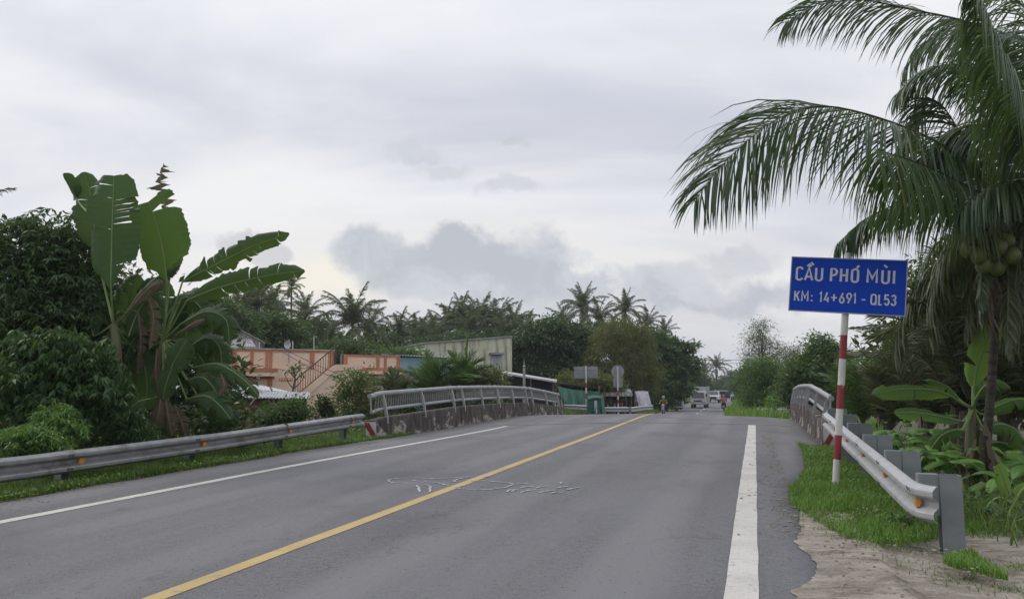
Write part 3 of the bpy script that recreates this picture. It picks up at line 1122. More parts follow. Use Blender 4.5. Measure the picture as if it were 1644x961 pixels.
# ------------------------------------------------------------------ bridge railings
def path_strip(pts, prof):
    """Sweep a profile of (offset to the right of travel, height) along ground points (x, y, z)."""
    pts = np.asarray(pts, float)
    T_ = np.gradient(pts[:, :2], axis=0)
    T_ = nrm(T_)
    Nr = np.stack([T_[:, 1], -T_[:, 0]], 1)
    pr = np.asarray(prof, float)
    Vv = np.zeros((len(pts), len(pr), 3))
    Vv[:, :, :2] = pts[:, None, :2] + Nr[:, None, :] * pr[None, :, :1]
    Vv[:, :, 2] = pts[:, 2:3] + pr[None, :, 1]
    n = len(pr)
    q = []
    for i in range(len(pts) - 1):
        for k in range(n):
            q.append((i * n + k, i * n + (k + 1) % n, (i + 1) * n + (k + 1) % n, (i + 1) * n + k))
    vv = Vv.reshape(-1, 3)
    mb = MB().add(vv, q)
    mb.f += [tuple(range(n - 1, -1, -1)), tuple((len(pts) - 1) * n + k for k in range(n))]
    mb.m += [0, 0]
    return mb


def side_path(side):
    if side < 0:
        X0 = -9.2
        ys = [18.0, 18.7, 21.2, 23.6, 24.5, 26.4, 28.3, 30.2, 32.2, 33.1, 35.6, 38.0, 38.5]
        zt = [1.28, 1.343, 1.41, 1.475, 1.486, 1.50, 1.50, 1.49, 1.458, 1.43, 1.30, 1.153, 1.12]
        xs = [X0] * len(ys)
    else:
        X0 = 1.72
        ys = [19.6, 20.2, 22.9, 25.8, 27.0, 28.7, 30.5, 32.3, 34.4, 35.4, 37.6, 40.0, 40.6]
        zt = [1.25, 1.275, 1.41, 1.53, 1.54, 1.545, 1.54, 1.52, 1.46, 1.42, 1.22, 1.0, .95]
        xs = [X0] * 10 + [1.9, 2.3, 2.5]
    return np.array(xs), np.array(ys), np.array(zt)


def railing(side, label):
    xs, ys, zt = side_path(side)
    root = thing('bridge_railing', (xs[1], ys[1], float(road_z(np.array(xs[1]), np.array(ys[1])))), label, 'railing', 'railings of the canal bridge')
    yy = np.arange(ys[0], ys[-1] + .01, .1)
    x_ = np.interp(yy, ys, xs)
    top = np.interp(yy, ys, zt) - .68          # concrete top
    rz = road_z(x_, yy)
    # parapet: stained concrete with a slightly battered road face, in three castings
    o_ = -side                                  # toward the road
    cuts = [ys[0], (ys[3] + ys[4]) / 2, (ys[8] + ys[9]) / 2, ys[-1]]
    rngp = np.random.default_rng(4 + side)
    for k in range(3):
        sel = (yy >= cuts[k] + (.012 if k else 0)) & (yy <= cuts[k + 1] - .012)
        y_, xx, tp = yy[sel], x_[sel], top[sel]
        Vv, Q_ = [], []
        for i in range(len(y_)):
            zb = float(rz[sel][i]) - .5
            j = rngp.normal(0, .006, 6)
            prof = [(-.16, zb), (.17 + j[0], zb), (.17 + j[1], zb + .52 + j[4]), (.135 + j[2], (zb + .5) * .4 + tp[i] * .6), (.115 + j[3], tp[i] - .03), (.09, tp[i]), (-.14, tp[i]), (-.16, tp[i] - .03)]
            Vv += [(xx[i] + o_ * a, y_[i], b) for a, b in prof]
        n = 8
        mb = MB()
        mb.v = [tuple(p) for p in Vv]
        mb.f = [(i * n + c, i * n + (c + 1) % n, (i + 1) * n + (c + 1) % n, (i + 1) * n + c) for i in range(len(y_) - 1) for c in range(n)]
        mb.f += [tuple(range(n)), tuple((len(y_) - 1) * n + c for c in range(n))]
        mb.m = [0] * len(mb.f)
        mb.build('parapet', M_CONC, root, world=True)
    # pipes
    for k in range(3):
        a, b = cuts[k] + (.04 if k else .25), cuts[k + 1] - .04
        ya = np.arange(a, b, .3)
        ya = np.append(ya, b)
        xa = np.interp(ya, ys, xs) - o_ * .07
        za = np.interp(ya, ys, zt)
        MB().tube([(p, q, s - .065) for p, q, s in zip(xa, ya, za)], .065, 10).build('top_pipe', M_RAILP, root, smooth=True, world=True)
        MB().tube([(p + o_ * .03, q, s - .47) for p, q, s in zip(xa, ya, za)], .045, 8).build('lower_pipe', M_RAILP, root, smooth=True, world=True)
        # flat bars between the two pipes
        bar = None
        for y in np.arange(a + .08, b - .04, .150):
            z1 = float(np.interp(y, ys, zt))
            xx = float(np.interp(y, ys, xs)) - o_ * .055
            if bar is None:
                bar = MB().box((0, 0, -.275), (.030, .026, .33)).mesh('baluster', M_GALV_D)
            share('baluster', bar, root, np.array((xx, y, z1)) - np.array(root.location))
    # looped end where the pipe returns
    ye = cuts[0] + .25
    xe, ze = xs[0] - o_ * .07, zt[0]
    MB().tube([(xe, ye, ze - .065), (xe, ye - .22, ze - .07)], .066, 10).build('end_cap', M_RAILP, root, smooth=True, world=True)
    MB().tube([(xe + o_ * .03, ye, ze - .47), (xe + o_ * .03, ye - .19, ze - .475)], .045, 8).build('end_cap', M_RAILP, root, smooth=True, world=True)
    MB().tube([(xe + o_ * .01, ye - .19, ze - .1), (xe + o_ * .03, ye - .19, ze - .46)], .022, 6).build('end_bar', M_RAILP, root, world=True)
    # curved posts
    for y in ys[1:-1]:
        z1 = float(np.interp(y, ys, zt))
        xx = float(np.interp(y, ys, xs))
        prof = [(.135, -.84), (.13, -.74), (.115, -.62), (.08, -.42), (.03, -.21), (-.03, -.06), (-.06, .012)]
        mb = MB()
        for hw in (-.03, .03):
            for (a_, h) in prof:
                mb.v += [(xx + o_ * a_, y + hw, z1 + h)]
            for (a_, h) in prof:
                mb.v += [(xx + o_ * (a_ - .07), y + hw, z1 + h)]
        n = len(prof)
        for i in range(n - 1):
            mb.f += [(i, i + 1, 2 * n + i + 1, 2 * n + i), (n + i, n + i + 1, 3 * n + i + 1, 3 * n + i), (i, i + 1, n + i + 1, n + i),
                     (2 * n + i, 2 * n + i + 1, 3 * n + i + 1, 3 * n + i)]
        mb.f += [(0, n, 3 * n, 2 * n), (n - 1, 2 * n - 1, 4 * n - 1, 3 * n - 1)]
        mb.m = [0] * len(mb.f)
        mb.build('post', M_RAILP, root, world=True)
    # painted end face: white with a red diagonal
    y0 = ys[0] - .004
    zb = float(rz[0]) - .02
    zt_ = float(top[0]) - .03
    x0, x1 = xs[0] - o_ * .14, xs[0] + o_ * .14
    pl = MB().box(((x0 + x1) / 2, y0 - .006, (zb + zt_) / 2), (abs(x1 - x0), .014, zt_ - zb)).build('hazard_plate', M_WHITE, root, world=True)
    h = zt_ - zb
    lo, hi = (x0, x1) if x0 < x1 else (x1, x0)
    w = hi - lo
    if side > 0:
        pr = [(lo, zb), (lo + .09, zb), (hi, zb + h * .72), (hi, zt_ - .02), (hi - .05, zt_ - .02), (lo, zb + h * .2)]
    else:
        pr = [(lo, zt_ - .02), (lo, zt_ - h * .3), (hi - .09, zb + .04), (hi, zb + .04), (hi, zb + h * .32), (lo + .09, zt_ - .02)]
    MB().prism([(a, c) for a, c in pr], 1, y0 - .018, y0 - .0135).build('hazard_stripe', M_RED, root, world=True)
    return root


railing(-1, 'grey pipe railing on stained concrete along the left side of the bridge')
railing(1, 'foreshortened grey pipe railing on stained concrete beyond the striped sign post')

# deck slab under the roadway
q = np.linspace(-9.36, 1.88, 8)
mb = MB()
tops, bots = [], []
for dj in (24.9, 34.6):
    for x in q:
        y = (dj + ST * x) / CT
        z = float(road_z(np.array(x), np.array(y)))
        tops.append((x, y, z - .06))
        bots.append((x, y, z - .75))
mb.v = tops + bots
for i in range(7):
    mb.f += [(i, i + 1, 9 + i, 8 + i), (16 + i, 17 + i, 25 + i, 24 + i), (i, i + 1, 17 + i, 16 + i), (8 + i, 9 + i, 25 + i, 24 + i)]
mb.f += [(0, 8, 24, 16), (7, 15, 31, 23)]
mb.m = [0] * len(mb.f)
tag(mb.build('bridge_deck', M_CONC), kind='structure')

# ------------------------------------------------------------------ guardrails
WB = [(0, -.155), (.022, -.152), (.08, -.118), (.083, -.105), (.083, -.075), (.078, -.062), (.0, -.022), (0, .022), (.078, .062), (.083, .075), (.083, .105), (.08, .118), (.022, .152), (0, .155)]
WBP = WB + [(a - .005, h) for a, h in reversed(WB)]


def beam(pts, side, mat, parent, off=0.0):
    """W-beam swept along pts; side=+1 when the road lies to the right of travel."""
    prof = [(side * (a + off), h) for a, h in WBP]
    return path_strip(pts, prof).build('rail_beam', mat, parent, world=True)


def post_mesh(h, mat, w=.15, dp=.12):
    mb = MB()
    t = .008
    mb.box((0, -w / 2 + t / 2, h / 2), (dp, t, h))
    mb.box((0, w / 2 - t / 2, h / 2), (dp, t, h))
    mb.box((-dp / 2 + t / 2, 0, h / 2), (t, w - 2 * t, h))
    return mb


# left guardrail
XL = -9.0
root = thing('guardrail', (XL, 8, float(road_z(np.array(XL), np.array(8.0)))), 'long dark grey crash barrier along the left verge below the banana plants', 'guardrail')


def l_pt(y):
    return (XL - .10, y, float(np.interp(y, [-4, 0, 8, 12, 17.2], [.36, .36, .40, .48, .645])))


posts_y = [0.9, 3.55, 6.15, 8.8, 11.4, 14.05, 16.7]
joints = [-4, .9, 6.15, 11.4, 17.25]
for k in range(4):
    y = np.arange(joints[k] - .1, joints[k + 1] + .12, .25)
    y = np.clip(np.append(y, joints[k + 1] + .12), -4, 17.3)
    beam([l_pt(v) for v in np.unique(y)], 1, M_GALV_D, root, off=.004 * (k % 2))
pm_ = post_mesh(1.0, M_POST).mesh('post', M_POST)
blk = MB().box((0, 0, 0), (.10, .14, .30)).mesh('spacer_block', M_POST)
refl = MB().box((0, 0, 0), (.03, .085, .07)).mesh('reflector', M_ORANGE)
boltm = MB().tube([(-.004, 0, 0), (.012, 0, 0)], .016, 6).mesh('bolt', M_BOLT)
R0 = np.array(root.location)
for y in posts_y:
    p = np.array(l_pt(y))
    share('post', pm_, root, p + np.array((-.17, 0, -.86)) - R0)
    share('spacer_block', blk, root, p + np.array((-.062, 0, 0)) - R0)
    share('reflector', refl, root, p + np.array((.028, .12, 0)) - R0)
    for dz_ in (-.09, .09):
        for dy_ in (-.09, -.03):
            share('bolt', boltm, root, p + np.array((.088, dy_ - .05, dz_)) - R0)

# right guardrail
XR = 1.41
root = thing('guardrail', (XR, 8, float(ground_z(XR, 8.0))), 'pale galvanised crash barrier with orange reflectors behind the striped sign post', 'guardrail')


def r_pt(y):
    return (XR, y, float(np.interp(y, [7.6, 8.2, 12, 15.8, 16.6], [.42, .44, .60, .77, .80])))


ys_ = list(np.arange(8.0, 16.61, .25))
jy = [8.0, 12.1, 16.6]
for k in range(2):
    yy_ = [y for y in ys_ if jy[k] - .01 <= y <= jy[k + 1] + .26]
    beam([r_pt(y) for y in yy_], -1, M_GALV, root, off=.004 * k)
# flared end wing
endp = [(XR + .004, 8.02, .44), (XR + .008, 7.9, .436), (XR + .03, 7.8, .434), (XR + .075, 7.73, .432), (XR + .12, 7.69, .43)]
o = path_strip(endp[::-1], [(-(a + .006), h * 1.02) for a, h in WBP]).build('end_wing', M_GALV, root, world=True)
R0 = np.array(root.location)
pmr = post_mesh(1.25, M_POST, .15, .18)
pmr = pmr.mesh('post', M_POST)
blkr = MB().box((0, 0, 0), (.165, .12, .36)).mesh('spacer_block', M_POST)
slot = MB().box((0, 0, 0), (.006, .05, .012)).mesh('slot', M_BOLT)
for k, y in enumerate([7.95, 9.7, 11.45, 13.2, 14.95, 16.4]):
    p = np.array(r_pt(y))
    share('post', pmr, root, p + np.array((.262, 0, .235 - 1.25)) - R0, rot=(0, 0, math.pi))
    share('spacer_block', blkr, root, p + np.array((.088, 0, .06)) - R0)
    share('reflector', refl, root, p + np.array((-.026, -.13, 0)) - R0)
    for dz_ in (-.112, .112):
        for dy_ in (-.05, .06):
            share('slot', slot, root, p + np.array((-.087, dy_ - .1, dz_)) - R0, rot=(.5, 0, 0))

# ------------------------------------------------------------------ the bridge name sign
base = ground_at(1341, 787)
dS = float(depth_of(base[0], base[1]))
root = thing('bridge_sign', base, 'blue road sign reading CẦU PHÓ MÙI on a leaning red and white post', 'road sign')
top = P(1362, 412.5, dS + .02)
axv = top - base
cutz = [-.04, 0.0035]
ypx = [787, 780, 737, 698, 656, 618, 576, 538, 500, 411]
tt = []
for y in ypx:
    lo, hi = 0.0, 1.05
    for _ in range(30):
        m_ = (lo + hi) / 2
        p = base + axv * m_
        # image row of p
        dd = float(p[1] * CT - p[0] * ST)
        zz_ = p[2] - CAMZ
        row = 480.5 - 1250 * (zz_ * CP - dd * SP) / (zz_ * SP + dd * CP)
        if row > y:
            lo = m_
        else:
            hi = m_
    tt.append((lo + hi) / 2)
cols_ = [M_REDB, M_WHITE, M_RED, M_WHITE, M_RED, M_WHITE, M_RED, M_WHITE, M_WHITE]
mb = MB()
n = 14
mats_ = [M_REDB, M_WHITE, M_RED, M_GALV]
order = [0, 1, 2, 1, 2, 1, 2, 1, 1]
tt[0] = -.03
for i in range(9):
    mb.tube([base + axv * tt[i], base + axv * tt[i + 1]], .047, n, order[i], cap=(i == 8))
mb.tube([base + axv * (tt[9]), base + axv * (tt[9] + .012)], .05, n, 3)
mb.build('pole', mats_, root, smooth=True, world=True)
d1, d2 = dS - .02, dS - .02 - 1.55 * ST
d1, d2 = d1 + .24, d2 + .24
off = np.array((ST * 0, -.075, 0))
BL, BR, TL, TR = P(1265, 499, d1) + off, P(1452, 509, d2) + off, P(1271, 412, d1) + off, P(1456, 420, d2) + off
ex = BR - BL
ey = ((TL - BL) + (TR - BR)) / 2
wS, hS = np.linalg.norm(ex), np.linalg.norm(ey)
nz = np.cross(ex, ey)
nz = nz / np.linalg.norm(nz)


def S(u, v, h):
    """u across 0..1, v up 0..1, h metres out of the sign face."""
    return BL + ex * u + ey * v + nz * h


MB().hexa([S(0, 0, -.02), S(1, 0, -.02), S(1, 1, -.02), S(0, 1, -.02)], [S(0, 0, 0), S(1, 0, 0), S(1, 1, 0), S(0, 1, 0)]).build('sign_panel', M_BLUE, root, world=True)
e = .009
ev = e * wS / hS
fr = MB()
for (a, b, c, d) in ((0, 0, 1, ev), (0, 1 - ev, 1, 1), (0, ev, e, 1 - ev), (1 - e, ev, 1, 1 - ev)):
    fr.hexa([S(a, b, -.024), S(c, b, -.024), S(c, d, -.024), S(a, d, -.024)], [S(a, b, .006), S(c, b, .006), S(c, d, .006), S(a, d, .006)])
fr.build('sign_frame', M_FRAME, root, world=True)
for v in (.22, .78):
    c = S(.5, v, -.03)
    MB().hexa([S(.06, v - .03, -.05), S(.94, v - .03, -.05), S(.94, v + .03, -.05), S(.06, v + .03, -.05)],
              [S(.06, v - .03, -.0205), S(.94, v - .03, -.0205), S(.94, v + .03, -.0205), S(.06, v + .03, -.0205)]).build('bracket', M_GALV, root, world=True)


def arc(cx, cy, rx, ry, a0, a1, n=9):
    return [(cx + rx * math.cos(math.radians(a0 + (a1 - a0) * i / (n - 1))), cy + ry * math.sin(math.radians(a0 + (a1 - a0) * i / (n - 1)))) for i in range(n)]


# stroke letters: centre lines in a box 0..1 high, w wide
def glyph(ch, w):
    h = .5 * w
    r_ = min(h, .3)
    if ch == 'C':
        return [arc(h, 1 - r_, h, r_, 5, 180) + arc(h, r_, h, r_, 180, 355)]
    if ch == 'A':
        return [[(0, 0), (h, 1), (w, 0)], [(w * .2, .27), (w * .8, .27)]]
    if ch == 'U':
        return [[(0, 1)] + arc(h, r_, h, r_, 180, 360) + [(w, 1)]]
    if ch == 'P':
        return [[(0, 0), (0, 1)], [(.0, 1), (w - .22, 1)] + arc(w - .24, .73, .24, .27, 90, -90, 8) + [(0, .46)]]
    if ch == 'H':
        return [[(0, 0), (0, 1)], [(w, 0), (w, 1)], [(0, .5), (w, .5)]]
    if ch in 'OQ':
        g = [arc(h, 1 - r_, h, r_, 0, 180) + arc(h, r_, h, r_, 180, 360) + [(w, 1 - r_)]]
        if ch == 'Q':
            g.append([(w * .6, .2), (w * 1.08, -.04)])
        return g
    if ch == 'M':
        return [[(0, 0), (0, 1), (h, .33), (w, 1), (w, 0)]]
    if ch == 'I':
        return [[(0, 0), (0, 1)]]
    if ch == 'K':
        return [[(0, 0), (0, 1)], [(w, 1), (.06, .42)], [(w * .38, .60), (w * 1.03, 0)]]
    if ch == ':':
        return [[(0, .02), (0, .15)], [(0, .52), (0, .65)]]
    if ch == '1':
        return [[(0, .78), (w * .9, 1), (w * .9, 0)]]
    if ch == '4':
        return [[(w * .55, 1), (0, .24), (w, .24)], [(w * .75, .5), (w * .75, 0)]]
    if ch == '+':
        return [[(0, .5), (w, .5)], [(h, .15), (h, .85)]]
    if ch == '6':
        return [[(w * .72, 1), (w * .08, .42)] + arc(h, .28, h, .28, 165, 515, 16)]
    if ch == '9':
        return [[(w * .28, 0), (w * .92, .58)] + arc(h, .72, h, .28, -15, 335, 16)]
    if ch == '-':
        return [[(0, .42), (w, .42)]]
    if ch == 'L':
        return [[(0, 1), (0, 0), (w, 0)]]
    if ch == '5':
        return [[(w * .95, 1), (w * .08, 1), (w * .04, .56)] + arc(h, .32, h, .32, 130, -160, 12)]
    if ch == '3':
        return [arc(h, .76, h * .92, .24, 160, -80, 10) + arc(h, .27, h, .27, 85, -165, 12)]
    if ch == '^':
        return [[(w * .14, 1.09), (h, 1.24), (w * .86, 1.09)]]
    if ch == '`':
        return [[(0, 1.42), (.17, 1.21)]]
    if ch == "'":
        return [[(.0, 1.10), (.16, 1.30)]]
    return []


def ribbon(poly, t):
    p = np.array(poly, float)
    closed = np.linalg.norm(p[0] - p[-1]) < 1e-6
    d = nrm(np.diff(p, axis=0))
    L_, R_ = [], []
    for i in range(len(p)):
        if closed and i in (0, len(p) - 1):
            a, b = d[-1], d[0]
        else:
            a, b = d[max(0, i - 1)], d[min(len(d) - 1, i)]
        n_ = nrm(np.array((-(a + b)[1], (a + b)[0])))
        k = 1 / max(.45, abs(n_ @ np.array((-a[1], a[0]))))
        L_.append(p[i] + n_ * t / 2 * k)
        R_.append(p[i] - n_ * t / 2 * k)
    return L_, R_


def lettering(rows, v0, capv, t, name):
    """rows: (char, u0, u1[, extras]); cap height capv of the panel, baseline v0."""
    H_ = capv * hS
    lay = 0
    for (ch, u0, u1) in rows:
        mb = MB()
        w = max(.0, (u1 - u0) * wS / H_ - t)
        for poly in glyph(ch, w):
            L_, R_ = ribbon(poly, t)
            hgt = .0022 + .0004 * (lay % 5)
            lay += 1
            vs = []
            for a in L_ + R_:
                x, y = a[0] + t / 2, a[1] * (1 - t) + t / 2
                vs.append(S(u0 + x * H_ / wS, v0 + y * capv, hgt))
            n = len(L_)
            mb.add(vs, [(i, i + 1, n + i + 1, n + i) for i in range(n - 1)])
        mb.build(name, M_LETTER, root, world=True)


lettering([('C', .045, .115), ('A', .120, .205), ('^', .128, .197), ('`', .166, .20), ('U', .215, .288), ('P', .347, .416), ('H', .432, .503), ('O', .526, .598), ("'", .562, .59),
           ('M', .660, .757), ('U', .783, .857), ('`', .795, .83), ('I', .880, .90)], .555, .27, .145, 'letter')
lettering([('K', .044, .095), ('M', .107, .172), (':', .193, .212), ('1', .264, .29), ('4', .305, .357), ('+', .36, .425), ('6', .436, .486), ('9', .497, .547), ('1', .555, .582),
           ('-', .622, .668), ('Q', .703, .757), ('L', .768, .806), ('5', .816, .864), ('3', .872, .92)], .175, .205, .135, 'letter')

# ------------------------------------------------------------------ foliage materials
L_TREE = leafmat('dark_leaf', (.020, .043, .016), (.050, .092, .027), (0.135, 0.176, 0.054), .22, .45)
L_MANGO = leafmat('mango_leaf', (0.030, 0.060, 0.027), (0.063, 0.105, 0.042), (0.120, 0.150, 0.060), .15, .5)
L_OLIVE = leafmat('olive_leaf', (.100, .118, .040), (.19, .18, .066), (0.196, 0.127, 0.057), .3, .6)
L_TERM = leafmat('broad_leaf', (0.036, 0.078, 0.028), (0.077, 0.140, 0.045), (0.168, 0.196, 0.070), .25, .45)
L_LIGHT = leafmat('light_leaf', (0.068, 0.142, 0.038), (0.128, 0.230, 0.061), (0.203, 0.270, 0.095), .35, .5)
L_FERN = leafmat('fern_leaf', (.085, .180, .040), (.145, .265, .060), None, .35, .5)
L_MID = leafmat('mid_leaf', (.042, .082, .030), (.088, .138, .046), (0.162, 0.189, 0.068), .3, .5)
L_GREY = leafmat('thin_grey_leaf', (.075, .095, .055), (.12, .14, .08), None, .3, .6)
L_CASS = leafmat('drooping_leaf', (.017, .045, .015), (.046, .102, .029), (.075, .13, .038), .28, .42)
L_RED = leafmat('reddish_leaf', (0.060, 0.102, 0.034), (0.120, 0.144, 0.048), (0.252, 0.108, 0.060), .3, .5)
L_TARO = leafmat('taro_leaf', (.085, .195, .040), (.155, .30, .062), (0.250, 0.325, 0.075), .35, .4)
L_PALM = leafmat('palm_leaflet', (.026, .056, .026), (.060, .108, .042), (0.127, 0.127, 0.057), .2, .38, spec=.5)
L_PALML = leafmat('light_palm_leaflet', (.045, .088, .034), (.085, .140, .052), (.12, .13, .06), .28, .42)
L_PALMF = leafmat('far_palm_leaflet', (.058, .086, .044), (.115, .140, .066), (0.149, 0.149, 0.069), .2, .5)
L_NIPA = leafmat('nipa_leaflet', (.050, .072, .038), (.135, .145, .080), (0.156, 0.132, 0.078), .18, .45)
L_FAN = leafmat('fan_leaflet', (0.041, 0.095, 0.035), (0.095, 0.169, 0.057), (0.176, 0.203, 0.081), .28, .42)
L_DRY = leafmat('dry_leaf', (.060, .042, .030), (.125, .092, .065), (.24, .19, .14), .2, .8)
L_BAN = leafmat('banana_leaf', (.024, .058, .020), (.045, .092, .030), None, .28, .5, vein=True, spec=.3)
L_BANL = leafmat('light_banana_leaf', (.050, .120, .025), (.080, .165, .036), None, .42, .5, vein=True, spec=.3)
L_BANR = leafmat('young_banana_leaf', (.12, .24, .04), (.19, .33, .06), None, .42, .5, vein=True, spec=.3)
L_GRASS = leafmat('grass_blade', (.082, .180, .029), (.160, .290, .048), (.22, .21, .09), .3, .55)
L_GRASSD = leafmat('dark_grass_blade', (.068, .130, .030), (.145, .215, .050), (.22, .20, .09), .3, .6)
M_BARK = pm('bark', (.075, .062, .050), (.13, .112, .092), 6, .35, .65, .9, bump=.02, bscale=22, stretch=(1, 1, .4))
M_BARKD = pm('palm_trunk_bark', (.028, .024, .020), (.065, .055, .045), 5, .35, .65, .9, bump=.02, bscale=16, stretch=(.4, .4, 3))
M_RACH = pm('palm_rachis', (.075, .090, .035), (.11, .115, .05), 4, rough=.5)
M_RACHD = pm('dark_rachis', (.030, .034, .022), (.055, .055, .035), 4, rough=.55)
M_STEM = pm('banana_stem', (.075, .095, .040), (.12, .115, .060), 3, .35, .65, .6, stretch=(1, 1, .25), c3=(.075, .05, .032), s3=3, lo3=.45, hi3=.65, st3=(2, 2, .4))
M_MIDRIB = pm('banana_midrib', (.12, .19, .055), (.17, .23, .08), 5, rough=.45)
M_MIDRIBD = pm('dry_midrib', (.13, .105, .06), (.19, .15, .09), 5, rough=.6)
M_COCO = pm('green_coconut_husk', (.052, .082, .022), (.092, .108, .030), 6, .35, .65, .45)


def tree(name, px, d, label, blobs, mat, ncl, lpc, L, Wd, cr, seed, group=None, cat='tree', trunk_r=.16, limbs=4, trunk_px=None, base_z=None, depth=1.0,
         tname='trunk', bark=None, **kw):
    """A thing of its own: trunk, limbs and a leafy crown; blobs are (px, py, rx_px, ry_px[, depth offset m])."""
    x, y = A(trunk_px or px, d)
    z = float(ground_z(x, y)) if base_z is None else base_z
    root = thing(name, (x, y, z), label, cat, group)
    B = []
    for b in blobs:
        c = P(b[0], b[1], d + (b[4] if len(b) > 4 else 0))
        rx, rz = b[2] * d / 1250, b[3] * d / 1250
        B.append((c[0], c[1], c[2], rx, rx * depth, rz))
    if d > 40 and ncl > 100 and not kw.get('shell'):
        ncl, lpc, L, Wd = int(ncl * 1.6), int(lpc * 2.6), L * .82, Wd * .95
    V_, Q_, tint, cc = crown_geo(B, ncl, lpc, L, Wd, cr, seed, **kw)
    cr_ = npobj('crown', V_, Q_, mats=[mat], parent=root, tint=tint)
    cr_['kind'] = 'stuff'
    rg = np.random.default_rng(seed)
    Bm = np.array(B)
    mid = Bm[:, :3].mean(0)
    topz = Bm[:, 2].max()
    p0 = np.array((x, y, z - .1))
    p2 = np.array((mid[0], mid[1], z + (topz - z) * .9))
    p1 = p0 + (p2 - p0) * .45 + np.array((rg.normal(0, .08), rg.normal(0, .08), 0)) * (topz - z) * .2
    tk = resample([p0, p1, p2], 9)
    bark = bark or M_BARK
    MB().tube(tk, np.linspace(trunk_r, trunk_r * .25, 9), 8).build(tname, bark, root, smooth=True, world=True)
    for k in range(limbs):
        s = tk[rg.integers(3, 7)]
        e_ = cc[rg.integers(0, len(cc))]
        m_ = (s + e_) / 2 + np.array((0, 0, .12 * np.linalg.norm(e_ - s)))
        MB().tube(resample([s, m_, e_], 6), np.linspace(trunk_r * .45, trunk_r * .1, 6), 5).build('limb', bark, root, smooth=True, world=True)
    return root


# ------------------------------------------------------------------ palms of the middle and far distance
FV_ = []
for k, (el0, drop, ln) in enumerate(((86, 25, .95), (76, 42, 1.0), (64, 66, 1.0), (50, 84, 1.0), (28, 85, .95), (0, 65, .9), (-40, 40, .85), (72, 52, 1.0))):
    pts = [np.zeros(3)]
    a = math.radians(el0)
    for i in range(10):
        pts.append(pts[-1] + np.array((math.cos(a), .02 * math.sin(i), math.sin(a))) * .1 * ln)
        a -= math.radians(drop) / 10 * (1 + .05 * i)
        a = max(a, math.radians(-88))
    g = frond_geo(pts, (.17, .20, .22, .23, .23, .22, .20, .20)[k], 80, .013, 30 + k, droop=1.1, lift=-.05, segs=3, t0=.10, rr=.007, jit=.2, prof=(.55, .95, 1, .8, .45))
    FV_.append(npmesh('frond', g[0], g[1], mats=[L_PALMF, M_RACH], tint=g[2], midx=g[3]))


def palm(px, py, d, flen, nf, seed, label, group=None, trunk_r=.13, name='coconut_palm', up=.0, base_px=None, cat='palm tree'):
    c = P(px, py, d)
    x, y = A(base_px or px + (seed % 5 - 2) * 2, d)
    z = float(ground_z(x, y))
    root = thing(name, (x, y, z), label, cat, group)
    top = c - np.array((x, y, z))
    MB().tube(resample([(0, 0, -.2), top * .5 + np.array((0, 0, .2)), top], 8), np.linspace(trunk_r * 1.3, trunk_r * .8, 8), 7).build('trunk', M_BARKD, root, smooth=True)
    rg = np.random.default_rng(seed)
    nf = int(nf * 1.4)
    for i in range(nf):
        q = (i + .5) / nf
        k = 0 if q < .10 else (1 if q < .22 else (7 if q < .34 else (2 if q < .50 else (3 if q < .66 else (4 if q < .80 else (5 if q < .92 else 6))))))
        s = flen * rg.uniform(.85, 1.12)
        share('frond', FV_[k], root, top, (0, rg.normal(-up, .08), i * 2.39996 + rg.normal(0, .25)), s)
    return root


ORD = ['first', 'second', 'third', 'fourth', 'fifth', 'sixth', 'seventh', 'eighth', 'ninth', 'tenth', 'eleventh', 'twelfth']
row_px = sorted((640, 668, 697, 722, 741, 771, 797, 822, 846, 755, 812, 684))
GB = 'coconut palms rising behind the pale mossy wall'
for i, (px, py, d, fl) in enumerate(((640, 548, 96, 4.2), (668, 545, 98, 4.4), (697, 548, 94, 4.2), (722, 534, 100, 4.4), (741, 524, 102, 4.6), (771, 520, 104, 4.6), (797, 527, 104, 4.6),
                                     (822, 533, 106, 4.4), (846, 541, 108, 4.4), (755, 540, 96, 4.2), (812, 545, 98, 4.2), (684, 556, 90, 4.0))):
    palm(px, py, d, fl, 16, 10 + i, '%s coconut palm from the left in the row behind the pale mossy wall' % ORD[row_px.index(px)], GB)
palm(566, 524, 74, 4.3, 17, 31, 'loose coconut palm above the gap between the two peach roof parapets')
palm(592, 535, 80, 3.6, 14, 32, 'small coconut palm just right of the loose one behind the peach house')
palm(408, 503, 66, 3.6, 16, 33, 'coconut palm showing beside the end of the lower long banana leaf')
palm(437, 509, 70, 3.6, 15, 34, 'coconut palm between the slender areca palm and the banana leaves')
palm(384, 506, 60, 3.2, 13, 35, 'coconut palm half hidden behind the banana leaves')
palm(490, 512, 74, 3.2, 14, 36, 'coconut palm on the right side of the slender areca palm')
palm(468, 461, 72, 1.7, 13, 37, 'slender areca palm standing tallest against the bright cloud', None, .09, 'areca_palm', base_px=467)
palm(935, 497, 108, 3.9, 18, 41, 'tall coconut palm above the round dark tree')
palm(1004, 501, 112, 3.6, 18, 42, 'coconut palm with its crown just above the olive coloured tree')
palm(1040, 524, 105, 3.0, 14, 43, 'lower coconut palm between the olive tree and the layered tree', base_px=1038)
palm(905, 521, 112, 3.4, 14, 44, 'coconut palm peeking over the left of the round dark tree')
palm(962, 516, 104, 3.6, 14, 45, 'coconut palm peeking out between the round dark tree and the olive tree')
palm(1066, 540, 110, 3.0, 13, 46, 'coconut palm peeking over the top of the layered tree')
palm(1150, 590, 215, 4.4, 15, 47, 'taller of the two distant palms above the far end of the road')
palm(1131, 598, 205, 4.0, 14, 48, 'shorter of the two distant palms above the far end of the road')
palm(-50, 352, 20, 1.6, 9, 49, 'palm with only frond tips showing at the left picture edge', base_px=-40)

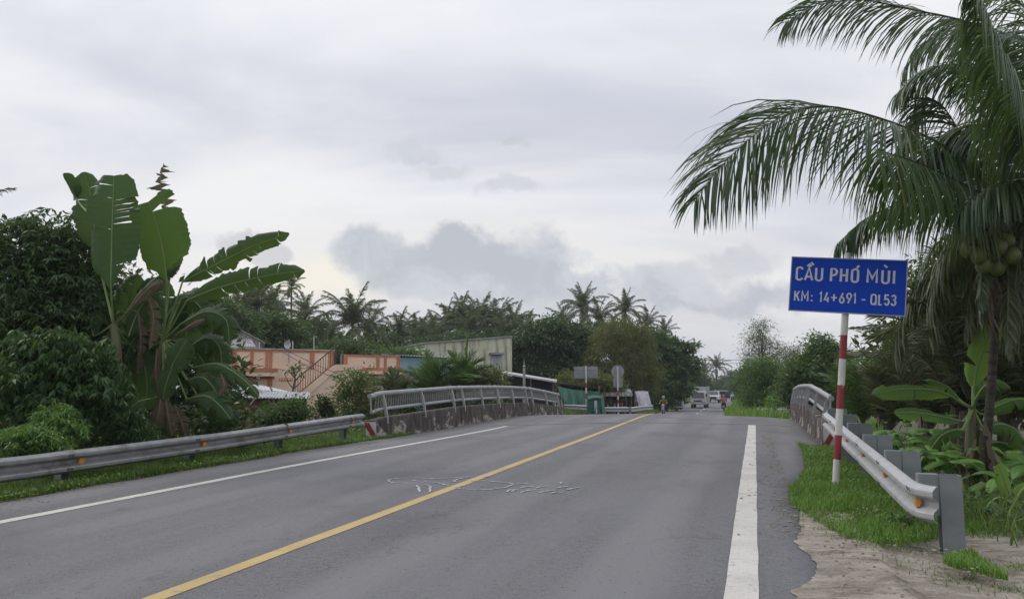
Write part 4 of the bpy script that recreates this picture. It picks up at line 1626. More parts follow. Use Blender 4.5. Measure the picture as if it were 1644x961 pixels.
# ------------------------------------------------------------------ broadleaf trees, left and middle distance
T = tree
T('mango_tree', 880, 64, 'round dense dark green tree left of the olive coloured tree', [(870, 555, 50, 38), (900, 552, 48, 36), (845, 582, 38, 40), (915, 585, 40, 45), (880, 600, 60, 36), (820, 600, 18, 28)],
  L_MANGO, 800, 18, .34, .14, .45, 1, trunk_r=.3)
T('olive_tree', 1002, 60, 'yellowish olive tree with fine hanging foliage behind the round sign', [(1000, 540, 40, 30), (985, 575, 42, 40), (1020, 575, 34, 45), (1005, 605, 48, 34), (960, 605, 32, 22), (1035, 610, 22, 28)],
  L_OLIVE, 640, 18, .22, .06, .42, 2, trunk_r=.2, droop=.8, trunk_px=1007)
T('layered_tree', 1068, 84, 'dark layered tree overhanging the road left of the white truck', [(1055, 548, 26, 12), (1085, 558, 30, 12), (1062, 572, 34, 12), (1095, 580, 26, 11), (1060, 595, 40, 14), (1100, 600, 20, 12), (1062, 618, 44, 20), (1045, 560, 26, 30), (1056, 643, 34, 14), (1085, 624, 22, 12)],
  L_TERM, 900, 20, .42, .20, .46, 3, trunk_r=.25, flat=.4, shell=.7)
T('hedge_tree', 930, 55, 'low olive green bush hanging over the stalls behind the rectangular sign', [(935, 612, 36, 16), (905, 618, 22, 14), (960, 618, 28, 15), (985, 625, 18, 14)], L_OLIVE, 260, 16, .2, .07, .35, 4, trunk_r=.1)
bl = [
    (515, 545, 84, [(510, 540, 30, 28), (540, 560, 26, 24), (490, 560, 24, 26)], L_MID, 'bushy green tree behind the left roof parapet of the peach house'),
    (430, 530, 62, [(420, 530, 40, 26), (455, 540, 34, 28), (395, 545, 30, 24)], L_MID, 'light bushy tree below the slender areca palm'),
    (618, 555, 90, [(615, 555, 26, 28), (640, 570, 30, 24), (595, 570, 24, 26)], L_TREE, 'dark tree between the loose coconut palm and the palm row'),
    (700, 565, 86, [(690, 565, 40, 24), (730, 558, 40, 24)], L_TREE, 'dark broad tree over the blue roof before the palm row'),
    (790, 556, 95, [(770, 556, 50, 24), (815, 560, 40, 24)], L_TREE, 'dark foliage under the palm crowns at the right end of the palm row'),
    (545, 580, 66, [(545, 575, 34, 26), (580, 580, 34, 26)], L_MID, 'bushy tree over the gap between the two roof parapets'),
    (350, 520, 55, [(345, 520, 34, 40), (375, 535, 30, 34)], L_MID, 'bushy tree seen through the banana leaves above the gabled roof'),
    (960, 540, 100, [(955, 540, 40, 26), (1000, 545, 36, 24), (1045, 555, 30, 24)], L_TREE, 'dark tree filling the space under the two tall coconut palms'),
    (640, 590, 52, [(640, 590, 30, 18)], L_MID, 'low bush beside the blue walled shed'),
]
for i, (px, py, d, bb, m_, lab) in enumerate(bl):
    T('broadleaf_tree', px, d, lab, bb, m_, 220, 15, .36, .16, .6, 20 + i, 'trees behind the houses')
T('dark_tree', 45, 15.5, 'dark tree mass at the far left edge behind the bushes', [(20, 400, 50, 50), (75, 392, 48, 44), (115, 405, 32, 58), (30, 470, 60, 70), (100, 480, 60, 70), (60, 550, 95, 80), (130, 560, 60, 90), (150, 470, 30, 60)],
  L_TREE, 900, 6, .145, .045, .24, 40, trunk_r=.14, palmate=6, limbs=6)
T('dark_tree', 130, 19.5, 'dark foliage filling the gap behind both banana plants', [(200, 560, 90, 110), (290, 600, 80, 90), (80, 560, 110, 130), (330, 620, 60, 60), (150, 470, 60, 60)], L_TREE, 950, 14, .20, .09, .4, 41, limbs=5)
T('drooping_bush', 90, 12.9, 'bright green drooping bush under the dark tree at left', [(50, 568, 46, 36), (100, 560, 48, 32), (150, 575, 32, 34), (70, 610, 60, 42), (140, 620, 50, 44), (20, 620, 44, 50), (100, 660, 70, 34), (190, 640, 28, 32)],
  L_CASS, 560, 4, .13, .04, .16, 42, cat='bush', trunk_r=.05, palmate=7, droop=.55, tname='stem')
T('dark_bush', 40, 15.8, 'dark shaded bush below the drooping one at left edge', [(25, 680, 60, 46), (90, 690, 60, 40), (160, 680, 50, 40), (215, 690, 40, 30), (320, 690, 60, 26), (380, 680, 50, 26)], L_TREE, 330, 14, .14, .06, .25, 43, cat='bush', trunk_r=.05, tname='stem')
for i, (px, py, rx, ry, lab) in enumerate(((88, 676, 26, 24, 'feathery light green weed rising behind the crash barrier at left'), (50, 702, 44, 16, 'light green weed at the left edge just above the barrier'),
                                           (215, 692, 30, 14, 'fern like low green plant before the hanging dry banana leaves'))):
    T('weed', px, (11.9, 11.3, 13.2)[i], lab, [(px, py, rx, ry), (px + 26, py + 12, rx * .7, ry * .6), (px - 30, py + 14, rx * .6, ry * .6), (px + 8, py - 12, rx * .35, ry * .5)], L_FERN if i < 2 else L_CASS, 150, 7, .10, .022, .1, 50 + i, cat='weed', trunk_r=.012, limbs=3, palmate=4, tname='stem')
T('garden_bush', 450, 24, 'leafy green bush before the red brick wall', [(452, 668, 28, 16), (474, 660, 18, 20), (424, 680, 16, 9)], L_MID, 260, 16, .13, .05, .2, 60, cat='bush', trunk_r=.05, tname='stem')
T('reddish_bush', 570, 25, 'bush with reddish tips at the near end of the left bridge railing', [(572, 640, 32, 30), (560, 615, 24, 22), (590, 620, 18, 24), (580, 665, 34, 22)], L_RED, 300, 18, .12, .04, .2, 61, cat='bush', trunk_r=.05, tname='stem')
T('dry_bush', 515, 26, 'brownish twiggy scrub between the two green bushes by the stairs', [(512, 660, 26, 12), (495, 668, 18, 10), (535, 664, 16, 14)], L_DRY, 120, 12, .09, .03, .18, 62, cat='bush', trunk_r=.03, limbs=8, tname='stem')
T('climbing_bush', 520, 25.5, 'small dark climbing plant in front of the outside stairs', [(521, 650, 9, 14), (531, 660, 8, 10)], L_TREE, 60, 12, .12, .06, .1, 63, cat='bush', trunk_r=.03, tname='stem')
T('bank_bush', 700, 37.5, 'dark scrub on the canal bank seen through the left railing', [(625, 656, 30, 20), (680, 652, 44, 18), (740, 648, 40, 16), (795, 646, 30, 14)], L_TREE, 420, 16, .2, .08, .3, 66, cat='bush', trunk_r=.04, tname='stem')
T('pale_bush', 790, 33, 'pale dry bush right of the fan palms behind the railing', [(780, 602, 26, 14), (800, 607, 14, 10), (765, 607, 14, 10)], L_OLIVE, 150, 14, .13, .04, .2, 64, cat='bush', trunk_r=.04, tname='stem')
T('reed_bush', 640, 37, 'dark low bush behind the left end of the bridge railing', [(630, 630, 30, 16), (680, 628, 50, 16), (740, 622, 50, 16)], L_MID, 220, 14, .16, .05, .25, 65, cat='bush', trunk_r=.04, tname='stem')

# ------------------------------------------------------------------ right-hand side, middle distance
T('wispy_tree', 1222, 82, 'tall thin wispy tree against the sky right of the road', [(1222, 525, 17, 14), (1210, 545, 18, 16), (1232, 555, 20, 18), (1205, 570, 14, 14), (1255, 565, 16, 12), (1228, 585, 30, 18)],
  L_GREY, 520, 13, .30, .05, .6, 70, trunk_r=.13, limbs=34, shell=.9)
T('wispy_tree', 1274, 78, 'thin sparse tree at the right of the taller wispy tree', [(1274, 566, 13, 10), (1280, 580, 14, 12), (1266, 590, 14, 12)], L_GREY, 200, 12, .30, .05, .55, 71, trunk_r=.08, limbs=9, shell=.9)
T('bright_tree', 1228, 62, 'bright light green rounded tree right of the road beyond the bridge', [(1226, 596, 28, 24), (1212, 616, 24, 24), (1245, 618, 30, 26), (1228, 636, 40, 18), (1262, 622, 22, 28)],
  L_LIGHT, 330, 17, .24, .07, .42, 72, trunk_r=.14)
T('green_tree', 1318, 42, 'green tree rising behind the right bridge railing', [(1318, 568, 24, 28), (1335, 590, 30, 34), (1300, 600, 34, 28), (1280, 620, 26, 26), (1340, 625, 44, 34), (1310, 640, 40, 20)],
  L_MID, 420, 16, .24, .09, .36, 73, trunk_r=.16)
T('green_bush', 1260, 50, 'low light green bush at the far end of the right railing', [(1262, 640, 18, 12), (1246, 644, 14, 9)], L_LIGHT, 90, 14, .2, .07, .25, 74, cat='bush', trunk_r=.04, tname='stem')
# far end of the road
fr_ = ((1112, 606, 18, 14, 170, 'low tree left of the two distant palms'), (1128, 616, 16, 10, 190, 'bush under the shorter distant palm'), (1174, 608, 14, 11, 240, 'rounded far tree right of the taller distant palm'),
       (1190, 606, 12, 12, 230, 'dark far tree at the left side of the bright green tree'), (1158, 618, 16, 8, 230, 'low dark bush under the taller distant palm'), (1183, 620, 14, 8, 200, 'low far bush where the road ends'),
       (1200, 612, 12, 16, 130, 'shrubby tree hugging the left side of the bright green tree'))
for i, (px, py, rx, ry, d, lab) in enumerate(fr_):
    T('far_tree', px, d, lab, [(px, py, rx, ry), (px + rx * .5, py + ry * .6, rx * .8, ry * .7), (px - rx * .5, py + ry * .6, rx * .8, ry * .7)], L_MID if i % 2 else L_TREE, 110, 12, .6, .28, .9, 80 + i, 'far trees at the end of the road', limbs=2, trunk_r=.2)
# a wood that closes the view behind everything, beyond counting
rg = np.random.default_rng(3)
Bw = []
for x in np.arange(-260, 330, 7.0):
    if -14 < x - (-60) * 0 < 0 and False:
        continue
    dd = rg.uniform(250, 330)
    lat = x * 1.0
    p = RV * lat + FV * dd
    h = rg.uniform(3.5, 6.5)
    Bw.append((p[0], p[1], h * .45 - 1, 6, 6, h * .62))
V_, Q_, tint, cc = crown_geo(Bw, 1500, 14, .95, .45, 1.6, 90)
o = npobj('distant_wood', V_, Q_, mats=[L_TREE], tint=tint)
tag(o, kind='stuff')

# trees that close the view on the right behind the palms
for i, (px, d, bb, lab) in enumerate((
        (1490, 27, [(1450, 560, 50, 60), (1500, 540, 60, 80), (1540, 500, 50, 70), (1420, 620, 60, 40)], 'dark tree behind the sign panel and nipa fronds'),
        (1600, 22, [(1600, 520, 70, 100), (1640, 440, 60, 90), (1560, 600, 80, 70), (1680, 560, 60, 120), (1680, 380, 50, 90)], 'dark tree behind the coconut palm at the right edge'),
        (1470, 34, [(1475, 455, 20, 40), (1500, 440, 24, 36), (1520, 480, 30, 40)], 'thin leafed tree top showing right of the sign panel'))):
    T('dark_tree', px, d, lab, bb, L_TREE if i < 2 else L_GREY, (460, 620, 110)[i], (15, 15, 9)[i], .3, .12, .45, 100 + i, limbs=(4, 4, 8)[i])

# ------------------------------------------------------------------ fan palms and nipa clumps
def clump(name, label, px, d, base_py, fronds, mat, L, n, w, seed, cat='palm', rmat=None, droop=.55, lift=.2, rr=.018, group=None, **kw):
    """A stemless palm: fronds given as lists of (px, py, d offset) from the base outward."""
    b = P(px, base_py, d)
    root = thing(name, b, label, cat, group)
    for k, f in enumerate(fronds):
        C = [P(a[0], a[1], d + (a[2] if len(a) > 2 else 0)) for a in f]
        g = frond_geo(C, L, n, w, seed * 50 + k, droop=droop, lift=lift, rr=rr, **kw)
        npobj('frond', g[0], g[1], mats=[mat, rmat or M_RACH], parent=root, tint=g[2], midx=g[3])
    MB().tube([b + np.array((0, 0, -.6)), b, b + np.array((0, 0, .35))], [.16, .14, .08], 7).build('stem', M_BARKD, root, world=True)
    return root


def spray(px, py, r, a0, a1, n, seed, bend=.35, dd=1.0, sq=.85):
    """n fronds rising from (px, py) between screen angles a0..a1 (deg, 90 = up), drooping outward."""
    rg_ = np.random.default_rng(seed)
    out = []
    for i in range(n):
        a = math.radians(a0 + (a1 - a0) * (i + .5) / n + rg_.normal(0, 5))
        R_ = r * rg_.uniform(.75, 1.1)
        dz = rg_.uniform(-1, 1) * dd
        cx_, cy_ = math.cos(a), math.sin(a)
        e_ = (px + cx_ * R_ * 1.05, py - cy_ * R_ * sq + abs(cx_) * R_ * bend)
        m_ = (px + cx_ * R_ * .5, py - cy_ * R_ * .62)
        out.append([(px, py, 0), (m_[0], m_[1], dz * .5), (e_[0], e_[1], dz)])
    return out


clump('fan_palm', 'green fan of palm fronds left of centre behind the bridge railing', 690, 32, 640, spray(690, 640, 84, 30, 155, 14, 1, .15, 1.5), L_FAN, .72, 80, .026, 1, droop=.35)
clump('fan_palm', 'fan of palm fronds with one tall upright spear behind the railing', 742, 33, 638, spray(742, 638, 82, 28, 150, 13, 2, .15, 1.5) + [[(742, 634), (748, 590), (752, 545)]], L_FAN, .72, 80, .026, 2, droop=.35)
clump('fan_palm', 'drier palm clump with fronds bending over the reddish bush', 635, 31, 645, spray(635, 642, 62, 40, 160, 10, 3, .2, 1), L_NIPA, .6, 64, .026, 3, droop=.4)
clump('nipa_palm', 'bright nipa fronds standing just right of the sign post', 1372, 24, 690, spray(1385, 680, 125, 45, 122, 13, 4, .12, 1.5), L_FAN, .75, 40, .042, 4, group='nipa palms right of the sign')
clump('nipa_palm', 'nipa clump with feathery fronds below the sign panel', 1425, 21, 700, spray(1430, 690, 150, 40, 125, 15, 5, .15, 1.5), L_NIPA, .7, 44, .040, 5, group='nipa palms right of the sign')
clump('nipa_palm', 'shaded nipa clump behind the horizontal banana leaves', 1490, 18, 700, spray(1495, 690, 215, 40, 128, 17, 6, .2, 1.2), L_NIPA, .75, 48, .038, 6, group='nipa palms right of the sign')
clump('nipa_palm', 'dark dry nipa clump right below the sign panel corner', 1535, 16.5, 680, spray(1540, 670, 250, 40, 128, 17, 7, .25, 1.0), L_NIPA, .7, 50, .036, 7, rmat=M_RACHD, group='nipa palms right of the sign')
clump('nipa_palm', 'dark nipa clump at the right edge behind the coconut trunk', 1625, 15.5, 700, spray(1625, 690, 280, 45, 135, 16, 8, .3, 1.0), L_NIPA, .75, 50, .036, 8, rmat=M_RACHD, group='nipa palms right of the sign')

clump('nipa_palm', 'tall dark nipa clump filling the view between sign panel and coconut trunk', 1550, 14.5, 690, spray(1555, 640, 285, 55, 132, 15, 9, .35, 1.2), L_NIPA, .8, 56, .032, 9, rmat=M_RACHD, group='nipa palms right of the sign')
clump('nipa_palm', 'tall dark nipa clump behind the trunk at the right picture edge', 1670, 13.5, 690, spray(1670, 640, 320, 60, 140, 14, 10, .35, 1.2), L_NIPA, .8, 56, .032, 10, rmat=M_RACHD, group='nipa palms right of the sign')

# ------------------------------------------------------------------ the near coconut palms at upper right
def coconut(base_px, base_d, crown, d, label, fronds, seed, trunk_r=.13, base_py=None):
    x, y = A(base_px, base_d)
    z = float(ground_z(x, y))
    root = thing('coconut_palm', (x, y, z), label, 'palm tree')
    c = P(crown[0], crown[1], d)
    tk = resample([(x, y, z - .2), (x, y, z + .4), ((x + c[0]) / 2, (y + c[1]) / 2, (z + c[2]) / 2), c - np.array((0, 0, .15)), c + np.array((0, 0, .25))], 24)
    rr = np.interp(np.linspace(0, 1, 24), [0, .1, .25, .9, 1], [trunk_r * 1.7, trunk_r * 1.25, trunk_r, trunk_r * .95, trunk_r * 1.3]) * (1 + .05 * (np.arange(24) % 2))
    MB().tube(tk, rr, 10).build('trunk', M_BARKD, root, smooth=True, world=True)
    for k, f in enumerate(fronds):
        C = [c] + [P(a[0], a[1], d + a[2]) for a in f['c']]
        kw = dict(L=1.0, n=130, w=.027, droop=1.6, lift=-.45, rr=.022, mat=L_PALM, jit=.22)
        kw.update({q: v for q, v in f.items() if q != 'c'})
        m_ = kw.pop('mat')
        g = frond_geo(C, kw.pop('L'), kw.pop('n'), kw.pop('w'), seed * 40 + k, **kw)
        npobj('frond', g[0], g[1], mats=[m_, M_RACHD if k % 2 else M_RACH], parent=root, tint=g[2], midx=g[3])
    return root, c


F1 = [
    dict(c=[(1560, 268, -.3), (1493, 222, -.5), (1400, 186, -.7), (1318, 170, -.9), (1258, 186, -1.0), (1208, 219, -1.1), (1153, 272, -1.2), (1116, 322, -1.2)], L=1.42, n=190, b0=78, b1=26, lifts=(-1.1, -.75), fade=.9, droop=1.1, w=.027, jit=.12,
         prof=(.6, .95, 1, .85, .35), side_hint=(FV, FV * .35 + np.array((0, 0, .9)))),
    dict(c=[(1580, 308, -.5), (1573, 309, -.6), (1490, 268, -1.2), (1404, 238, -1.7)], L=1.2, n=120, prof=(.8, 1, 1, .95, .75), b0=80, b1=62, lifts=(-1.6, -1.3), droop=2.2, mat=L_PALML, jit=.12),
    dict(c=[(1560, 330, .2), (1480, 318, .4), (1400, 345, .5), (1345, 390, .5)], L=.85, n=117),
    dict(c=[(1545, 220, .5), (1500, 160, .8), (1465, 190, 1.0), (1440, 240, 1.1)], L=1.0, n=117),
    dict(c=[(1620, 180, .3), (1600, 60, .5), (1540, 30, .8)], L=1.0, n=104),
    dict(c=[(1560, 360, .6), (1510, 420, 1.0), (1490, 500, 1.2)], L=.8, n=104, mat=L_NIPA),
    dict(c=[(1600, 400, -.4), (1582, 450, -.5), (1574, 500, -.5)], L=.5, n=60, mat=L_DRY, prof=(.4, .6, .8, 1, .9)),
    dict(c=[(1592, 380, -.4), (1580, 420, -.6), (1574, 470, -.7), (1572, 520, -.7)], L=.28, n=60, mat=L_PALM),
    dict(c=[(1612, 385, -.4), (1618, 440, -.6), (1618, 510, -.7), (1616, 560, -.7)], L=.4, n=80, mat=L_NIPA),
    dict(c=[(1640, 300, -.6), (1690, 270, -1.2), (1740, 300, -1.6)], L=.9, n=104),
    dict(c=[(1640, 360, .2), (1680, 420, .3), (1690, 520, .3)], L=.8, n=91, mat=L_NIPA),
    dict(c=[(1640, 350, .8), (1670, 380, 1.4), (1680, 470, 1.8)], L=.9, n=90),
    dict(c=[(1560, 370, 1.6), (1520, 380, 2.4), (1478, 430, 2.8), (1462, 500, 3.0)], L=.9, n=90),
    dict(c=[(1530, 290, 1.2), (1470, 280, 1.8), (1440, 330, 2.2)], L=.9, n=104),
    dict(c=[(1590, 270, .6), (1540, 220, 1.0), (1520, 260, 1.4)], L=1.0, n=104),
    dict(c=[(1630, 260, .8), (1640, 180, 1.2), (1600, 150, 1.6)], L=1.0, n=104),
    dict(c=[(1570, 380, 1.4), (1530, 400, 1.9), (1500, 460, 2.2), (1490, 540, 2.3)], L=.9, n=90, mat=L_NIPA),
    dict(c=[(1580, 400, .6), (1560, 450, .9), (1548, 530, 1.0)], L=.7, n=80, mat=L_NIPA),
    dict(c=[(1620, 400, .6), (1632, 450, .8), (1640, 540, .9)], L=.8, n=90, mat=L_NIPA),
    dict(c=[(1600, 420, .9), (1620, 480, 1.3), (1630, 560, 1.4)], L=.8, n=80, mat=L_NIPA),
    dict(c=[(1560, 400, 1.8), (1500, 430, 2.6), (1450, 500, 3.0), (1435, 570, 3.1)], L=.9, n=90, mat=L_NIPA),
    dict(c=[(1590, 300, 1.2), (1560, 250, 2.0), (1500, 240, 2.6), (1460, 290, 2.8)], L=1.0, n=104),
]
palmA, cA = coconut(1573, 10.9, (1604, 345), 10.9, 'coconut palm with green nuts whose long frond arches left above the sign', F1, 1, .058)
cup = [(-38, 52), (-22, 58), (-6, 66), (-20, 84), (-42, 74), (8, 82), (24, 70), (40, 60), (34, 90), (52, 84), (-10, 100), (20, 104), (70, -16), (60, 6)]
for k, (dx, dy) in enumerate(cup):
    p = P(1586 + dx * .75, 330 + dy * .95 + (0 if k < 12 else 0), 9.95 + .08 * (k % 3))
    MB().ball((0, 0, 0), (.10, .10, .125), 12).build('coconut', M_COCO, palmA, smooth=True).location = Vector(tuple(p)) - palmA.location
for k, (a, b) in enumerate((((1606, 345), (1560, 350)), ((1606, 350), (1590, 300)), ((1606, 380), (1640, 400)))):
    p, q = P(a[0], a[1], 10.8), P(b[0], b[1], 10.4)
    MB().tube(resample([p, (p + q) / 2 + np.array((0, 0, .12)), q], 7), np.linspace(.03, .012, 7), 6).build('flower_stalk', M_RACHD, palmA, world=True)
for k in range(9):
    a = k * .7
    x_, y_, z_ = palmA.location
    r0, r1 = .09, .16 + .05 * (k % 3)
    h_ = .75 + .12 * ((k * 5) % 4)
    pts = [(x_ + math.cos(a) * r0, y_ + math.sin(a) * r0, z_ + h_), (x_ + math.cos(a) * r1, y_ + math.sin(a) * r1, z_ + h_ * .55), (x_ + math.cos(a) * (r1 + .05), y_ + math.sin(a) * (r1 + .05), z_ + .03)]
    V_, Q_, al = banana_blade(pts, .13, (math.cos(a), math.sin(a), .2), 300 + k, fold=-20, droop=40, tears=5, ragged=.15, n=18, shred=.3)
    npobj('dry_sheath', V_, Q_, mats=[L_DRY], parent=palmA, along=al, tint=np.full(len(V_), (k * .37) % 1), smooth=True)
F2 = [
    dict(c=[(1675, 200, -.3), (1640, 150, -.6), (1605, 75, -1.0), (1570, -20, -1.3)], L=1.45, n=190, w=.026, droop=3.2, lifts=(-1.5, -1.5), jit=.15, b0=70, mat=L_PALML),
    dict(c=[(1660, 90, .3), (1560, 38, .5), (1455, 14, .6), (1381, 0, .6), (1307, 10, .6), (1262, 36, .6)], L=1.05, n=180, b0=75, b1=26, lifts=(-1.0, -.7), fade=.9, droop=1.0, w=.022, jit=.12,
         prof=(.7, 1, 1, .85, .4), side_hint=(FV, FV * .35 + np.array((0, 0, .9)))),
    dict(c=[(1640, 170, .8), (1560, 110, 1.2), (1490, 110, 1.6), (1440, 150, 1.8)], L=1.0, n=130),
    dict(c=[(1650, 230, .3), (1580, 200, .6), (1520, 215, .9), (1475, 260, 1.0)], L=.9, n=117),
    dict(c=[(1640, 290, -.2), (1590, 300, -.3), (1540, 340, -.3)], L=.8, n=104),
    dict(c=[(1690, 120, .6), (1640, 0, .9), (1600, -60, 1.1)], L=1.2, n=117),
    dict(c=[(1660, 330, .4), (1640, 400, .6), (1630, 500, .7)], L=.9, n=104, mat=L_NIPA),
    dict(c=[(1760, 180, .4), (1830, 190, .8), (1880, 260, 1.0)], L=1.0, n=104),
    dict(c=[(1700, 150, 1.2), (1650, 60, 1.8), (1560, 70, 2.4)], L=1.1, n=117),
    dict(c=[(1680, 160, 1.6), (1600, 60, 2.2), (1500, 60, 2.8), (1450, 110, 3.0)], L=1.1, n=130),
]
palmB, cB = coconut(1652, 9.8, (1705, 285), 9.8, 'coconut palm beyond the right edge with fronds across the top corner', F2, 2, .075)

# ------------------------------------------------------------------ banana plants
def leaf_part(root, C, width, face, seed, mat=L_BAN, rib=M_MIDRIB, pet=None, rr=.018, label=None, **kw):
    V_, Q_, al = banana_blade(C, width, face, seed, **kw)
    o_ = npobj('leaf', V_, Q_, mats=[mat], parent=root, along=al, tint=np.full(len(V_), .5), smooth=True)
    K = resample(C, 12)
    pts = list(K)
    if pet is not None:
        pts = list(resample([pet, (np.array(pet) * .45 + K[0] * .55) + np.array((0, 0, -.02)), K[0]], 6)[:-1]) + pts
    n_ = len(pts)
    mb = MB().tube(pts, np.linspace(rr * 1.25, rr * .3, n_), 6)
    mbo = mb.build('midrib', rib, None, smooth=True)
    # sub-part of the leaf, shares the plant's frame
    for v in mbo.data.vertices:
        v.co = v.co - Vector(root.location)
    mbo.parent = o_
    return o_


VC = -FV + np.array((0, 0, .25))       # toward the viewer


def banana(px, d, base_py, stem, label, leaves, seed, stem_r=.11, cat='banana plant'):
    b = P(px, base_py, d)
    b[2] = float(ground_z(b[0], b[1]))
    root = thing('banana_plant', b, label, cat)
    S_ = resample([b - np.array((0, 0, .1))] + [P(s[0], s[1], d + (s[2] if len(s) > 2 else 0)) for s in stem], 12)
    MB().tube(S_, np.linspace(stem_r * 1.3, stem_r * .6, 12) * (1 + .06 * np.sin(np.arange(12) * 2.2)), 9).build('pseudostem', M_STEM, root, smooth=True, world=True)
    topp = S_[-1]
    for k, lf in enumerate(leaves):
        C = [P(a[0], a[1], d + (a[2] if len(a) > 2 else 0)) for a in lf['c']]
        kw = {q: v for q, v in lf.items() if q not in ('c', 'w', 'face', 'pet')}
        if seed == 3:
            kw.setdefault('mat', L_BANL)
        pet = lf.get('pet', 1)
        pet = topp if pet == 1 else (None if pet is None else P(pet[0], pet[1], d))
        leaf_part(root, C, lf['w'] * d / 1250, lf.get('face', VC), seed * 30 + k, pet=pet, **kw)
    return root


LX = -RV
DRY = dict(mat=L_DRY, rib=M_MIDRIBD, ragged=.12, fold=-30, droop=40, tears=8, rr=.012)
banana(186, 14.6, 700, [(188, 600), (186, 550), (182, 520)], 'left banana plant with a huge upright torn leaf', [
    dict(c=[(178, 462, -.3), (179, 400, -.3), (181, 330, -.3), (183, 282, -.25)], w=84, cut=.72, torn={1: (.18, .55, .60, .64, .68, .72, .77), -1: (.5, .8, .9)}, fold=4, droop=8, ragged=.015, base=.10, face=VC + RV * .15),
    dict(c=[(154, 400, .4), (150, 350, .4), (144, 308, .4), (134, 276, .3)], w=66, face=VC + RV * .5, torn={1: (.6, .8), -1: (.55, .62)}, fold=18, droop=30),
    dict(c=[(122, 318, .3), (113, 296, .2), (102, 278, .1)], w=34, face=VC + LX * .6, torn={1: (.4,), -1: (.6,)}, fold=10, droop=30, pet=(140, 340)),
    dict(c=[(150, 540, .5), (140, 490, .6), (132, 440, .6)], w=50, face=VC, fold=10, droop=30),
    dict(c=[(205, 500, .5), (225, 470, .5), (262, 438, .6), (290, 425, .6)], w=36, face=VC + np.array((0, 0, 1)), fold=-10, droop=40, tears=8),
    dict(c=[(214, 490, -.2), (240, 462, -.2), (262, 452, -.2)], w=30, **DRY),
    dict(c=[(236, 470, .1), (246, 510, .1), (240, 560, .1)], w=26, pet=(225, 475), shred=.3, **DRY),
    dict(c=[(222, 500, .6), (226, 550, .6), (220, 600, .6)], w=24, pet=(205, 495), shred=.3, **DRY),
    dict(c=[(206, 540, .7), (222, 500, .8), (240, 480, .8), (262, 500, .8)], w=60, face=VC, fold=-10, droop=30, tears=5),
    dict(c=[(214, 560, .9), (230, 580, .9), (236, 620, .9), (232, 660, .9)], w=66, face=VC, fold=-10, droop=30, tears=5),
], 1, .12)
DK = dict(fold=-15, droop=45)
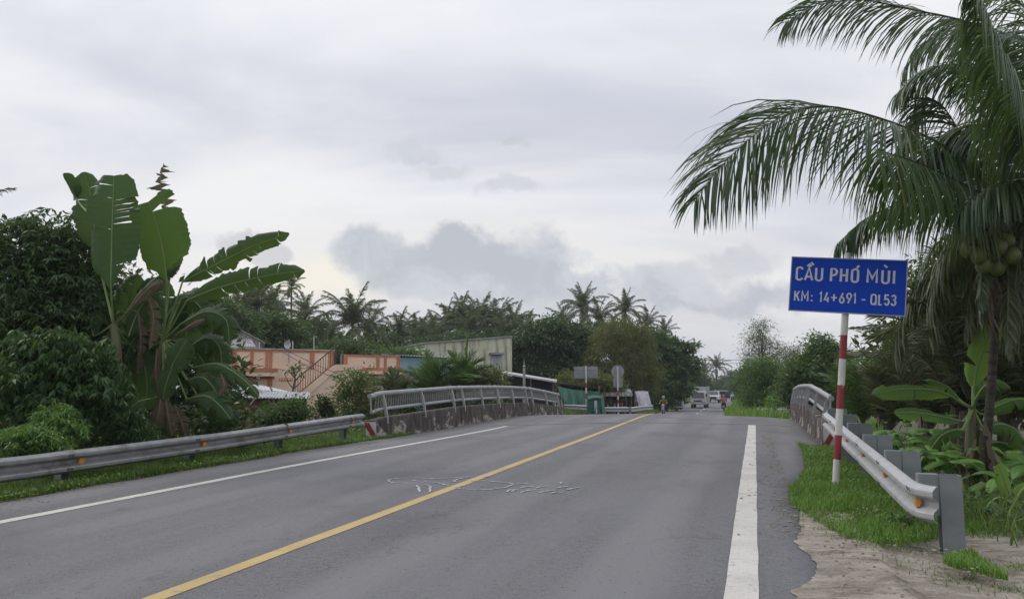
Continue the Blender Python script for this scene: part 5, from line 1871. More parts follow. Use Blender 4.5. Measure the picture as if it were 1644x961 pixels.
banana(263, 15.2, 712, [(262, 640), (258, 590), (262, 545)], 'right banana plant with two long leaves reaching over the peach house', [
    dict(c=[(268, 452, -.4), (262, 405, -.4), (250, 355, -.4), (238, 324, -.35)], w=92, mat=L_BANL, torn={1: (.86,), -1: ()}, fold=6, droop=10, cut=.5, ragged=.015, face=VC + LX * .25, base=.12),
    dict(c=[(238, 570, .9), (240, 520, .9), (250, 475, .9), (262, 445, .9)], w=80, face=VC, fold=4, droop=15, tears=4),
    dict(c=[(214, 575, 1.0), (206, 510, 1.0), (210, 465, 1.0), (222, 440, 1.0)], w=70, face=VC + RV * .3, fold=4, droop=15, tears=4),
    dict(c=[(296, 580, .9), (300, 530, .9), (312, 490, .9), (330, 462, .9)], w=76, face=VC, fold=0, droop=25, tears=6),
    dict(c=[(272, 450, .3), (278, 400, .3), (284, 345, .3)], w=38, face=VC + RV * .5, torn={1: (.5,), -1: (.6,)}, fold=8, droop=15),
    dict(c=[(293, 452, -.2), (340, 428, -.4), (400, 398, -.6), (464, 374, -.8)], w=42, face=VC * .8 + np.array((0, 0, -.5)), fold=-12, droop=30, tears=13, ragged=.07, gapmax=.12),
    dict(c=[(300, 482, -.3), (350, 462, -.5), (420, 444, -.8), (489, 434, -1.0)], w=42, face=VC * .75 + np.array((0, 0, -.45)), fold=-12, droop=26, torn={1: (.3, .42, .5, .56, .62, .9), -1: (.55, .62, .7, .8)}, ragged=.05, gapmax=.15),
    dict(c=[(290, 520, -.2), (330, 500, -.3), (362, 512, -.4), (368, 548, -.4)], w=62, face=VC + np.array((0, 0, .5)), tears=14, gapmax=.5, ragged=.07, **DK),
    dict(c=[(300, 560, .2), (330, 542, .2), (352, 556, .2), (356, 590, .2)], w=58, tears=13, gapmax=.5, ragged=.07, face=VC + np.array((0, 0, .6)), **DK),
    dict(c=[(310, 590, -.3), (350, 584, -.5), (390, 608, -.7), (416, 636, -.8)], w=30, tears=8, ragged=.06, face=VC + np.array((0, 0, .9)), **DK),
    dict(c=[(300, 610, -.3), (326, 606, -.4), (346, 628, -.4), (350, 656, -.4)], w=62, tears=9, gapmax=.4, ragged=.06, face=VC + np.array((0, 0, .5)), **DK),
    dict(c=[(270, 600, -.5), (285, 570, -.6), (300, 545, -.6)], w=46, tears=3, face=VC, fold=8, droop=15),
    dict(c=[(262, 640, -.5), (268, 612, -.6), (276, 590, -.6)], w=40, tears=2, face=VC + LX * .3, fold=8, droop=15),
    dict(c=[(240, 640, -.5), (222, 645, -.6), (205, 660, -.6), (192, 672, -.6)], w=46, tears=2, face=VC + np.array((0, 0, .3)), fold=0, droop=20, pet=(258, 632)),
    dict(c=[(300, 640, -.5), (330, 635, -.7), (352, 650, -.8), (370, 672, -.9)], w=44, tears=4, face=VC + np.array((0, 0, .5)), **DK),
    dict(c=[(330, 655, .3), (360, 660, .2), (384, 676, .2)], w=44, tears=4, face=VC + np.array((0, 0, .5)), **DK),
    dict(c=[(262, 540, .2), (240, 530, .3), (214, 545, .3), (200, 580, .3)], w=50, tears=5, **DK),
    dict(c=[(290, 480, .2), (305, 478, .2), (326, 500, .1), (332, 535, .1)], w=56, tears=12, ragged=.07, **DK),
    dict(c=[(275, 545, .3), (310, 560, .4), (330, 590, .4), (330, 630, .4)], w=54, tears=9, ragged=.07, **DK),
    dict(c=[(256, 560, .4), (228, 560, .5), (205, 590, .5), (198, 630, .5)], w=56, tears=9, ragged=.07, **DK),
    dict(c=[(262, 520, .6), (280, 490, .8), (320, 470, .9), (352, 478, .9)], w=44, tears=9, ragged=.06, **DK),
    dict(c=[(250, 530, .8), (232, 500, .9), (238, 465, .9), (255, 450, .9)], w=46, face=VC, tears=4, fold=0, droop=20),
    dict(c=[(270, 560, .7), (266, 520, .9), (300, 500, .9), (312, 530, .9)], w=50, tears=6, **DK),
    dict(c=[(258, 640, -.4), (254, 665, -.5), (246, 697, -.5)], w=36, pet=None, **DRY),
    dict(c=[(266, 640, -.4), (270, 668, -.5), (276, 700, -.5)], w=30, pet=None, **DRY),
    dict(c=[(280, 650, -.2), (292, 680, -.3), (298, 706, -.3)], w=24, pet=None, **DRY),
    dict(c=[(252, 560, -.3), (250, 600, -.3), (256, 640, -.3)], w=24, pet=None, **DRY),
    dict(c=[(285, 535, -.4), (310, 520, -.5), (330, 512, -.5)], w=14, pet=(268, 552), **DRY),
    dict(c=[(355, 600, -.6), (360, 618, -.7), (352, 634, -.7)], w=14, pet=None, **DRY),
    dict(c=[(268, 345, .5), (262, 318, .5), (257, 290, .5), (263, 262, .5)], w=44, mat=L_DRY, rib=M_MIDRIBD, shred=.55, ragged=.35, fold=-35, droop=55, torn={1: (.1, .16, .31, .35, .5, .62, .66, .82, .9), -1: (.08, .2, .26, .42, .47, .6, .75, .79, .93)}, rr=.014, pet=None),
], 2, .11)
UPF = VC + np.array((0, 0, .8))
banana(1560, 11.6, 790, [(1560, 740), (1558, 690), (1562, 655)], 'banana plant behind the barrier with two broad leaves pointing left', [
    dict(c=[(1528, 636, -.2), (1500, 626, -.3), (1450, 624, -.5), (1400, 632, -.6)], w=34, face=VC + np.array((0, 0, .5)), torn={1: (.3, .8), -1: (.5,)}, fold=-5, droop=20),
    dict(c=[(1540, 640, .3), (1520, 620, .3), (1495, 610, .2), (1486, 611, .2)], w=26, mat=L_BANL, face=UPF, tears=2, **DK),
    dict(c=[(1545, 676, -.3), (1510, 668, -.4), (1470, 662, -.5), (1435, 662, -.6)], w=26, face=VC + np.array((0, 0, .3)), torn={1: (.4,), -1: (.6,)}, fold=-10, droop=30),
    dict(c=[(1562, 625, .2), (1568, 590, .2), (1582, 548, .2), (1604, 512, .2)], w=40, mat=L_BANR, face=VC + LX * .3, torn={1: (.5,), -1: (.3,)}, fold=8, droop=10),
    dict(c=[(1566, 640, -.2), (1580, 620, -.3), (1602, 612, -.4), (1622, 622, -.5)], w=44, mat=L_BANL, face=UPF, tears=4, **DK),
    dict(c=[(1580, 665, .1), (1604, 650, .1), (1640, 640, .1), (1680, 650, .1)], w=36, face=UPF, tears=4, **DK),
    dict(c=[(1580, 690, -.1), (1604, 680, -.1), (1630, 690, -.1), (1650, 720, -.1)], w=50, mat=L_BANL, face=UPF, tears=5, **DK),
    dict(c=[(1545, 690, -.2), (1530, 690, -.3), (1510, 700, -.3), (1496, 718, -.3)], w=34, mat=L_BANL, face=UPF, tears=2, **DK),
    dict(c=[(1570, 720, .1), (1600, 710, .1), (1626, 720, .1), (1640, 745, .1)], w=46, face=UPF, tears=4, **DK),
    dict(c=[(1556, 720, -.3), (1548, 750, -.3), (1545, 780, -.3)], w=26, pet=None, **DRY),
    dict(c=[(1566, 720, -.3), (1574, 755, -.3), (1582, 788, -.3)], w=26, pet=None, **DRY),
], 3, .09)
banana(1628, 8.9, 842, [(1628, 820), (1626, 800)], 'small young banana plant with bright leaves in the lower right corner', [
    dict(c=[(1622, 796, -.1), (1614, 775, -.1), (1608, 758, -.1), (1602, 745, -.1)], w=36, mat=L_BANR, face=VC + RV * .3, torn={1: (.5,), -1: (.7,)}, fold=12, droop=12, cut=.8),
    dict(c=[(1618, 805, -.2), (1604, 798, -.3), (1590, 806, -.3), (1578, 824, -.3)], w=32, mat=L_BANL, face=UPF, tears=2, **DK),
    dict(c=[(1632, 800, 0), (1642, 785, 0), (1656, 775, 0)], w=30, mat=L_BANR, face=UPF, tears=1, **DK),
    dict(c=[(1634, 808, 0), (1650, 806, 0), (1668, 820, 0)], w=30, mat=L_BANL, face=UPF, tears=1, **DK),
], 4, .04)

# broad-leaved undergrowth behind the right barrier: each plant a thing
rg = np.random.default_rng(12)
TARO_L = []
for k in range(3):
    pts = [(0, 0, 0), (.35, 0, .12 - .05 * k), (.7, 0, -.02 - .08 * k), (1, 0, -.3 - .1 * k)]
    V_, Q_, al = banana_blade(pts, .62, (0, 0, 1), 70 + k, fold=15, droop=15, tears=0, ragged=.02, n=16, base=.05)
    TARO_L.append(npmesh('leaf', V_, Q_, mats=[L_TARO], along=al, tint=np.full(len(V_), .3 + .25 * k), smooth=True))
tspots = [(1448, 730, 12.6), (1470, 742, 12.0), (1496, 748, 11.7), (1520, 746, 12.2), (1482, 718, 13.0), (1456, 706, 14.0), (1512, 722, 12.8), (1438, 716, 13.4), (1610, 742, 11.2), (1636, 750, 10.8), (1538, 760, 11.4), (1500, 700, 13.6), (1640, 720, 11.8), (1590, 770, 10.6), (1612, 790, 10.0)]
tl_ = sorted(q[0] for q in tspots if q[0] < 1545)
tr_ = sorted(q[0] for q in tspots if q[0] >= 1545)
for k, (px, py, d) in enumerate(tspots):
    b = P(px, py, d)
    b[2] = float(ground_z(b[0], b[1]))
    left = px < 1545
    root = thing('taro_plant', b, ('%s broad leaved weed from the left in the thicket behind the crash barrier' % ORD[tl_.index(px)]) if left else ('%s broad leaved weed from the left in the thicket right of the dark trunk' % ORD[tr_.index(px)]), 'weed',
                 'broad leaved weeds behind the crash barrier' if left else 'broad leaved weeds right of the trunk')
    h = max(.3, P(px, py - 20, d)[2] - b[2])
    for i in range(7):
        az = i * 2.4 + rg.normal(0, .4)
        hh = h * rg.uniform(.5, 1.1)
        r_ = .12 * rg.uniform(.5, 1.5)
        e_ = np.array((math.cos(az) * r_, math.sin(az) * r_, hh))
        MB().tube(resample([(0, 0, 0), e_ * np.array((.4, .4, .6)), e_], 5), .008, 5).build('stalk', M_MIDRIB, root)
        share('leaf', TARO_L[i % 3], root, e_, (0, rg.normal(-.35, .3), az), rg.uniform(.26, .42))
x, y = ground_at(1456, 866)[:2]
T('small_bush', 1456, float(depth_of(x, y)), 'small dark leafy bush in the grass under the barrier end', [(1456, 848, 26, 18), (1448, 856, 22, 14), (1466, 857, 20, 13)], L_TREE, 100, 9, .05, .028, .05, 130, cat='bush', trunk_r=.008, tname='stem', base_z=float(ground_z(x, y)))

# ------------------------------------------------------------------ grass
def scatter(poly, n, seed):
    p = np.array([(a[0], a[1]) for a in poly])
    r_ = np.random.default_rng(seed)
    lo, hi = p.min(0), p.max(0)
    X = r_.uniform(lo[0], hi[0], n)
    Y = r_.uniform(lo[1], hi[1], n)
    k = inpoly(X, Y, p)
    return X[k], Y[k]


def clumpiness(X, Y, s=1.0):
    return .5 + .25 * np.sin(X * 3.1 * s + 1.3 * np.sin(Y * 2.3 * s)) + .25 * np.sin(Y * 4.1 * s + 1.7 * np.sin(X * 3.7 * s))


def grass(name, poly, n, h, w, seed, mat, kind='stuff', maxd=None, lean=.6):
    X, Y = scatter(poly, n, seed)
    if maxd:
        d = depth_of(X, Y)
        k = np.random.default_rng(seed + 1).uniform(0, 1, len(X)) < np.clip((maxd / d) ** 1.5, 0, 1)
        X, Y = X[k], Y[k]
    c = clumpiness(X, Y)
    hh = h * (.55 + .8 * c)
    z = ground_z(X, Y)
    rz = road_z(X, Y)
    z = np.where((X > -9) & (X < 1.75) & (Y < 44), np.maximum(z, rz - .02), z)
    V_, Q_, T_, tint = blades_geo(X, Y, z, hh, w, seed, lean)
    o_ = npobj(name, V_, Q_, T_, mats=[mat], tint=tint)
    tag(o_, kind=kind)
    return o_


near = [p for p in grass_poly]
grass('verge_grass', near, 240000, .095, .010, 1, L_GRASS, maxd=9)
grass('verge_grass', patch_poly, 16000, .075, .009, 2, L_GRASS)
# low broad weeds mixed into the turf
def weeds(name, poly, n, L, seed, mat, h=.05):
    X, Y = scatter(poly, n, seed)
    r_ = np.random.default_rng(seed)
    z = ground_z(X, Y)
    z = np.where((X > -9) & (X < 1.75) & (Y < 44), np.maximum(z, road_z(X, Y) - .02), z) + r_.uniform(.01, h, len(X))
    c = np.stack([X, Y, z], 1)
    n_ = len(X)
    az = r_.uniform(0, 6.28, n_)
    el = r_.uniform(-.1, .9, n_)
    d = np.stack([np.cos(az) * np.cos(el), np.sin(az) * np.cos(el), np.sin(el)], 1)
    s = nrm(np.cross(d, (0, 0, 1.0)))
    l = (L * r_.uniform(.6, 1.4, n_))[:, None]
    V_ = np.stack([c, c + d * l * .5 + s * l * .28, c + d * l, c + d * l * .5 - s * l * .28], 1).reshape(-1, 3)
    o_ = npobj(name, V_, np.arange(n_ * 4).reshape(-1, 4), mats=[mat], tint=np.repeat(r_.uniform(0, 1, n_), 4))
    tag(o_, kind='stuff')


weeds('clover', near, 50000, .045, 3, L_GRASS)
yl = np.arange(2, 20.5, .5)
redge = -8.68 - .24 * sst(10, 18, yl) + edge_noise(yl, 7, .07)
leftp = [(a, b) for a, b in zip(redge, yl)] + [(-10.6, 20.5), (-11.2, 2)]
grass('verge_grass', leftp, 110000, .14, .013, 4, L_GRASSD, maxd=12)
weeds('clover', leftp, 42000, .055, 5, L_GRASS, .09)
lb = [(-10.3, 2), (-10.2, 20), (-16, 22), (-20, 10), (-15, 2)]
weeds('ground_cover', lb, 26000, .12, 6, L_MID, .35)
rb = [(2.2, 8.5), (2.0, 22), (7, 26), (14, 18), (12, 6), (6, 6.5)]
weeds('ground_cover', rb, 40000, .10, 7, L_MID, .30)
grass('tall_grass', rb, 34000, .32, .016, 8, L_GRASSD)
# verges beyond the bridge
fa = [(-1.2, 42), (-1.55, 60), (-2.4, 75), (-2.4, 110), (-3.0, 150), (4, 150), (9, 80), (7, 44), (2.4, 40)]
grass('tall_grass', fa, 42000, .55, .05, 9, L_GRASS)
fb = [(-9.3, 40), (-9.0, 48), (-8.9, 70), (-9.0, 110), (-10, 150), (-20, 150), (-22, 60), (-16, 40)]
grass('tall_grass', fb, 26000, .40, .05, 10, L_GRASSD)
lw = [(-10, 21), (-12, 34), (-34, 44), (-34, 24), (-14, 18)]
grass('tall_grass', lw, 20000, .5, .04, 11, L_GRASSD)

# sparse tufts where the turf gives out onto the dirt
gp_ = np.array([(a, b) for a, b in GP[8:15]])
X, Y = [], []
r_ = np.random.default_rng(31)
for (a, b) in np.vstack([gp_, np.array([(p[0], p[1]) for p in patch_poly])]):
    k_ = 60
    X += list(a + r_.normal(0, .16, k_))
    Y += list(b + r_.normal(0, .16, k_))
X, Y = np.array(X), np.array(Y)
z = np.maximum(ground_z(X, Y) + .03, np.where(X < 1.0, road_z(X, Y), -9))
V_, Q_, T_, tint = blades_geo(X, Y, z, np.full(len(X), .05), .009, 32, .9)
tag(npobj('sparse_grass', V_, Q_, T_, mats=[L_GRASSD], tint=tint), kind='stuff')

# fallen leaves and grit along the edges
r_ = np.random.default_rng(77)
n = 5200
Y = np.where(r_.uniform(0, 1, n) < .6, r_.uniform(3.5, 7.6, n), r_.uniform(3, 22, n))
side = r_.uniform(0, 1, n) < .25
X = np.where(side, -8.75 + np.abs(r_.normal(0, .3, n)), .45 - np.abs(r_.normal(0, .35, n)) * .6)
dirt = (Y < 7.6) & ~side
X = np.where(dirt, r_.uniform(.5, 4.5, n), X)
z = np.maximum(road_z(X, Y) + .008, ground_z(X, Y) + .02)
V_, Q_, T_ = [], [], []
for i in range(n):
    s = .006 + .024 * r_.uniform(0, 1) ** 2.5
    a = r_.uniform(0, 6.28)
    c, q = math.cos(a) * s, math.sin(a) * s
    h = s * r_.uniform(.1, .6)
    o0 = len(V_)
    V_ += [(X[i] - c, Y[i] - q, z[i]), (X[i] + q * .6, Y[i] - c * .6, z[i]), (X[i] + c, Y[i] + q, z[i]), (X[i] - q * .6, Y[i] + c * .6, z[i]), (X[i], Y[i], z[i] + h)]
    T_ += [(o0, o0 + 1, o0 + 4), (o0 + 1, o0 + 2, o0 + 4), (o0 + 2, o0 + 3, o0 + 4), (o0 + 3, o0, o0 + 4)]
o = npobj('road_litter', V_, None, T_, mats=[pm('litter', (.12, .09, .06), (.24, .21, .17), 3, .4, .6, .9)])
tag(o, kind='stuff')

# ------------------------------------------------------------------ houses on the left bank
M_PEACH = pm('peach_plaster', (.74, .56, .43), (.80, .62, .48), 1.2, .35, .65, .85, c3=(.44, .31, .22), s3=.9, lo3=.58, hi3=.75, st3=(1, 1, .4))
M_TERRA = pm('terracotta_paint', (.42, .165, .095), (.48, .20, .12), 3, .35, .65, .75, c3=(.36, .16, .10), s3=2, lo3=.6, hi3=.75)
M_CAP = pm('white_coping', (.55, .52, .48), (.42, .40, .37), 2, rough=.8)
M_IRON = pm('dark_iron', (.045, .045, .05), (.08, .075, .07), 8, rough=.6)
M_CORR = pm('pale_roof_sheet', (.32, .34, .37), (.40, .42, .44), 2, rough=.5, metal=.2, c3=(.34, .31, .28), s3=1.1, lo3=.56, hi3=.72, st3=(1, 4, 1))
M_CORRD = pm('grey_roof_sheet', (.20, .21, .22), (.28, .28, .29), 2, rough=.6, c3=(.14, .12, .11), s3=1.1, lo3=.55, hi3=.72)
M_TIN = pm('pale_wall_sheet', (.36, .37, .38), (.44, .44, .45), 2, rough=.6)
M_BLUEW = pm('blue_wall_sheet', (.20, .36, .46), (.26, .42, .52), 1.5, rough=.7, c3=(.16, .27, .33), s3=1, lo3=.55, hi3=.75)
M_OLD = pm('stained_old_wall', (.50, .50, .37), (.60, .60, .48), .8, .35, .65, .95, c3=(.24, .25, .185), s3=1.8, lo3=.47, hi3=.62, st3=(1.6, 1.6, .14))
M_VOID = pm('dark_interior', (.012, .012, .014), (.022, .022, .024), 2, rough=.9)  # near-black: shade of unlit insides put into the colour


def brick_mat():
    m, t, b = nodes_of('old_red_brick')
    co = t.nodes.new('ShaderNodeTexCoord').outputs['Object']
    mp = t.nodes.new('ShaderNodeMapping')
    mp.inputs['Rotation'].default_value = (math.radians(90), 0, 0)
    t.links.new(co, mp.inputs[0])
    br = t.nodes.new('ShaderNodeTexBrick')
    br.inputs['Scale'].default_value = 5
    br.inputs['Color1'].default_value = (.22, .075, .045, 1)
    br.inputs['Color2'].default_value = (.30, .12, .07, 1)
    br.inputs['Mortar'].default_value = (.20, .17, .14, 1)
    br.inputs['Mortar Size'].default_value = .018
    t.links.new(mp.outputs[0], br.inputs['Vector'])
    c = tmix(t, tramp(t, tnoise(t, co, 2.5, 6, .65), .5, .7), br.outputs['Color'], (.12, .07, .05))
    t.links.new(c, b.inputs['Base Color'])
    b.inputs['Roughness'].default_value = .95
    return m


M_BRICK = brick_mat()


class Frame:
    """A building's own axes: s along the front, t away from the viewer, z up from its ground."""

    def __init__(self, px, d, ang, z0):
        p = P(px, 620.5, d)
        self.o = np.array((p[0], p[1], z0))
        a = math.radians(ang)
        self.e1 = RV * math.cos(a) + FV * math.sin(a)
        self.e2 = -RV * math.sin(a) + FV * math.cos(a)
        self.rot = math.atan2(self.e1[1], self.e1[0])

    def s(self, px, t=0.0):
        q = self.o + self.e2 * t
        k = P(px, 620.5, 1.0)
        u = k @ RV
        return (u * (q @ FV) - q @ RV) / (self.e1 @ RV - u * (self.e1 @ FV))

    def h(self, py, s, t=0.0):
        q = self.o + self.e1 * s + self.e2 * t
        return P(822, py, q @ FV)[2] - self.o[2]

    def thing(self, name, label, cat, group=None):
        return thing(name, self.o, label, cat, group, self.rot)


def slab(name, mat, root, s0, s1, t0, t1, z0, z1, bevel=0):
    return MB().box(((s0 + s1) / 2, (t0 + t1) / 2, (z0 + z1) / 2), (abs(s1 - s0), abs(t1 - t0), z1 - z0)).build(name, mat, root, bevel=bevel)


def corr(name, mat, root, a, b, c, d_, n=18, amp=.025):
    """Corrugated sheet; corners a-b along the waves' cross direction, d_-c the far side."""
    a, b, c, d_ = (np.array(v, float) for v in (a, b, c, d_))
    m = n * 4 + 1
    rows = []
    for lay in (0, -.012):
        for (u, v) in ((a, b), (d_, c)):
            for i in range(m):
                q = u + (v - u) * i / (m - 1)
                rows.append(q + np.array((0, 0, amp * math.sin(i * math.pi / 2) + lay)))
    f = []
    for i in range(m - 1):
        f += [(i, i + 1, m + i + 1, m + i), (2 * m + i, 3 * m + i, 3 * m + i + 1, 2 * m + i + 1), (i, 2 * m + i, 2 * m + i + 1, i + 1), (m + i, m + i + 1, 3 * m + i + 1, 3 * m + i)]
    f += [(0, m, 3 * m, 2 * m), (m - 1, 3 * m - 1, 4 * m - 1, 2 * m - 1)]
    return MB().add(rows, f).build(name, mat, root)


F = Frame(357, 36, 30, -1.1)
H = F.thing('house', 'peach house with terracotta trimmed roof parapet and an outside stair', 'house')
sA, sB, sC, sD, sE, sF = F.s(357), F.s(443), F.s(535), F.s(548), F.s(560), F.s(655)
zr = F.h(593, F.s(443))          # roof floor level
zp = F.h(560, F.s(443))          # parapet top
slab('wall', M_PEACH, H, sA, sC, 0.0, 6.5, 0, zr)
slab('wall', M_PEACH, H, sC, sF, 0.5, 6.5, 0, zr - .12)
# parapet: a thin wall with recessed panels between terracotta pilasters
slab('parapet', M_PEACH, H, sA + .1, sC, .02, .16, zr + .002, zp - .12)
slab('parapet', M_PEACH, H, sA + .0, sA + .14, .163, 6.3, zr + .002, zp - .12)
slab('top_band', M_TERRA, H, sA + .1, sC, -.03, .18, zp - .118, zp - .03)
slab('coping', M_CAP, H, sA + .05, sC + .03, -.06, .21, zp - .028, zp + .02)
for px, w in ((374, .20), (403, .13), (427, .12), (433.5, .12), (500, .2), (531, .22)):
    s = F.s(px)
    slab('pilaster', M_TERRA, H, s - w / 2, s + w / 2, -.035, .019, zr + .05, zp - .12)
s0, s1 = F.s(365, -.6), F.s(444, -.6)
slab('ledge', M_PEACH, H, s0, s1, -.62, -.002, zr - .32, zr - .12)
slab('ledge_band', M_TERRA, H, s0 - .04, s1 + .04, -.66, -.004, zr - .117, zr + .045)
slab('door_band', M_TERRA, H, F.s(404), F.s(440), -.03, -.003, F.h(608, F.s(420)), F.h(603, F.s(420)))
for px in (373, 404, 433):
    s = F.s(px)
    slab('porch_pillar', M_TERRA, H, s - .1, s + .1, -.05, -.004, 0, zr - .323)
slab('window', M_VOID, H, F.s(385), F.s(400), -.02, -.005, F.h(622, F.s(392)), F.h(600, F.s(392)))
# little fretwork panel
s0, s1, za, zb = F.s(448), F.s(470), F.h(611, F.s(459)), F.h(606.5, F.s(459))
fp = slab('fretwork', M_TERRA, H, s0, s1, -.03, -.004, za, zb)
for i in range(5):
    s = s0 + (s1 - s0) * (i + .5) / 5
    o = MB().box((s, -.034, (za + zb) / 2), (.07, .008, .07)).build('opening', M_PEACH, fp)
# right wing parapet
zR = F.h(569.5, F.s(600, .5), .5)
zr2 = F.h(590, F.s(600, .5), .5)
slab('parapet', M_PEACH, H, sE - .1, F.s(640, .5), .52, .66, zr2, zR - .10)
slab('top_band', M_TERRA, H, sE - .1, F.s(640, .5) + .03, .48, .69, zR - .098, zR)
slab('ledge_band', M_TERRA, H, sE - .2, F.s(650, .3), .28, .72, zr2 - .17, zr2 - .002)
slab('roof_edge', M_PEACH, H, sE - .3, F.s(655, .3), .2, .74, zr2 - .33, zr2 - .173)
for px, w in ((553, .24), (606, .16), (618, .13), (639, .18)):
    s = F.s(px, .5)
    slab('pilaster', M_TERRA, H, s - w / 2, s + w / 2, .46, .518, zr2 + .002, zR - .1)
arch_pts = [(math.cos(math.radians(a)), math.sin(math.radians(a))) for a in range(0, 181, 20)]
sc_, zc_ = F.s(590, .5), F.h(604, F.s(590, .5), .5)
MB().prism([(sc_ + p * .55, zc_ + q * .35) for p, q in arch_pts], 1, .46, .497).build('arch', M_TERRA, H)
slab('door_band', M_TERRA, H, F.s(630, .5), F.s(655, .5), .46, .497, F.h(606, F.s(640)), F.h(602, F.s(640)))
# stair: solid flank rising to the roof gate
st0, st1 = F.s(484, -1.0), F.s(537, -1.0)
zt0, zt1 = F.h(641, st0, -1.0), zr2 - .02
zt0 = max(zt0, .15)
n = 12
for i in range(n):
    a, b = st0 + (st1 - st0) * i / n, st0 + (st1 - st0) * (i + 1) / n
    slab('step', M_PEACH, H, a, b - .002, -1.0, -.02, 0, zt0 + (zt1 - zt0) * (i + 1) / n)
slab('landing', M_PEACH, H, st1, sE + .25, -1.0, -.02, 0, zt1 + .004)
MB().prism([(st0 - .25, zt0 - .30), (st0 - .25, zt0 + .02), (st1, zt1 + .12), (sE + .3, zt1 + .12), (sE + .3, zt1 - .12), (st1, zt1 - .2)], 1, -1.06, -1.003).build('stringer', M_PEACH, H)
sr = MB().tube([(st0 - .3, -1.03, zt0 + .92), (st1 + .0, -1.03, zt1 + .98)], .03, 6).build('stair_rail', M_IRON, H)
MB().tube([(st0 - .3, -1.03, zt0 + .15), (st1 + .0, -1.03, zt1 + .2)], .02, 6).build('lower_bar', M_IRON, sr)
bar = MB().box((0, 0, .48), (.022, .022, .80)).mesh('baluster', M_IRON)
for i in range(17):
    q = i / 16
    share('baluster', bar, sr, (st0 - .3 + (st1 - st0 + .3) * q, -1.03, zt0 + .05 + (zt1 - zt0 + .05) * q))
slab('rail_post', M_IRON, H, st1 - .03, st1 + .05, -1.06, -.99, zt1 + .1, zt1 + 1.02)
g_ = slab('gate', M_CAP, H, sC + .35, sE - .42, -.06, -.03, zr - .02, zr + .03)
for i in range(6):
    s = sC + .35 + (sE - sC - .77) * (i + .5) / 6
    MB().box((s, -.045, zr + .42), (.05, .02, .8)).build('slat', M_CAP, g_)
slab('rail_post', M_IRON, H, sE - .40, sE - .32, -.08, 0, zr, zr + .98)

# bare little frangipani before the wall
x, y = A(468, 33.5)
root = thing('bare_tree', (x, y, -1.1), 'small nearly leafless tree in front of the peach house wall beside the stairs', 'tree')
tr = [P(469, 650, 33.5), P(470, 628, 33.5), P(474, 606, 33.5), P(471, 592, 33.5)]
MB().tube(resample(tr, 7), np.linspace(.06, .03, 7), 6).build('trunk', M_BARK, root, world=True)
for a in ([(470, 622), (463, 614), (459, 604)], [(472, 614), (480, 604), (482, 596)], [(473, 606), (466, 598), (463, 594)], [(474, 604), (478, 596), (484, 593)], [(470, 625), (480, 616), (488, 606)]):
    MB().tube(resample([P(p, q, 33.5) for p, q in a], 5), np.linspace(.03, .012, 5), 5).build('limb', M_BARK, root, world=True)
B = [tuple(P(p, q, 33.5)) + (.25, .25, .16) for p, q in ((463, 593), (472, 591), (481, 595), (478, 598))]
V_, Q_, tint, cc = crown_geo(B, 12, 7, .2, .07, .12, 200)
npobj('crown', V_, Q_, mats=[L_TREE], parent=root, tint=tint)['kind'] = 'stuff'

# brick shed with pale sheet roofs
F2_ = Frame(340, 27.5, 8, -1.05)
SH = F2_.thing('brick_shed', 'low brick shed with pale corrugated roofs in front of the peach house', 'shed')
a0, a1 = F2_.s(338), F2_.s(497)
zl = F2_.h(637.5, F2_.s(420))
slab('brick_wall', M_BRICK, SH, F2_.s(330), F2_.s(455), .45, .57, 0, zl - .06)
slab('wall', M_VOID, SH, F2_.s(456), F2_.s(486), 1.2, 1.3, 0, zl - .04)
slab('shed_post', M_IRON, SH, F2_.s(479), F2_.s(482), .35, .42, 0, zl - .03)
corr('roof_sheet', M_CORR, SH, (F2_.s(338), 0, zl + .04), (a1, 0, zl - .05), (a1 - .15, 1.6, zl + .16), (F2_.s(338), 1.6, zl + .3), 30)
zu = F2_.h(628, F2_.s(440, 1.8), 1.8)
slab('gable_wall', M_CORRD, SH, F2_.s(352, 1.9), F2_.s(462, 1.9), 1.9, 2.0, 0, zu - .02)
corr('roof_sheet', M_CORR, SH, (F2_.s(350, 1.7), 1.7, zu + .14), (F2_.s(466, 1.7), 1.7, zu - .02), (F2_.s(420, 5), 5, zu + .22), (F2_.s(366, 5), 5, zu + .34), 22)
zw = F2_.h(604, F2_.s(366, 5), 5.2)
corr('roof_sheet', M_CORR, SH, (F2_.s(345, 5.2), 5.2, zw - .12), (F2_.s(382, 5.2), 5.2, zw - .16), (F2_.s(376, 6.4), 6.4, zw + .1), (F2_.s(345, 6.4), 6.4, zw + .12), 8)

# gabled sheet-metal house further back
F3 = Frame(350, 50, 20, -1.1)
G = F3.thing('gabled_house', 'grey sheet metal house with a gable above the peach parapet', 'house')
g0, gm, g1 = F3.s(352), F3.s(384), F3.s(416)
ze, zk = F3.h(548, gm), F3.h(532, gm)
MB().prism([(g0, 0), (g1, 0), (g1, ze), (gm, zk), (g0, ze)], 1, 0, 6).build('wall', M_TIN, G)
for i in range(9):
    s = g0 + (g1 - g0) * (i + .5) / 9
    hgt = ze + (zk - ze) * (1 - abs(s - gm) / (gm - g0))
    slab('seam', M_CORRD, G, s - .025, s + .025, -.03, -.002, .1, hgt - .08)
corr('roof_sheet', M_CORR, G, (g0 - .3, -.4, ze - .1), (g0 - .3, 6.2, ze - .1), (gm, 6.2, zk + .06), (gm, -.4, zk + .06), 12)
corr('roof_sheet', M_CORR, G, (gm, -.4, zk + .06), (gm, 6.2, zk + .06), (g1 + .3, 6.2, ze - .1), (g1 + .3, -.4, ze - .1), 12)
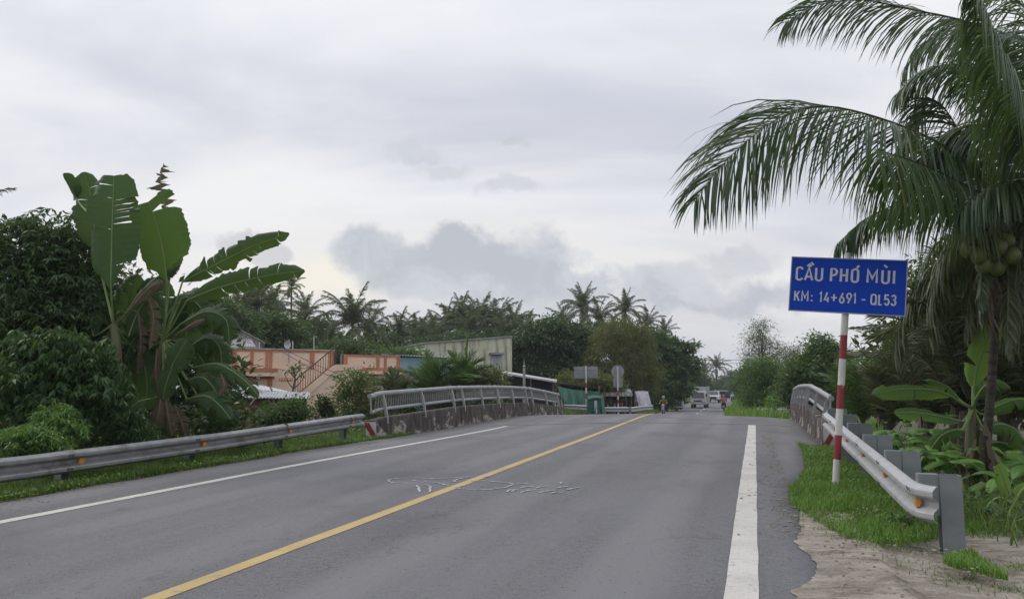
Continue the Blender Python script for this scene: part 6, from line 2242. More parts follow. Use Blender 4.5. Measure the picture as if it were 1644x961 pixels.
corr('porch_roof', M_CORRD, G, (F3.s(352, -2), -2.2, F3.h(558, gm, -2)), (F3.s(408, -2), -2.2, F3.h(556, gm, -2)), (F3.s(400, -.5), -.5, F3.h(543, gm, -.5)), (F3.s(366, -.5), -.5, F3.h(543, gm, -.5)), 12)
slab('porch_post', M_CAP, G, F3.s(412), F3.s(414), -.9, -.8, 0, F3.h(550, gm))

F4 = Frame(622, 47, 14, -1.1)
BS = F4.thing('blue_shed', 'shed with pale blue sheet walls behind the fan palms', 'shed')
b0, b1 = F4.s(615), F4.s(718)
slab('wall', M_BLUEW, BS, b0 + 1, b1, 0, 5, 0, F4.h(574, b1))
for i in range(14):
    s = b0 + 1.1 + (b1 - b0 - 1.2) * i / 14
    slab('seam', M_BLUEW, BS, s - .02, s + .02, -.025, -.002, .1, F4.h(575, b1))
corr('roof_sheet', M_BLUEW, BS, (b0 - .2, -.4, F4.h(569, b0)), (b1 + .3, -.4, F4.h(574, b1)), (b1 - .2, 5.2, F4.h(569, b1)), (b0 + .5, 5.2, F4.h(564, b0)), 26)

F5 = Frame(680, 57, 22, -1.1)
OB = F5.thing('old_warehouse', 'pale concrete building with mossy streaked wall left of the round dark tree', 'building')
c0, c1 = F5.s(680), F5.s(822)
zA_, zB_ = F5.h(552, c0), F5.h(541, c1)
MB().prism([(c0, 0), (c1, 0), (c1, zB_), (c0, zA_)], 1, 0, 8).build('wall', M_OLD, OB)
MB().prism([(c0 - .1, zA_ + .002), (c1, zB_ + .002), (c1, zB_ + .12), (c0 - .1, zA_ + .12)], 1, -.12, 8).build('roof_edge', M_CORRD, OB)
s0, s1 = F5.s(785), F5.s(806)
slab('ledge', M_CORRD, OB, s0, s1, -.5, -.002, F5.h(569, s0), F5.h(566, s0))
slab('shutter', M_TIN, OB, s0 + .1, s1, -.06, -.003, F5.h(600, s0), F5.h(570, s0))
slab('ledge', M_CORR, OB, F5.s(745), F5.s(785), -.3, -.002, F5.h(592, s0), F5.h(590, s0))
# thin roof masts
for px, y0, y1, d, lab in ((464, 562, 545, 37.5, 'short mast with a small dish on the peach roof'), (470, 562, 547, 38.5, 'plain thin mast right of the one with the dish'), (504, 562, 539, 38.5, 'single tall thin mast above the middle of the peach parapet')):
    b = P(px, y0 + 20, d)
    t_ = P(px, y1, d)
    root = thing('roof_mast', b, lab, 'mast')
    MB().tube([b, t_], .028, 6).build('pole', M_GALV, root, world=True)
    if px == 464:
        c = P(463, 553, d - .1)
        mb = MB()
        for i in range(10):
            a = i * math.pi / 5
            mb.v.append((c[0] + .2 * math.cos(a), c[1] - .08, c[2] + .2 * math.sin(a)))
        mb.v.append((c[0], c[1], c[2]))
        mb.f = [(i, (i + 1) % 10, 10) for i in range(10)]
        mb.m = [0] * 10
        mb.build('dish', M_GALV, root, world=True)


def wire(pts, r, label, parent=None):
    K = resample(pts, 16)
    o_ = MB().tube(K, r, 5).build('overhead_wire', M_DARK, parent)
    return tag(o_, label, 'wire', 'overhead wires')


def sag(a, b, s):
    m = (np.array(a) + np.array(b)) / 2
    return [a, m - np.array((0, 0, s)), b]


wire(sag(P(440, 552, 34), P(650, 628, 28), .25), .012, 'upper of the two wires slanting across the peach house front')
wire(sag(P(436, 556, 34), P(640, 632, 28), .3), .012, 'lower of the two wires slanting across the peach house front')
wire(sag(P(1075, 577, 110), P(1215, 577, 112), .08), .03, 'higher wire crossing over the far road between the trees')
wire(sag(P(1075, 583, 110), P(1215, 582, 112), .05), .025, 'lower wire crossing over the far road between the trees')

# ------------------------------------------------------------------ beyond the bridge: signs, stalls, barriers
def zg(px, d):
    x_, y_ = A(px, d)
    return np.array((x_, y_, float(max(ground_z(x_, y_), -1.2))))


def back_sign(px, d, y_top, label, rect=None, disc=None, plate=None, stripes=()):
    b = zg(px, d)
    root_ = thing('road_sign', b, label, 'road sign')
    t_ = P(px, y_top, d)
    H_ = t_[2] - b[2]
    mb = MB()
    ys__ = [0] + [P(px, y, d)[2] - b[2] for y in stripes] + [H_]
    for i in range(len(ys__) - 1):
        mb.tube([(0, 0, ys__[i]), (0, 0, ys__[i + 1])], .05, 10, (i + 1) % 2 if len(ys__) > 2 else 0, cap=(i == len(ys__) - 2))
    mb.build('pole', [M_RED, M_WHITE], root_, smooth=True)
    k = d / 1250
    fz = lambda y: P(px, y, d)[2] - b[2]
    if rect:
        x0, y0, x1, y1 = rect
        pn = MB().box((((x0 + x1) / 2 - px) * k, .10, (fz(y0) + fz(y1)) / 2), ((x1 - x0) * k, .02, fz(y0) - fz(y1))).build('sign_panel', M_SIGNBACK, root_)
        for q in (.25, .5, .75):
            MB().box((((x0 + x1) / 2 - px) * k, .075, fz(y1) + (fz(y0) - fz(y1)) * q), ((x1 - x0) * k * .98, .03, .05)).build('stiffener', M_GALV_D, pn)
    if disc:
        cx_, cy_, r_p = disc
        n_ = 28
        pr = [((cx_ - px) * k + r_p * k * math.cos(2 * math.pi * i / n_), fz(cy_) + r_p * k * math.sin(2 * math.pi * i / n_)) for i in range(n_)]
        MB().prism(pr, 1, .07, .09).build('sign_disc', M_SIGNBACK, root_)
    if plate:
        x0, y0, x1, y1 = plate
        MB().box((((x0 + x1) / 2 - px) * k, .08, (fz(y0) + fz(y1)) / 2), ((x1 - x0) * k, .02, fz(y0) - fz(y1))).build('sign_plate', M_SIGNBACK, root_)
    root_.rotation_euler.z = TH * .5
    return root_


back_sign(941, 49, 587, 'back of a rectangular grey road sign on a red and white post', rect=(922, 588, 960, 606.5), stripes=(640, 631, 622, 614))
back_sign(992, 53, 589, 'back of a round grey road sign with a square plate below it', disc=(992, 596, 10.2), plate=(985, 606, 999.5, 621), stripes=(660, 653, 648, 641, 635, 626))

M_TARP = pm('green_tarpaulin', (.006, .078, .050), (.010, .105, .068), 1.2, rough=.55, c3=(.006, .06, .04), s3=2, lo3=.55, hi3=.7)
M_TARPD = pm('dark_green_cloth', (.008, .062, .048), (.012, .09, .066), 2, rough=.7)
M_CLOTH = pm('white_cloth', (.42, .40, .44), (.52, .50, .54), 3, rough=.9, c3=(.32, .30, .36), s3=2.5, lo3=.52, hi3=.62)
M_BLACK = pm('black_sheeting', (.012, .013, .018), (.022, .023, .030), 2, rough=.8)
M_WOOD = pm('grey_wood', (.10, .085, .07), (.16, .14, .115), 4, rough=.9)


def sheet(name, mat, root_, rows, ny=6, nx=14, fold=.04, seed=0, th=.01):
    """Cloth hung between an upper and a lower line of world points, with folds."""
    top_, bot_ = resample(rows[0], nx), resample(rows[-1], nx)
    rg_ = np.random.default_rng(seed)
    ph = rg_.uniform(0, 6, 4)
    Vv = []
    for lay in (0, th):
        for j in range(ny):
            q = j / (ny - 1)
            for i in range(nx):
                p = top_[i] * (1 - q) + bot_[i] * q
                f_ = fold * (math.sin(i * 1.9 + ph[0] + q * 2) + .6 * math.sin(i * .8 + ph[1] - q * 3)) * (.3 + q)
                Vv.append(p - FV * (f_ + lay))
    m = nx * ny
    f = []
    for j in range(ny - 1):
        for i in range(nx - 1):
            a = j * nx + i
            f += [(a, a + 1, a + nx + 1, a + nx), (m + a, m + a + nx, m + a + nx + 1, m + a + 1)]
    edge = [j * nx for j in range(ny)] + [(ny - 1) * nx + i for i in range(1, nx)] + [j * nx + nx - 1 for j in range(ny - 2, -1, -1)] + list(range(nx - 2, 0, -1))
    for a, b in zip(edge, edge[1:] + edge[:1]):
        f.append((a, b, m + b, m + a))
    return MB().add(Vv, f).build(name, mat, root_, smooth=True, world=True)


# stall left of the green tarp; a black sheet paints its interior shade
b = zg(850, 47)
root = thing('dark_stall', b, 'dark stall with a pale roof edge behind the far railing', 'stall')
MB().hexa([P(806, 600, 46), P(894, 614, 46), P(894, 612, 50), P(806, 597, 50)], [P(806, 597.5, 46), P(894, 611.5, 46), P(894, 609, 50), P(806, 594.5, 50)]).build('roof_edge', M_TIN, root, world=True)
sheet('interior_shade', M_BLACK, root, [[P(808, 602, 46.6), P(850, 608, 46.6), P(890, 614, 46.6)], [P(808, 650, 46.6), P(850, 650, 46.6), P(890, 650, 46.6)]], seed=1)
for px in (812, 852, 888):
    MB().tube([P(px, 655, 46.2), P(px, 600 + (px - 806) * .15, 46.2)], .045, 6).build('post', M_WOOD, root, world=True)
# concrete pole with its pin
b = zg(841.5, 45)
root = thing('utility_pole', b, 'short grey pole with a pin insulator in front of the dark stall with the pale roof edge', 'pole')
MB().tube([b, P(841.5, 590, 45)], [.11, .075], 8).build('pole', M_GALV_D, root, world=True)
MB().tube([P(841.5, 590, 45), P(841.5, 577, 45)], [.03, .02], 6).build('pin', M_GALV_D, root, world=True)
MB().ball(tuple(P(841.5, 588, 45)), (.09, .09, .07), 8).build('insulator', M_GALV_D, root, world=True)

root = thing('green_tarp', zg(925, 51), 'large sagging green tarpaulin hung beside the far end of the railing', 'tarpaulin')
sheet('cloth', M_TARP, root, [[P(896, 620, 51), P(915, 624, 50.5), P(940, 627, 50), P(962, 628, 50)], [P(903, 648, 50), P(920, 655, 49.6), P(945, 656, 49.4), P(966, 650, 49.6)]], 8, 18, .10, 3)
for px in (897, 962):
    MB().tube([zg(px, 51.2), P(px, 619, 51.2)], .04, 6).build('post', M_WOOD, root, world=True)
root = thing('dark_roof_stall', zg(925, 54), 'stall with a wide dark roof above the green tarpaulin', 'stall')
MB().hexa([P(896, 617, 53), P(972, 625, 53), P(972, 622, 57), P(900, 614, 57)], [P(896, 614.5, 53), P(972, 622.5, 53), P(972, 619.5, 57), P(900, 611.5, 57)]).build('roof', M_BLACK, root, world=True)
MB().hexa([P(905, 655, 56.4), P(968, 655, 56.4), P(968, 655, 56.6), P(905, 655, 56.6)], [P(905, 616, 56.4), P(968, 622, 56.4), P(968, 622, 56.6), P(905, 616, 56.6)]).build('dark_backing', M_VOID, root, world=True)
for px in (899, 934, 969):
    MB().tube([zg(px, 53.3), P(px, 617 + (px - 896) * .1, 53.3)], .05, 6).build('post', M_WOOD, root, world=True)
root = thing('green_booth', zg(957, 47.5), 'small dark green cloth covered booth behind the far barrier', 'booth')
sheet('front_cloth', M_TARPD, root, [[P(943, 640, 47), P(955, 638, 47), P(965, 638, 47.2)], [P(941, 672, 46.8), P(955, 672, 46.8), P(966, 672, 47)]], 6, 14, .05, 4)
sheet('side_flap', M_TARP, root, [[P(964, 637, 47.3), P(967, 637, 47.8), P(969, 640, 48.5)], [P(968, 672, 47.0), P(972, 670, 47.6), P(974, 669, 48.5)]], 6, 8, .05, 5)
sheet('cover', M_TARP, root, [[P(944, 635, 48.8), P(956, 634, 48.8), P(969, 636, 48.8)], [P(943, 641, 46.9), P(955, 639, 46.9), P(966, 639.5, 47.0)]], 4, 10, .02, 6)
MB().box(tuple(P(956.5, 653, 46.85)), (.16, .03, .75)).build('white_panel', M_CLOTH, root, world=True)
for px in (944, 966):
    MB().tube([zg(px, 47.6), P(px, 639, 47.6)], .04, 6).build('post', M_WOOD, root, world=True)

# market stall with awning
b = zg(990, 56)
root = thing('market_stall', b, 'open roadside stall with a pale striped awning behind the round sign', 'stall')
corr('awning', M_CORR, root, P(962, 634, 54) - b, P(1016, 633, 54) - b, P(1012, 624, 57) - b, P(966, 625, 57) - b, 14, .03)
for i in range(12):
    px = 964 + i * 4.3
    MB().box(tuple(P(px + 2, 632.5, 53.95)), (.15, .02, .26)).build('valance', M_CORR if i % 2 else M_WHITE, root, world=True)
MB().hexa([P(972, 618, 58), P(1000, 621, 58), P(1000, 622, 61), P(972, 618, 61)], [P(972, 615.5, 58), P(1000, 619, 58), P(1000, 620, 61), P(972, 616, 61)]).build('upper_roof', M_CORR, root, world=True)
MB().box(tuple(P(990, 648, 58)), (2.6, .1, 2.6)).build('dark_backing', M_VOID, root, world=True)  # black board stands in for the shade under the awning
for px in (966, 980, 1005, 1013):
    MB().tube([zg(px, 54.3), P(px, 630, 54.3)], .04, 6).build('post', M_WOOD, root, world=True)
tb = MB().box(tuple(P(985, 655, 55.5)), (1.5, .7, .08)).build('counter', M_WOOD, root, world=True)
for k, (px, py, s_, m_) in enumerate(((976, 650, .16, M_CLOTH), (981, 648, .2, M_TARP), (987, 650, .15, M_WHITE), (993, 649, .18, M_WOOD), (998, 650, .16, M_ORANGE))):
    p = P(px, py, 55.4)
    o = MB().box(tuple(p), (s_, s_, s_ * 2.0), top=(.8, .8)).build('crate', m_)
    tag(o, ('whitish box leftmost on the stall counter', 'green box on the stall counter', 'white box in the middle of the stall counter', 'brown wooden box on the stall counter', 'orange box rightmost on the stall counter')[k], 'box', 'goods on the stall counter')
root = thing('cloth_banner', zg(1033, 56), 'crumpled whitish cloth hung on a frame right of the market stall', 'banner')
sheet('cloth', M_CLOTH, root, [[P(1020, 628, 56), P(1030, 627, 55.8), P(1040, 628, 55.6)], [P(1026, 652, 55.2), P(1036, 654, 55.0), P(1047, 652, 55.0)]], 8, 12, .06, 8)
sheet('fringe', M_CLOTH, root, [[P(1019, 628, 56.1), P(1023, 628, 56.1)], [P(1020, 646, 56.1), P(1025, 644, 56.1)]], 6, 5, .03, 9)
for px in (1020, 1041):
    MB().tube([zg(px, 56.2), P(px, 627, 56.2)], .035, 6).build('post', M_WOOD, root, world=True)


def far_rail(pxs, label, group='crash barriers beyond the bridge', rail_h=.62):
    pts = []
    for px, d, y in pxs:
        p = P(px, y, d)
        pts.append(p)
    K = resample(pts, 8)
    g0_ = K[0].copy()
    g0_[2] = float(ground_z(K[0][0], K[0][1]))
    root_ = thing('guardrail', g0_, label, 'guardrail', group)
    path_strip(K, [(a, h) for a, h in WBP]).build('rail_beam', M_GALV, root_, world=True)
    for i in (0, 3, 6):
        q = K[i] + FV * .14
        zb_ = float(ground_z(q[0], q[1]))
        MB().box((q[0], q[1], (zb_ + q[2] + .2) / 2), (.12, .12, q[2] + .2 - zb_)).build('post', M_POST, root_, world=True)


far_rail([(906, 47.5, 653), (925, 47.2, 653.5), (944, 47, 654.5)], 'short far crash barrier left of the green booth')
far_rail([(970, 50, 657), (990, 50, 657), (1009, 50, 657)], 'short far crash barrier under the market stall')
far_rail([(1012, 49, 657.5), (1030, 51, 655), (1047, 54, 653.5)], 'short far crash barrier under the white cloth')
far_rail([(1276, 44, 656), (1240, 50, 657.5), (1213, 55, 656.5)], 'far crash barrier in the grass on the right past the bridge')

# roadside clutter at the far end of the road
for k, (px, py, d, w, h, m_, lab) in enumerate(((1157, 627, 185, 3.4, .25, M_CORR, 'far stall with a pale flat roof by the end of the road'), (1168, 631, 175, 1.1, .8, M_TARPD, 'far stall wrapped in green cloth by the end of the road'),
                                                (1090, 646, 92, .9, 1.1, M_TIN, 'small grey roadside kiosk beside the white truck'))):
    b = zg(px, d)
    c = P(px, py, d)
    root = thing('roadside_stall', b, lab, 'stall')
    MB().box((c[0], c[1], c[2]), (w, 2.0, h)).build('roof' if k == 0 else 'cover', m_, root, world=True)
    MB().box((c[0], c[1] + .2, (c[2] - h / 2 + b[2]) / 2), (w * .85, 1.4, c[2] - h / 2 - b[2] - .02)).build('body', M_VOID, root, world=True)
    for s in (-1, 1):
        MB().tube([(c[0] + s * w * .47, c[1] - .9, b[2]), (c[0] + s * w * .47, c[1] - .9, c[2])], .05, 6).build('post', M_WOOD, root, world=True)

# ------------------------------------------------------------------ vehicles
M_CARW = pm('white_car_paint', (.58, .59, .61), (.54, .55, .57), 2, rough=.28, spec=.5)
M_TRUCKW = pm('dusty_white_paint', (.44, .45, .46), (.36, .36, .36), 3, rough=.5)
M_GLASS = pm('dark_glass', (.02, .024, .028), (.03, .034, .038), 1, rough=.08, spec=.6)
M_BLACKP = pm('black_plastic', (.02, .02, .022), (.03, .03, .03), 8, rough=.5)
M_LAMP = pm('lamp_lens', (.62, .62, .60), (.55, .55, .53), 4, rough=.15)
M_TAIL = pm('tail_lamp', (.35, .01, .01), (.28, .01, .01), 4, rough=.2)
M_CHROME = pm('bright_metal', (.5, .5, .5), (.45, .45, .45), 4, rough=.25, metal=.8)
M_PLATE = pm('number_plate', (.55, .55, .53), (.5, .5, .48), 6, rough=.5)


def wheel(root_, c, r, w, axis='x'):
    t = MB()
    t.prism([(c[1] + r * math.cos(2 * math.pi * i / 16), c[2] + r * math.sin(2 * math.pi * i / 16)) for i in range(16)], 0, c[0] - w / 2, c[0] + w / 2)
    wo_ = t.build('wheel', M_DARK, root_, bevel=.02)
    MB().prism([(c[1] + r * .55 * math.cos(2 * math.pi * i / 12), c[2] + r * .55 * math.sin(2 * math.pi * i / 12)) for i in range(12)], 0, c[0] - w / 2 - .012, c[0] + w / 2 + .012).build('rim', M_CHROME, wo_)


def pos(px, d):
    x_, y_ = A(px, d)
    return (x_, y_, float(road_z(x_, y_)) + .002)


t = thing('light_truck', pos(1123, 95), 'small dusty white box truck coming toward the bridge', 'truck', rotz=math.pi - .03)
# local: +y is forward
MB().prism([(2.35, .42), (2.45, .8), (2.40, 1.15), (2.02, 1.95), (1.1, 2.0), (.75, 1.98), (.72, .42)], 0, -.86, .86).build('cab', M_TRUCKW, t, bevel=.05)
MB().box((0, -.95, 1.50), (1.92, 3.2, 2.05)).build('cargo_box', M_TRUCKW, t, bevel=.02)
for s in (-.975, .975):
    for k in range(5):
        MB().box((s, -2.3 + k * .67, 1.5), (.03, .05, 2.0)).build('box_rib', M_TRUCKW, t)
MB().box((0, -.9, .55), (.9, 4.2, .2)).build('chassis', M_BLACKP, t)
MB().add([(-.74, 2.395, 1.2), (.74, 2.395, 1.2), (.66, 2.09, 1.84), (-.66, 2.09, 1.84)], [(0, 1, 2, 3)]).add([(-.74, 2.415, 1.21), (.74, 2.415, 1.21), (.66, 2.11, 1.85), (-.66, 2.11, 1.85)], [(3, 2, 1, 0)]).build('windscreen', M_GLASS, t)
for s in (-1, 1):
    MB().box((s * .865, 1.6, 1.5), (.012, .7, .5), top=(1, .7)).build('side_window', M_GLASS, t)
    MB().box((s * .64, 2.46, .82), (.30, .05, .16)).build('headlight', M_LAMP, t, bevel=.02)
    MB().box((s * 1.02, 2.2, 1.55), (.14, .06, .32)).build('mirror', M_BLACKP, t, bevel=.02)
    wheel(t, (s * .74, 1.75, .33), .33, .22)
    wheel(t, (s * .74, -1.45, .33), .33, .30)
MB().box((0, 2.46, .58), (1.7, .08, .18)).build('bumper', M_TRUCKW, t, bevel=.02)
MB().box((0, 2.465, .86), (.86, .04, .14)).build('grille', M_BLACKP, t)
MB().box((0, 2.515, .58), (.42, .02, .14)).build('number_plate', M_PLATE, t)
for s in (-.45, .2):
    MB().tube([(s, 2.43, 1.2), (s + .35, 2.30, 1.5)], .012, 5).build('wiper', M_BLACKP, t)

t = thing('pickup_car', pos(1146, 125), 'white car with a dark grille following the white truck', 'car', rotz=math.pi - .02)
MB().prism([(2.5, .45), (2.55, .75), (2.45, 1.08), (1.25, 1.2), (-2.5, 1.18), (-2.55, .5)], 0, -.92, .92).build('body', M_CARW, t, bevel=.07)
MB().prism([(1.25, 1.19), (.45, 1.78), (-1.5, 1.8), (-2.2, 1.19)], 0, -.78, .78).build('cabin', M_CARW, t, bevel=.06)
MB().add([(-.72, 1.22, 1.23), (.72, 1.22, 1.23), (.64, .52, 1.75), (-.64, .52, 1.75)], [(0, 1, 2, 3)]).add([(-.72, 1.26, 1.26), (.72, 1.26, 1.26), (.64, .56, 1.78), (-.64, .56, 1.78)], [(3, 2, 1, 0)]).build('windscreen', M_GLASS, t)
MB().box((0, 2.53, .78), (1.05, .06, .40)).build('grille', M_BLACKP, t, bevel=.02)
MB().box((0, 2.54, .47), (1.8, .1, .16)).build('bumper', M_BLACKP, t, bevel=.03)
MB().box((0, 2.60, .5), (.46, .02, .13)).build('number_plate', M_PLATE, t)
for s in (-1, 1):
    MB().box((s * .72, 2.46, .93), (.34, .12, .15)).build('headlight', M_LAMP, t, bevel=.03)
    MB().box((s * 1.0, 1.0, 1.24), (.18, .12, .14)).build('mirror', M_CARW, t, bevel=.03)
    MB().box((s * .785, -.3, 1.5), (.012, 1.6, .38), top=(1, .75)).build('side_window', M_GLASS, t)
    wheel(t, (s * .78, 1.6, .38), .38, .25)
    wheel(t, (s * .78, -1.6, .38), .38, .25)


def skin(name, chain, mat, parent, sub=1):
    """One continuous limb-and-trunk surface: chain = {key: (point, radius, previous key or None)}."""
    keys = list(chain)
    me = bpy.data.meshes.new(name)
    me.from_pydata([chain[k][0] for k in keys], [(keys.index(chain[k][2]), i) for i, k in enumerate(keys) if chain[k][2]], [])
    o_ = bpy.data.objects.new(name, me)
    me.materials.append(mat)
    link(o_, parent)
    o_.modifiers.new('Skin', 'SKIN').use_smooth_shade = True
    for i, k in enumerate(keys):
        r = chain[k][1]
        me.skin_vertices[0].data[i].radius = (r, r) if not isinstance(r, tuple) else r
        me.skin_vertices[0].data[i].use_root = (i == 0)
    sb = o_.modifiers.new('Sub', 'SUBSURF')
    sb.levels = sub
    sb.render_levels = sub
    return o_


M_SKIN = pm('skin', (.30, .17, .11), (.34, .20, .13), 6, rough=.55)
M_HAIR = pm('black_hair', (.012, .010, .009), (.02, .018, .015), 20, rough=.5)
M_TROUS = pm('dark_trousers', (.025, .027, .035), (.04, .042, .05), 8, rough=.9)


def moto(px, d, rotz, label, paint, rear):
    b = pos(px, d)
    t_ = thing('motorbike', b, label, 'motorbike', 'motorbikes on the far road', rotz)
    for y_, nm in ((.63, 'front'), (-.60, 'rear')):
        wheel(t_, (0, y_, .29), .29, .10)
    MB().prism([(-.85, .62), (-.55, .78), (-.05, .72), (.12, .52), (.30, .42), (.22, .30), (-.30, .26), (-.62, .42)], 0, -.13, .13).build('body', paint, t_, bevel=.03)
    MB().prism([(.30, .42), (.42, .92), (.36, .96), (.22, .5)], 0, -.17, .17).build('leg_shield', paint, t_, bevel=.03)
    MB().prism([(-.85, .78), (-.10, .76), (.02, .70), (-.10, .70), (-.8, .70)], 0, -.13, .13).build('seat', M_BLACKP, t_, bevel=.02)
    MB().prism([(.36, .50), (.62, .62), (.88, .50), (.62, .57)], 0, -.07, .07).build('fender', paint, t_)
    for s in (-1, 1):
        MB().tube([(s * .07, .66, .30), (s * .07, .40, .95)], .025, 6).build('fork', M_CHROME, t_)
        MB().tube([(0, .38, .98), (s * .18, .36, 1.02), (s * .34, .28, 1.00)], [.016, .016, .02], 6).build('handlebar', M_BLACKP, t_)
        MB().tube([(s * .22, .36, 1.0), (s * .28, .38, 1.20)], .008, 5).build('mirror_stalk', M_BLACKP, t_)
        MB().box((s * .29, .38, 1.23), (.11, .02, .07)).build('mirror', M_BLACKP, t_, bevel=.01)
        MB().box((s * .2, .05, .28), (.16, .08, .03)).build('footrest', M_BLACKP, t_)
    MB().ball((0, .46, .92), (.10, .07, .08), 10).build('headlight', M_LAMP, t_, smooth=True)
    MB().box((0, -.86, .66), (.16, .05, .07)).build('tail_light', M_TAIL, t_, bevel=.01)
    MB().box((0, -.90, .52), (.19, .015, .13)).build('number_plate', M_PLATE, t_)
    MB().tube([(.14, -.1, .27), (.17, -.5, .30), (.17, -.82, .36)], [.03, .045, .04], 8).build('exhaust', M_CHROME, t_)
    return t_


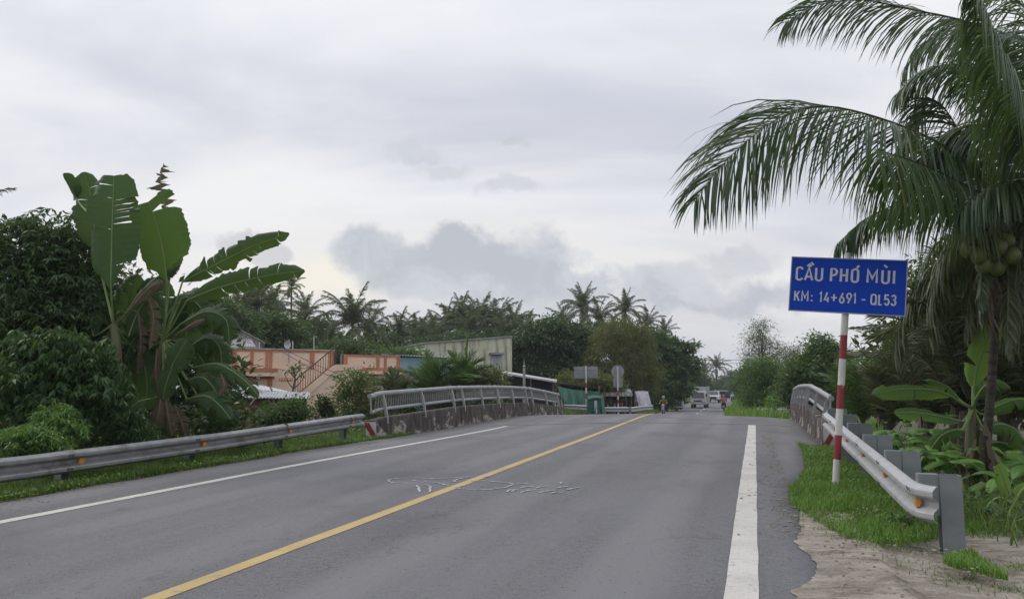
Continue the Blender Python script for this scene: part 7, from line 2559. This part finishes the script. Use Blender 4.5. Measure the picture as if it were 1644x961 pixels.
def rider(px, d, rotz, label, shirt, helmet, face_mask=None, shoulder=.19):
    b = pos(px, d)
    r_ = thing('person', b, label, 'person', 'riders on the far road', rotz)
    ch = {'pelvis': ((0, -.28, .86), .125, None), 'belly': ((0, -.25, 1.03), .13, 'pelvis'), 'chest': ((0, -.19, 1.22), .145, 'belly'), 'neck': ((0, -.14, 1.40), .055, 'chest'),
          'chin': ((0, -.10, 1.47), .07, 'neck'), 'head': ((0, -.11, 1.56), .095, 'chin'), 'crown': ((0, -.13, 1.65), .07, 'head')}
    for s, k in ((-1, 'l'), (1, 'r')):
        ch[k + 'sh'] = ((s * shoulder, -.17, 1.33), .062, 'chest')
        ch[k + 'el'] = ((s * (shoulder + .09), .05, 1.13), .043, k + 'sh')
        ch[k + 'wr'] = ((s * .33, .24, 1.04), .030, k + 'el')
        ch[k + 'pa'] = ((s * .335, .29, 1.025), .034, k + 'wr')
        for j in range(4):
            a = s * (.30 + .022 * j)
            ch['%sf%d' % (k, j)] = ((a, .325, 1.02), .010, k + 'pa')
            ch['%sg%d' % (k, j)] = ((a, .330 - .004 * j, .985), .009, '%sf%d' % (k, j))
        ch[k + 'th'] = ((s * .285, .27, 1.0), .010, k + 'pa')
        ch[k + 'hip'] = ((s * .11, -.2, .83), .085, 'pelvis')
        ch[k + 'kn'] = ((s * .19, .2, .72), .062, k + 'hip')
        ch[k + 'an'] = ((s * .2, .05, .36), .042, k + 'kn')
        ch[k + 'to'] = ((s * .2, .2, .315), .035, k + 'an')
    body = skin('body', ch, M_SKIN, r_)
    mb = MB()
    mb.ball((0, -.005, 1.535), (.018, .025, .022), 6)
    mb.build('nose', M_SKIN, r_, smooth=True)
    for s in (-1, 1):
        MB().ball((s * .035, -.015, 1.57), (.014, .010, .010), 6).build('eye', M_HAIR, r_)
        MB().ball((s * .098, -.11, 1.55), (.012, .025, .035), 6).build('ear', M_SKIN, r_, smooth=True)
    MB().box((0, -.012, 1.495), (.05, .01, .012)).build('mouth', M_TAIL, r_)
    sc = {'pelvis': ((0, -.29, .88), .137, None), 'belly': ((0, -.25, 1.03), .147, 'pelvis'), 'chest': ((0, -.19, 1.22), .16, 'belly'), 'collar': ((0, -.15, 1.36), .085, 'chest')}
    tc_ = {'pelvis': ((0, -.28, .84), .138, None)}
    for s, k in ((-1, 'l'), (1, 'r')):
        sc[k + 'sh'] = ((s * shoulder, -.17, 1.33), .078, 'chest')
        sc[k + 'el'] = ((s * (shoulder + .09), .05, 1.13), .058, k + 'sh')
        sc[k + 'wr'] = ((s * .325, .21, 1.05), .046, k + 'el')
        tc_[k + 'hip'] = ((s * .11, -.2, .83), .10, 'pelvis')
        tc_[k + 'kn'] = ((s * .19, .2, .72), .077, k + 'hip')
        tc_[k + 'an'] = ((s * .2, .06, .39), .058, k + 'kn')
    skin('shirt', sc, shirt, r_)
    skin('trousers', tc_, M_TROUS, r_)
    hm = MB()
    n_ = 12
    vs_, fs_ = [], []
    for i in range(7):
        a = math.radians(-18 + 108 * i / 6)
        for k in range(n_):
            c_ = 2 * math.pi * k / n_
            vs_.append((.125 * math.cos(a) * math.cos(c_), -.12 + .14 * math.cos(a) * math.sin(c_), 1.60 + .125 * math.sin(a)))
    for i in range(6):
        for k in range(n_):
            fs_.append((i * n_ + k, i * n_ + (k + 1) % n_, (i + 1) * n_ + (k + 1) % n_, (i + 1) * n_ + k))
    hm.add(vs_, fs_)
    hm.build('helmet', helmet, r_, smooth=True)
    MB().box((0, .03, 1.60), (.16, .08, .015)).build('visor_peak', helmet, r_)
    if face_mask:
        MB().ball((0, -.045, 1.50), (.075, .055, .05), 8).build('face_mask', face_mask, r_, smooth=True)
    for s in (-1, 1):
        MB().ball((s * .2, .15, .31), (.05, .12, .04), 8).build('shoe', M_BLACKP, r_, smooth=True)
    return r_


M_YEL = pm('yellow_shirt', (.19, .17, .03), (.15, .135, .025), 6, rough=.9)
M_PINK = pm('red_pink_shirt', (.42, .07, .12), (.36, .06, .10), 6, rough=.9)
M_PALE = pm('pale_shirt', (.48, .50, .53), (.42, .44, .46), 6, rough=.9)
M_HELM = pm('pale_helmet', (.45, .45, .43), (.40, .40, .38), 6, rough=.3)
M_HELMP = pm('pink_helmet', (.50, .22, .26), (.45, .2, .24), 6, rough=.3)
M_BIKEG = pm('grey_bike_paint', (.10, .10, .11), (.13, .13, .14), 6, rough=.3)
M_BIKEB = pm('black_bike_paint', (.02, .02, .022), (.03, .03, .03), 6, rough=.3)
moto(1064.5, 71, math.pi, 'grey motorbike at the end of the yellow line carrying the rider in yellow', M_BIKEG, False)
rider(1064.5, 71, math.pi, 'person in a yellow shirt and pale helmet riding toward the viewer', M_YEL, M_HELM, M_PALE, .21)
moto(1161, 82, 0, 'dark motorbike seen from behind under the rider in red', M_BIKEB, True)
rider(1161, 82, 0, 'person in a red top and pink helmet riding away on the right', M_PINK, M_HELMP)
moto(1175.5, 123, 0, 'farthest dark motorbike riding away near the right verge', M_BIKEB, True)
rider(1175.5, 123, 0, 'person in a pale shirt riding away farthest down the road', M_PALE, M_HELM)

# ------------------------------------------------------------------ humid air
m = bpy.data.materials.new('haze')
m.use_nodes = True
t_ = m.node_tree
for n_ in list(t_.nodes):
    t_.nodes.remove(n_)
pv = t_.nodes.new('ShaderNodeVolumePrincipled')
pv.inputs['Color'].default_value = (.86, .89, .95, 1)
pv.inputs['Density'].default_value = .00045
pv.inputs['Anisotropy'].default_value = .2
ou = t_.nodes.new('ShaderNodeOutputMaterial')
t_.links.new(pv.outputs[0], ou.inputs['Volume'])
hz = MB().box((0, 1200, 13.5), (3400, 3000, 36)).build('haze', m)
tag(hz, kind='stuff')
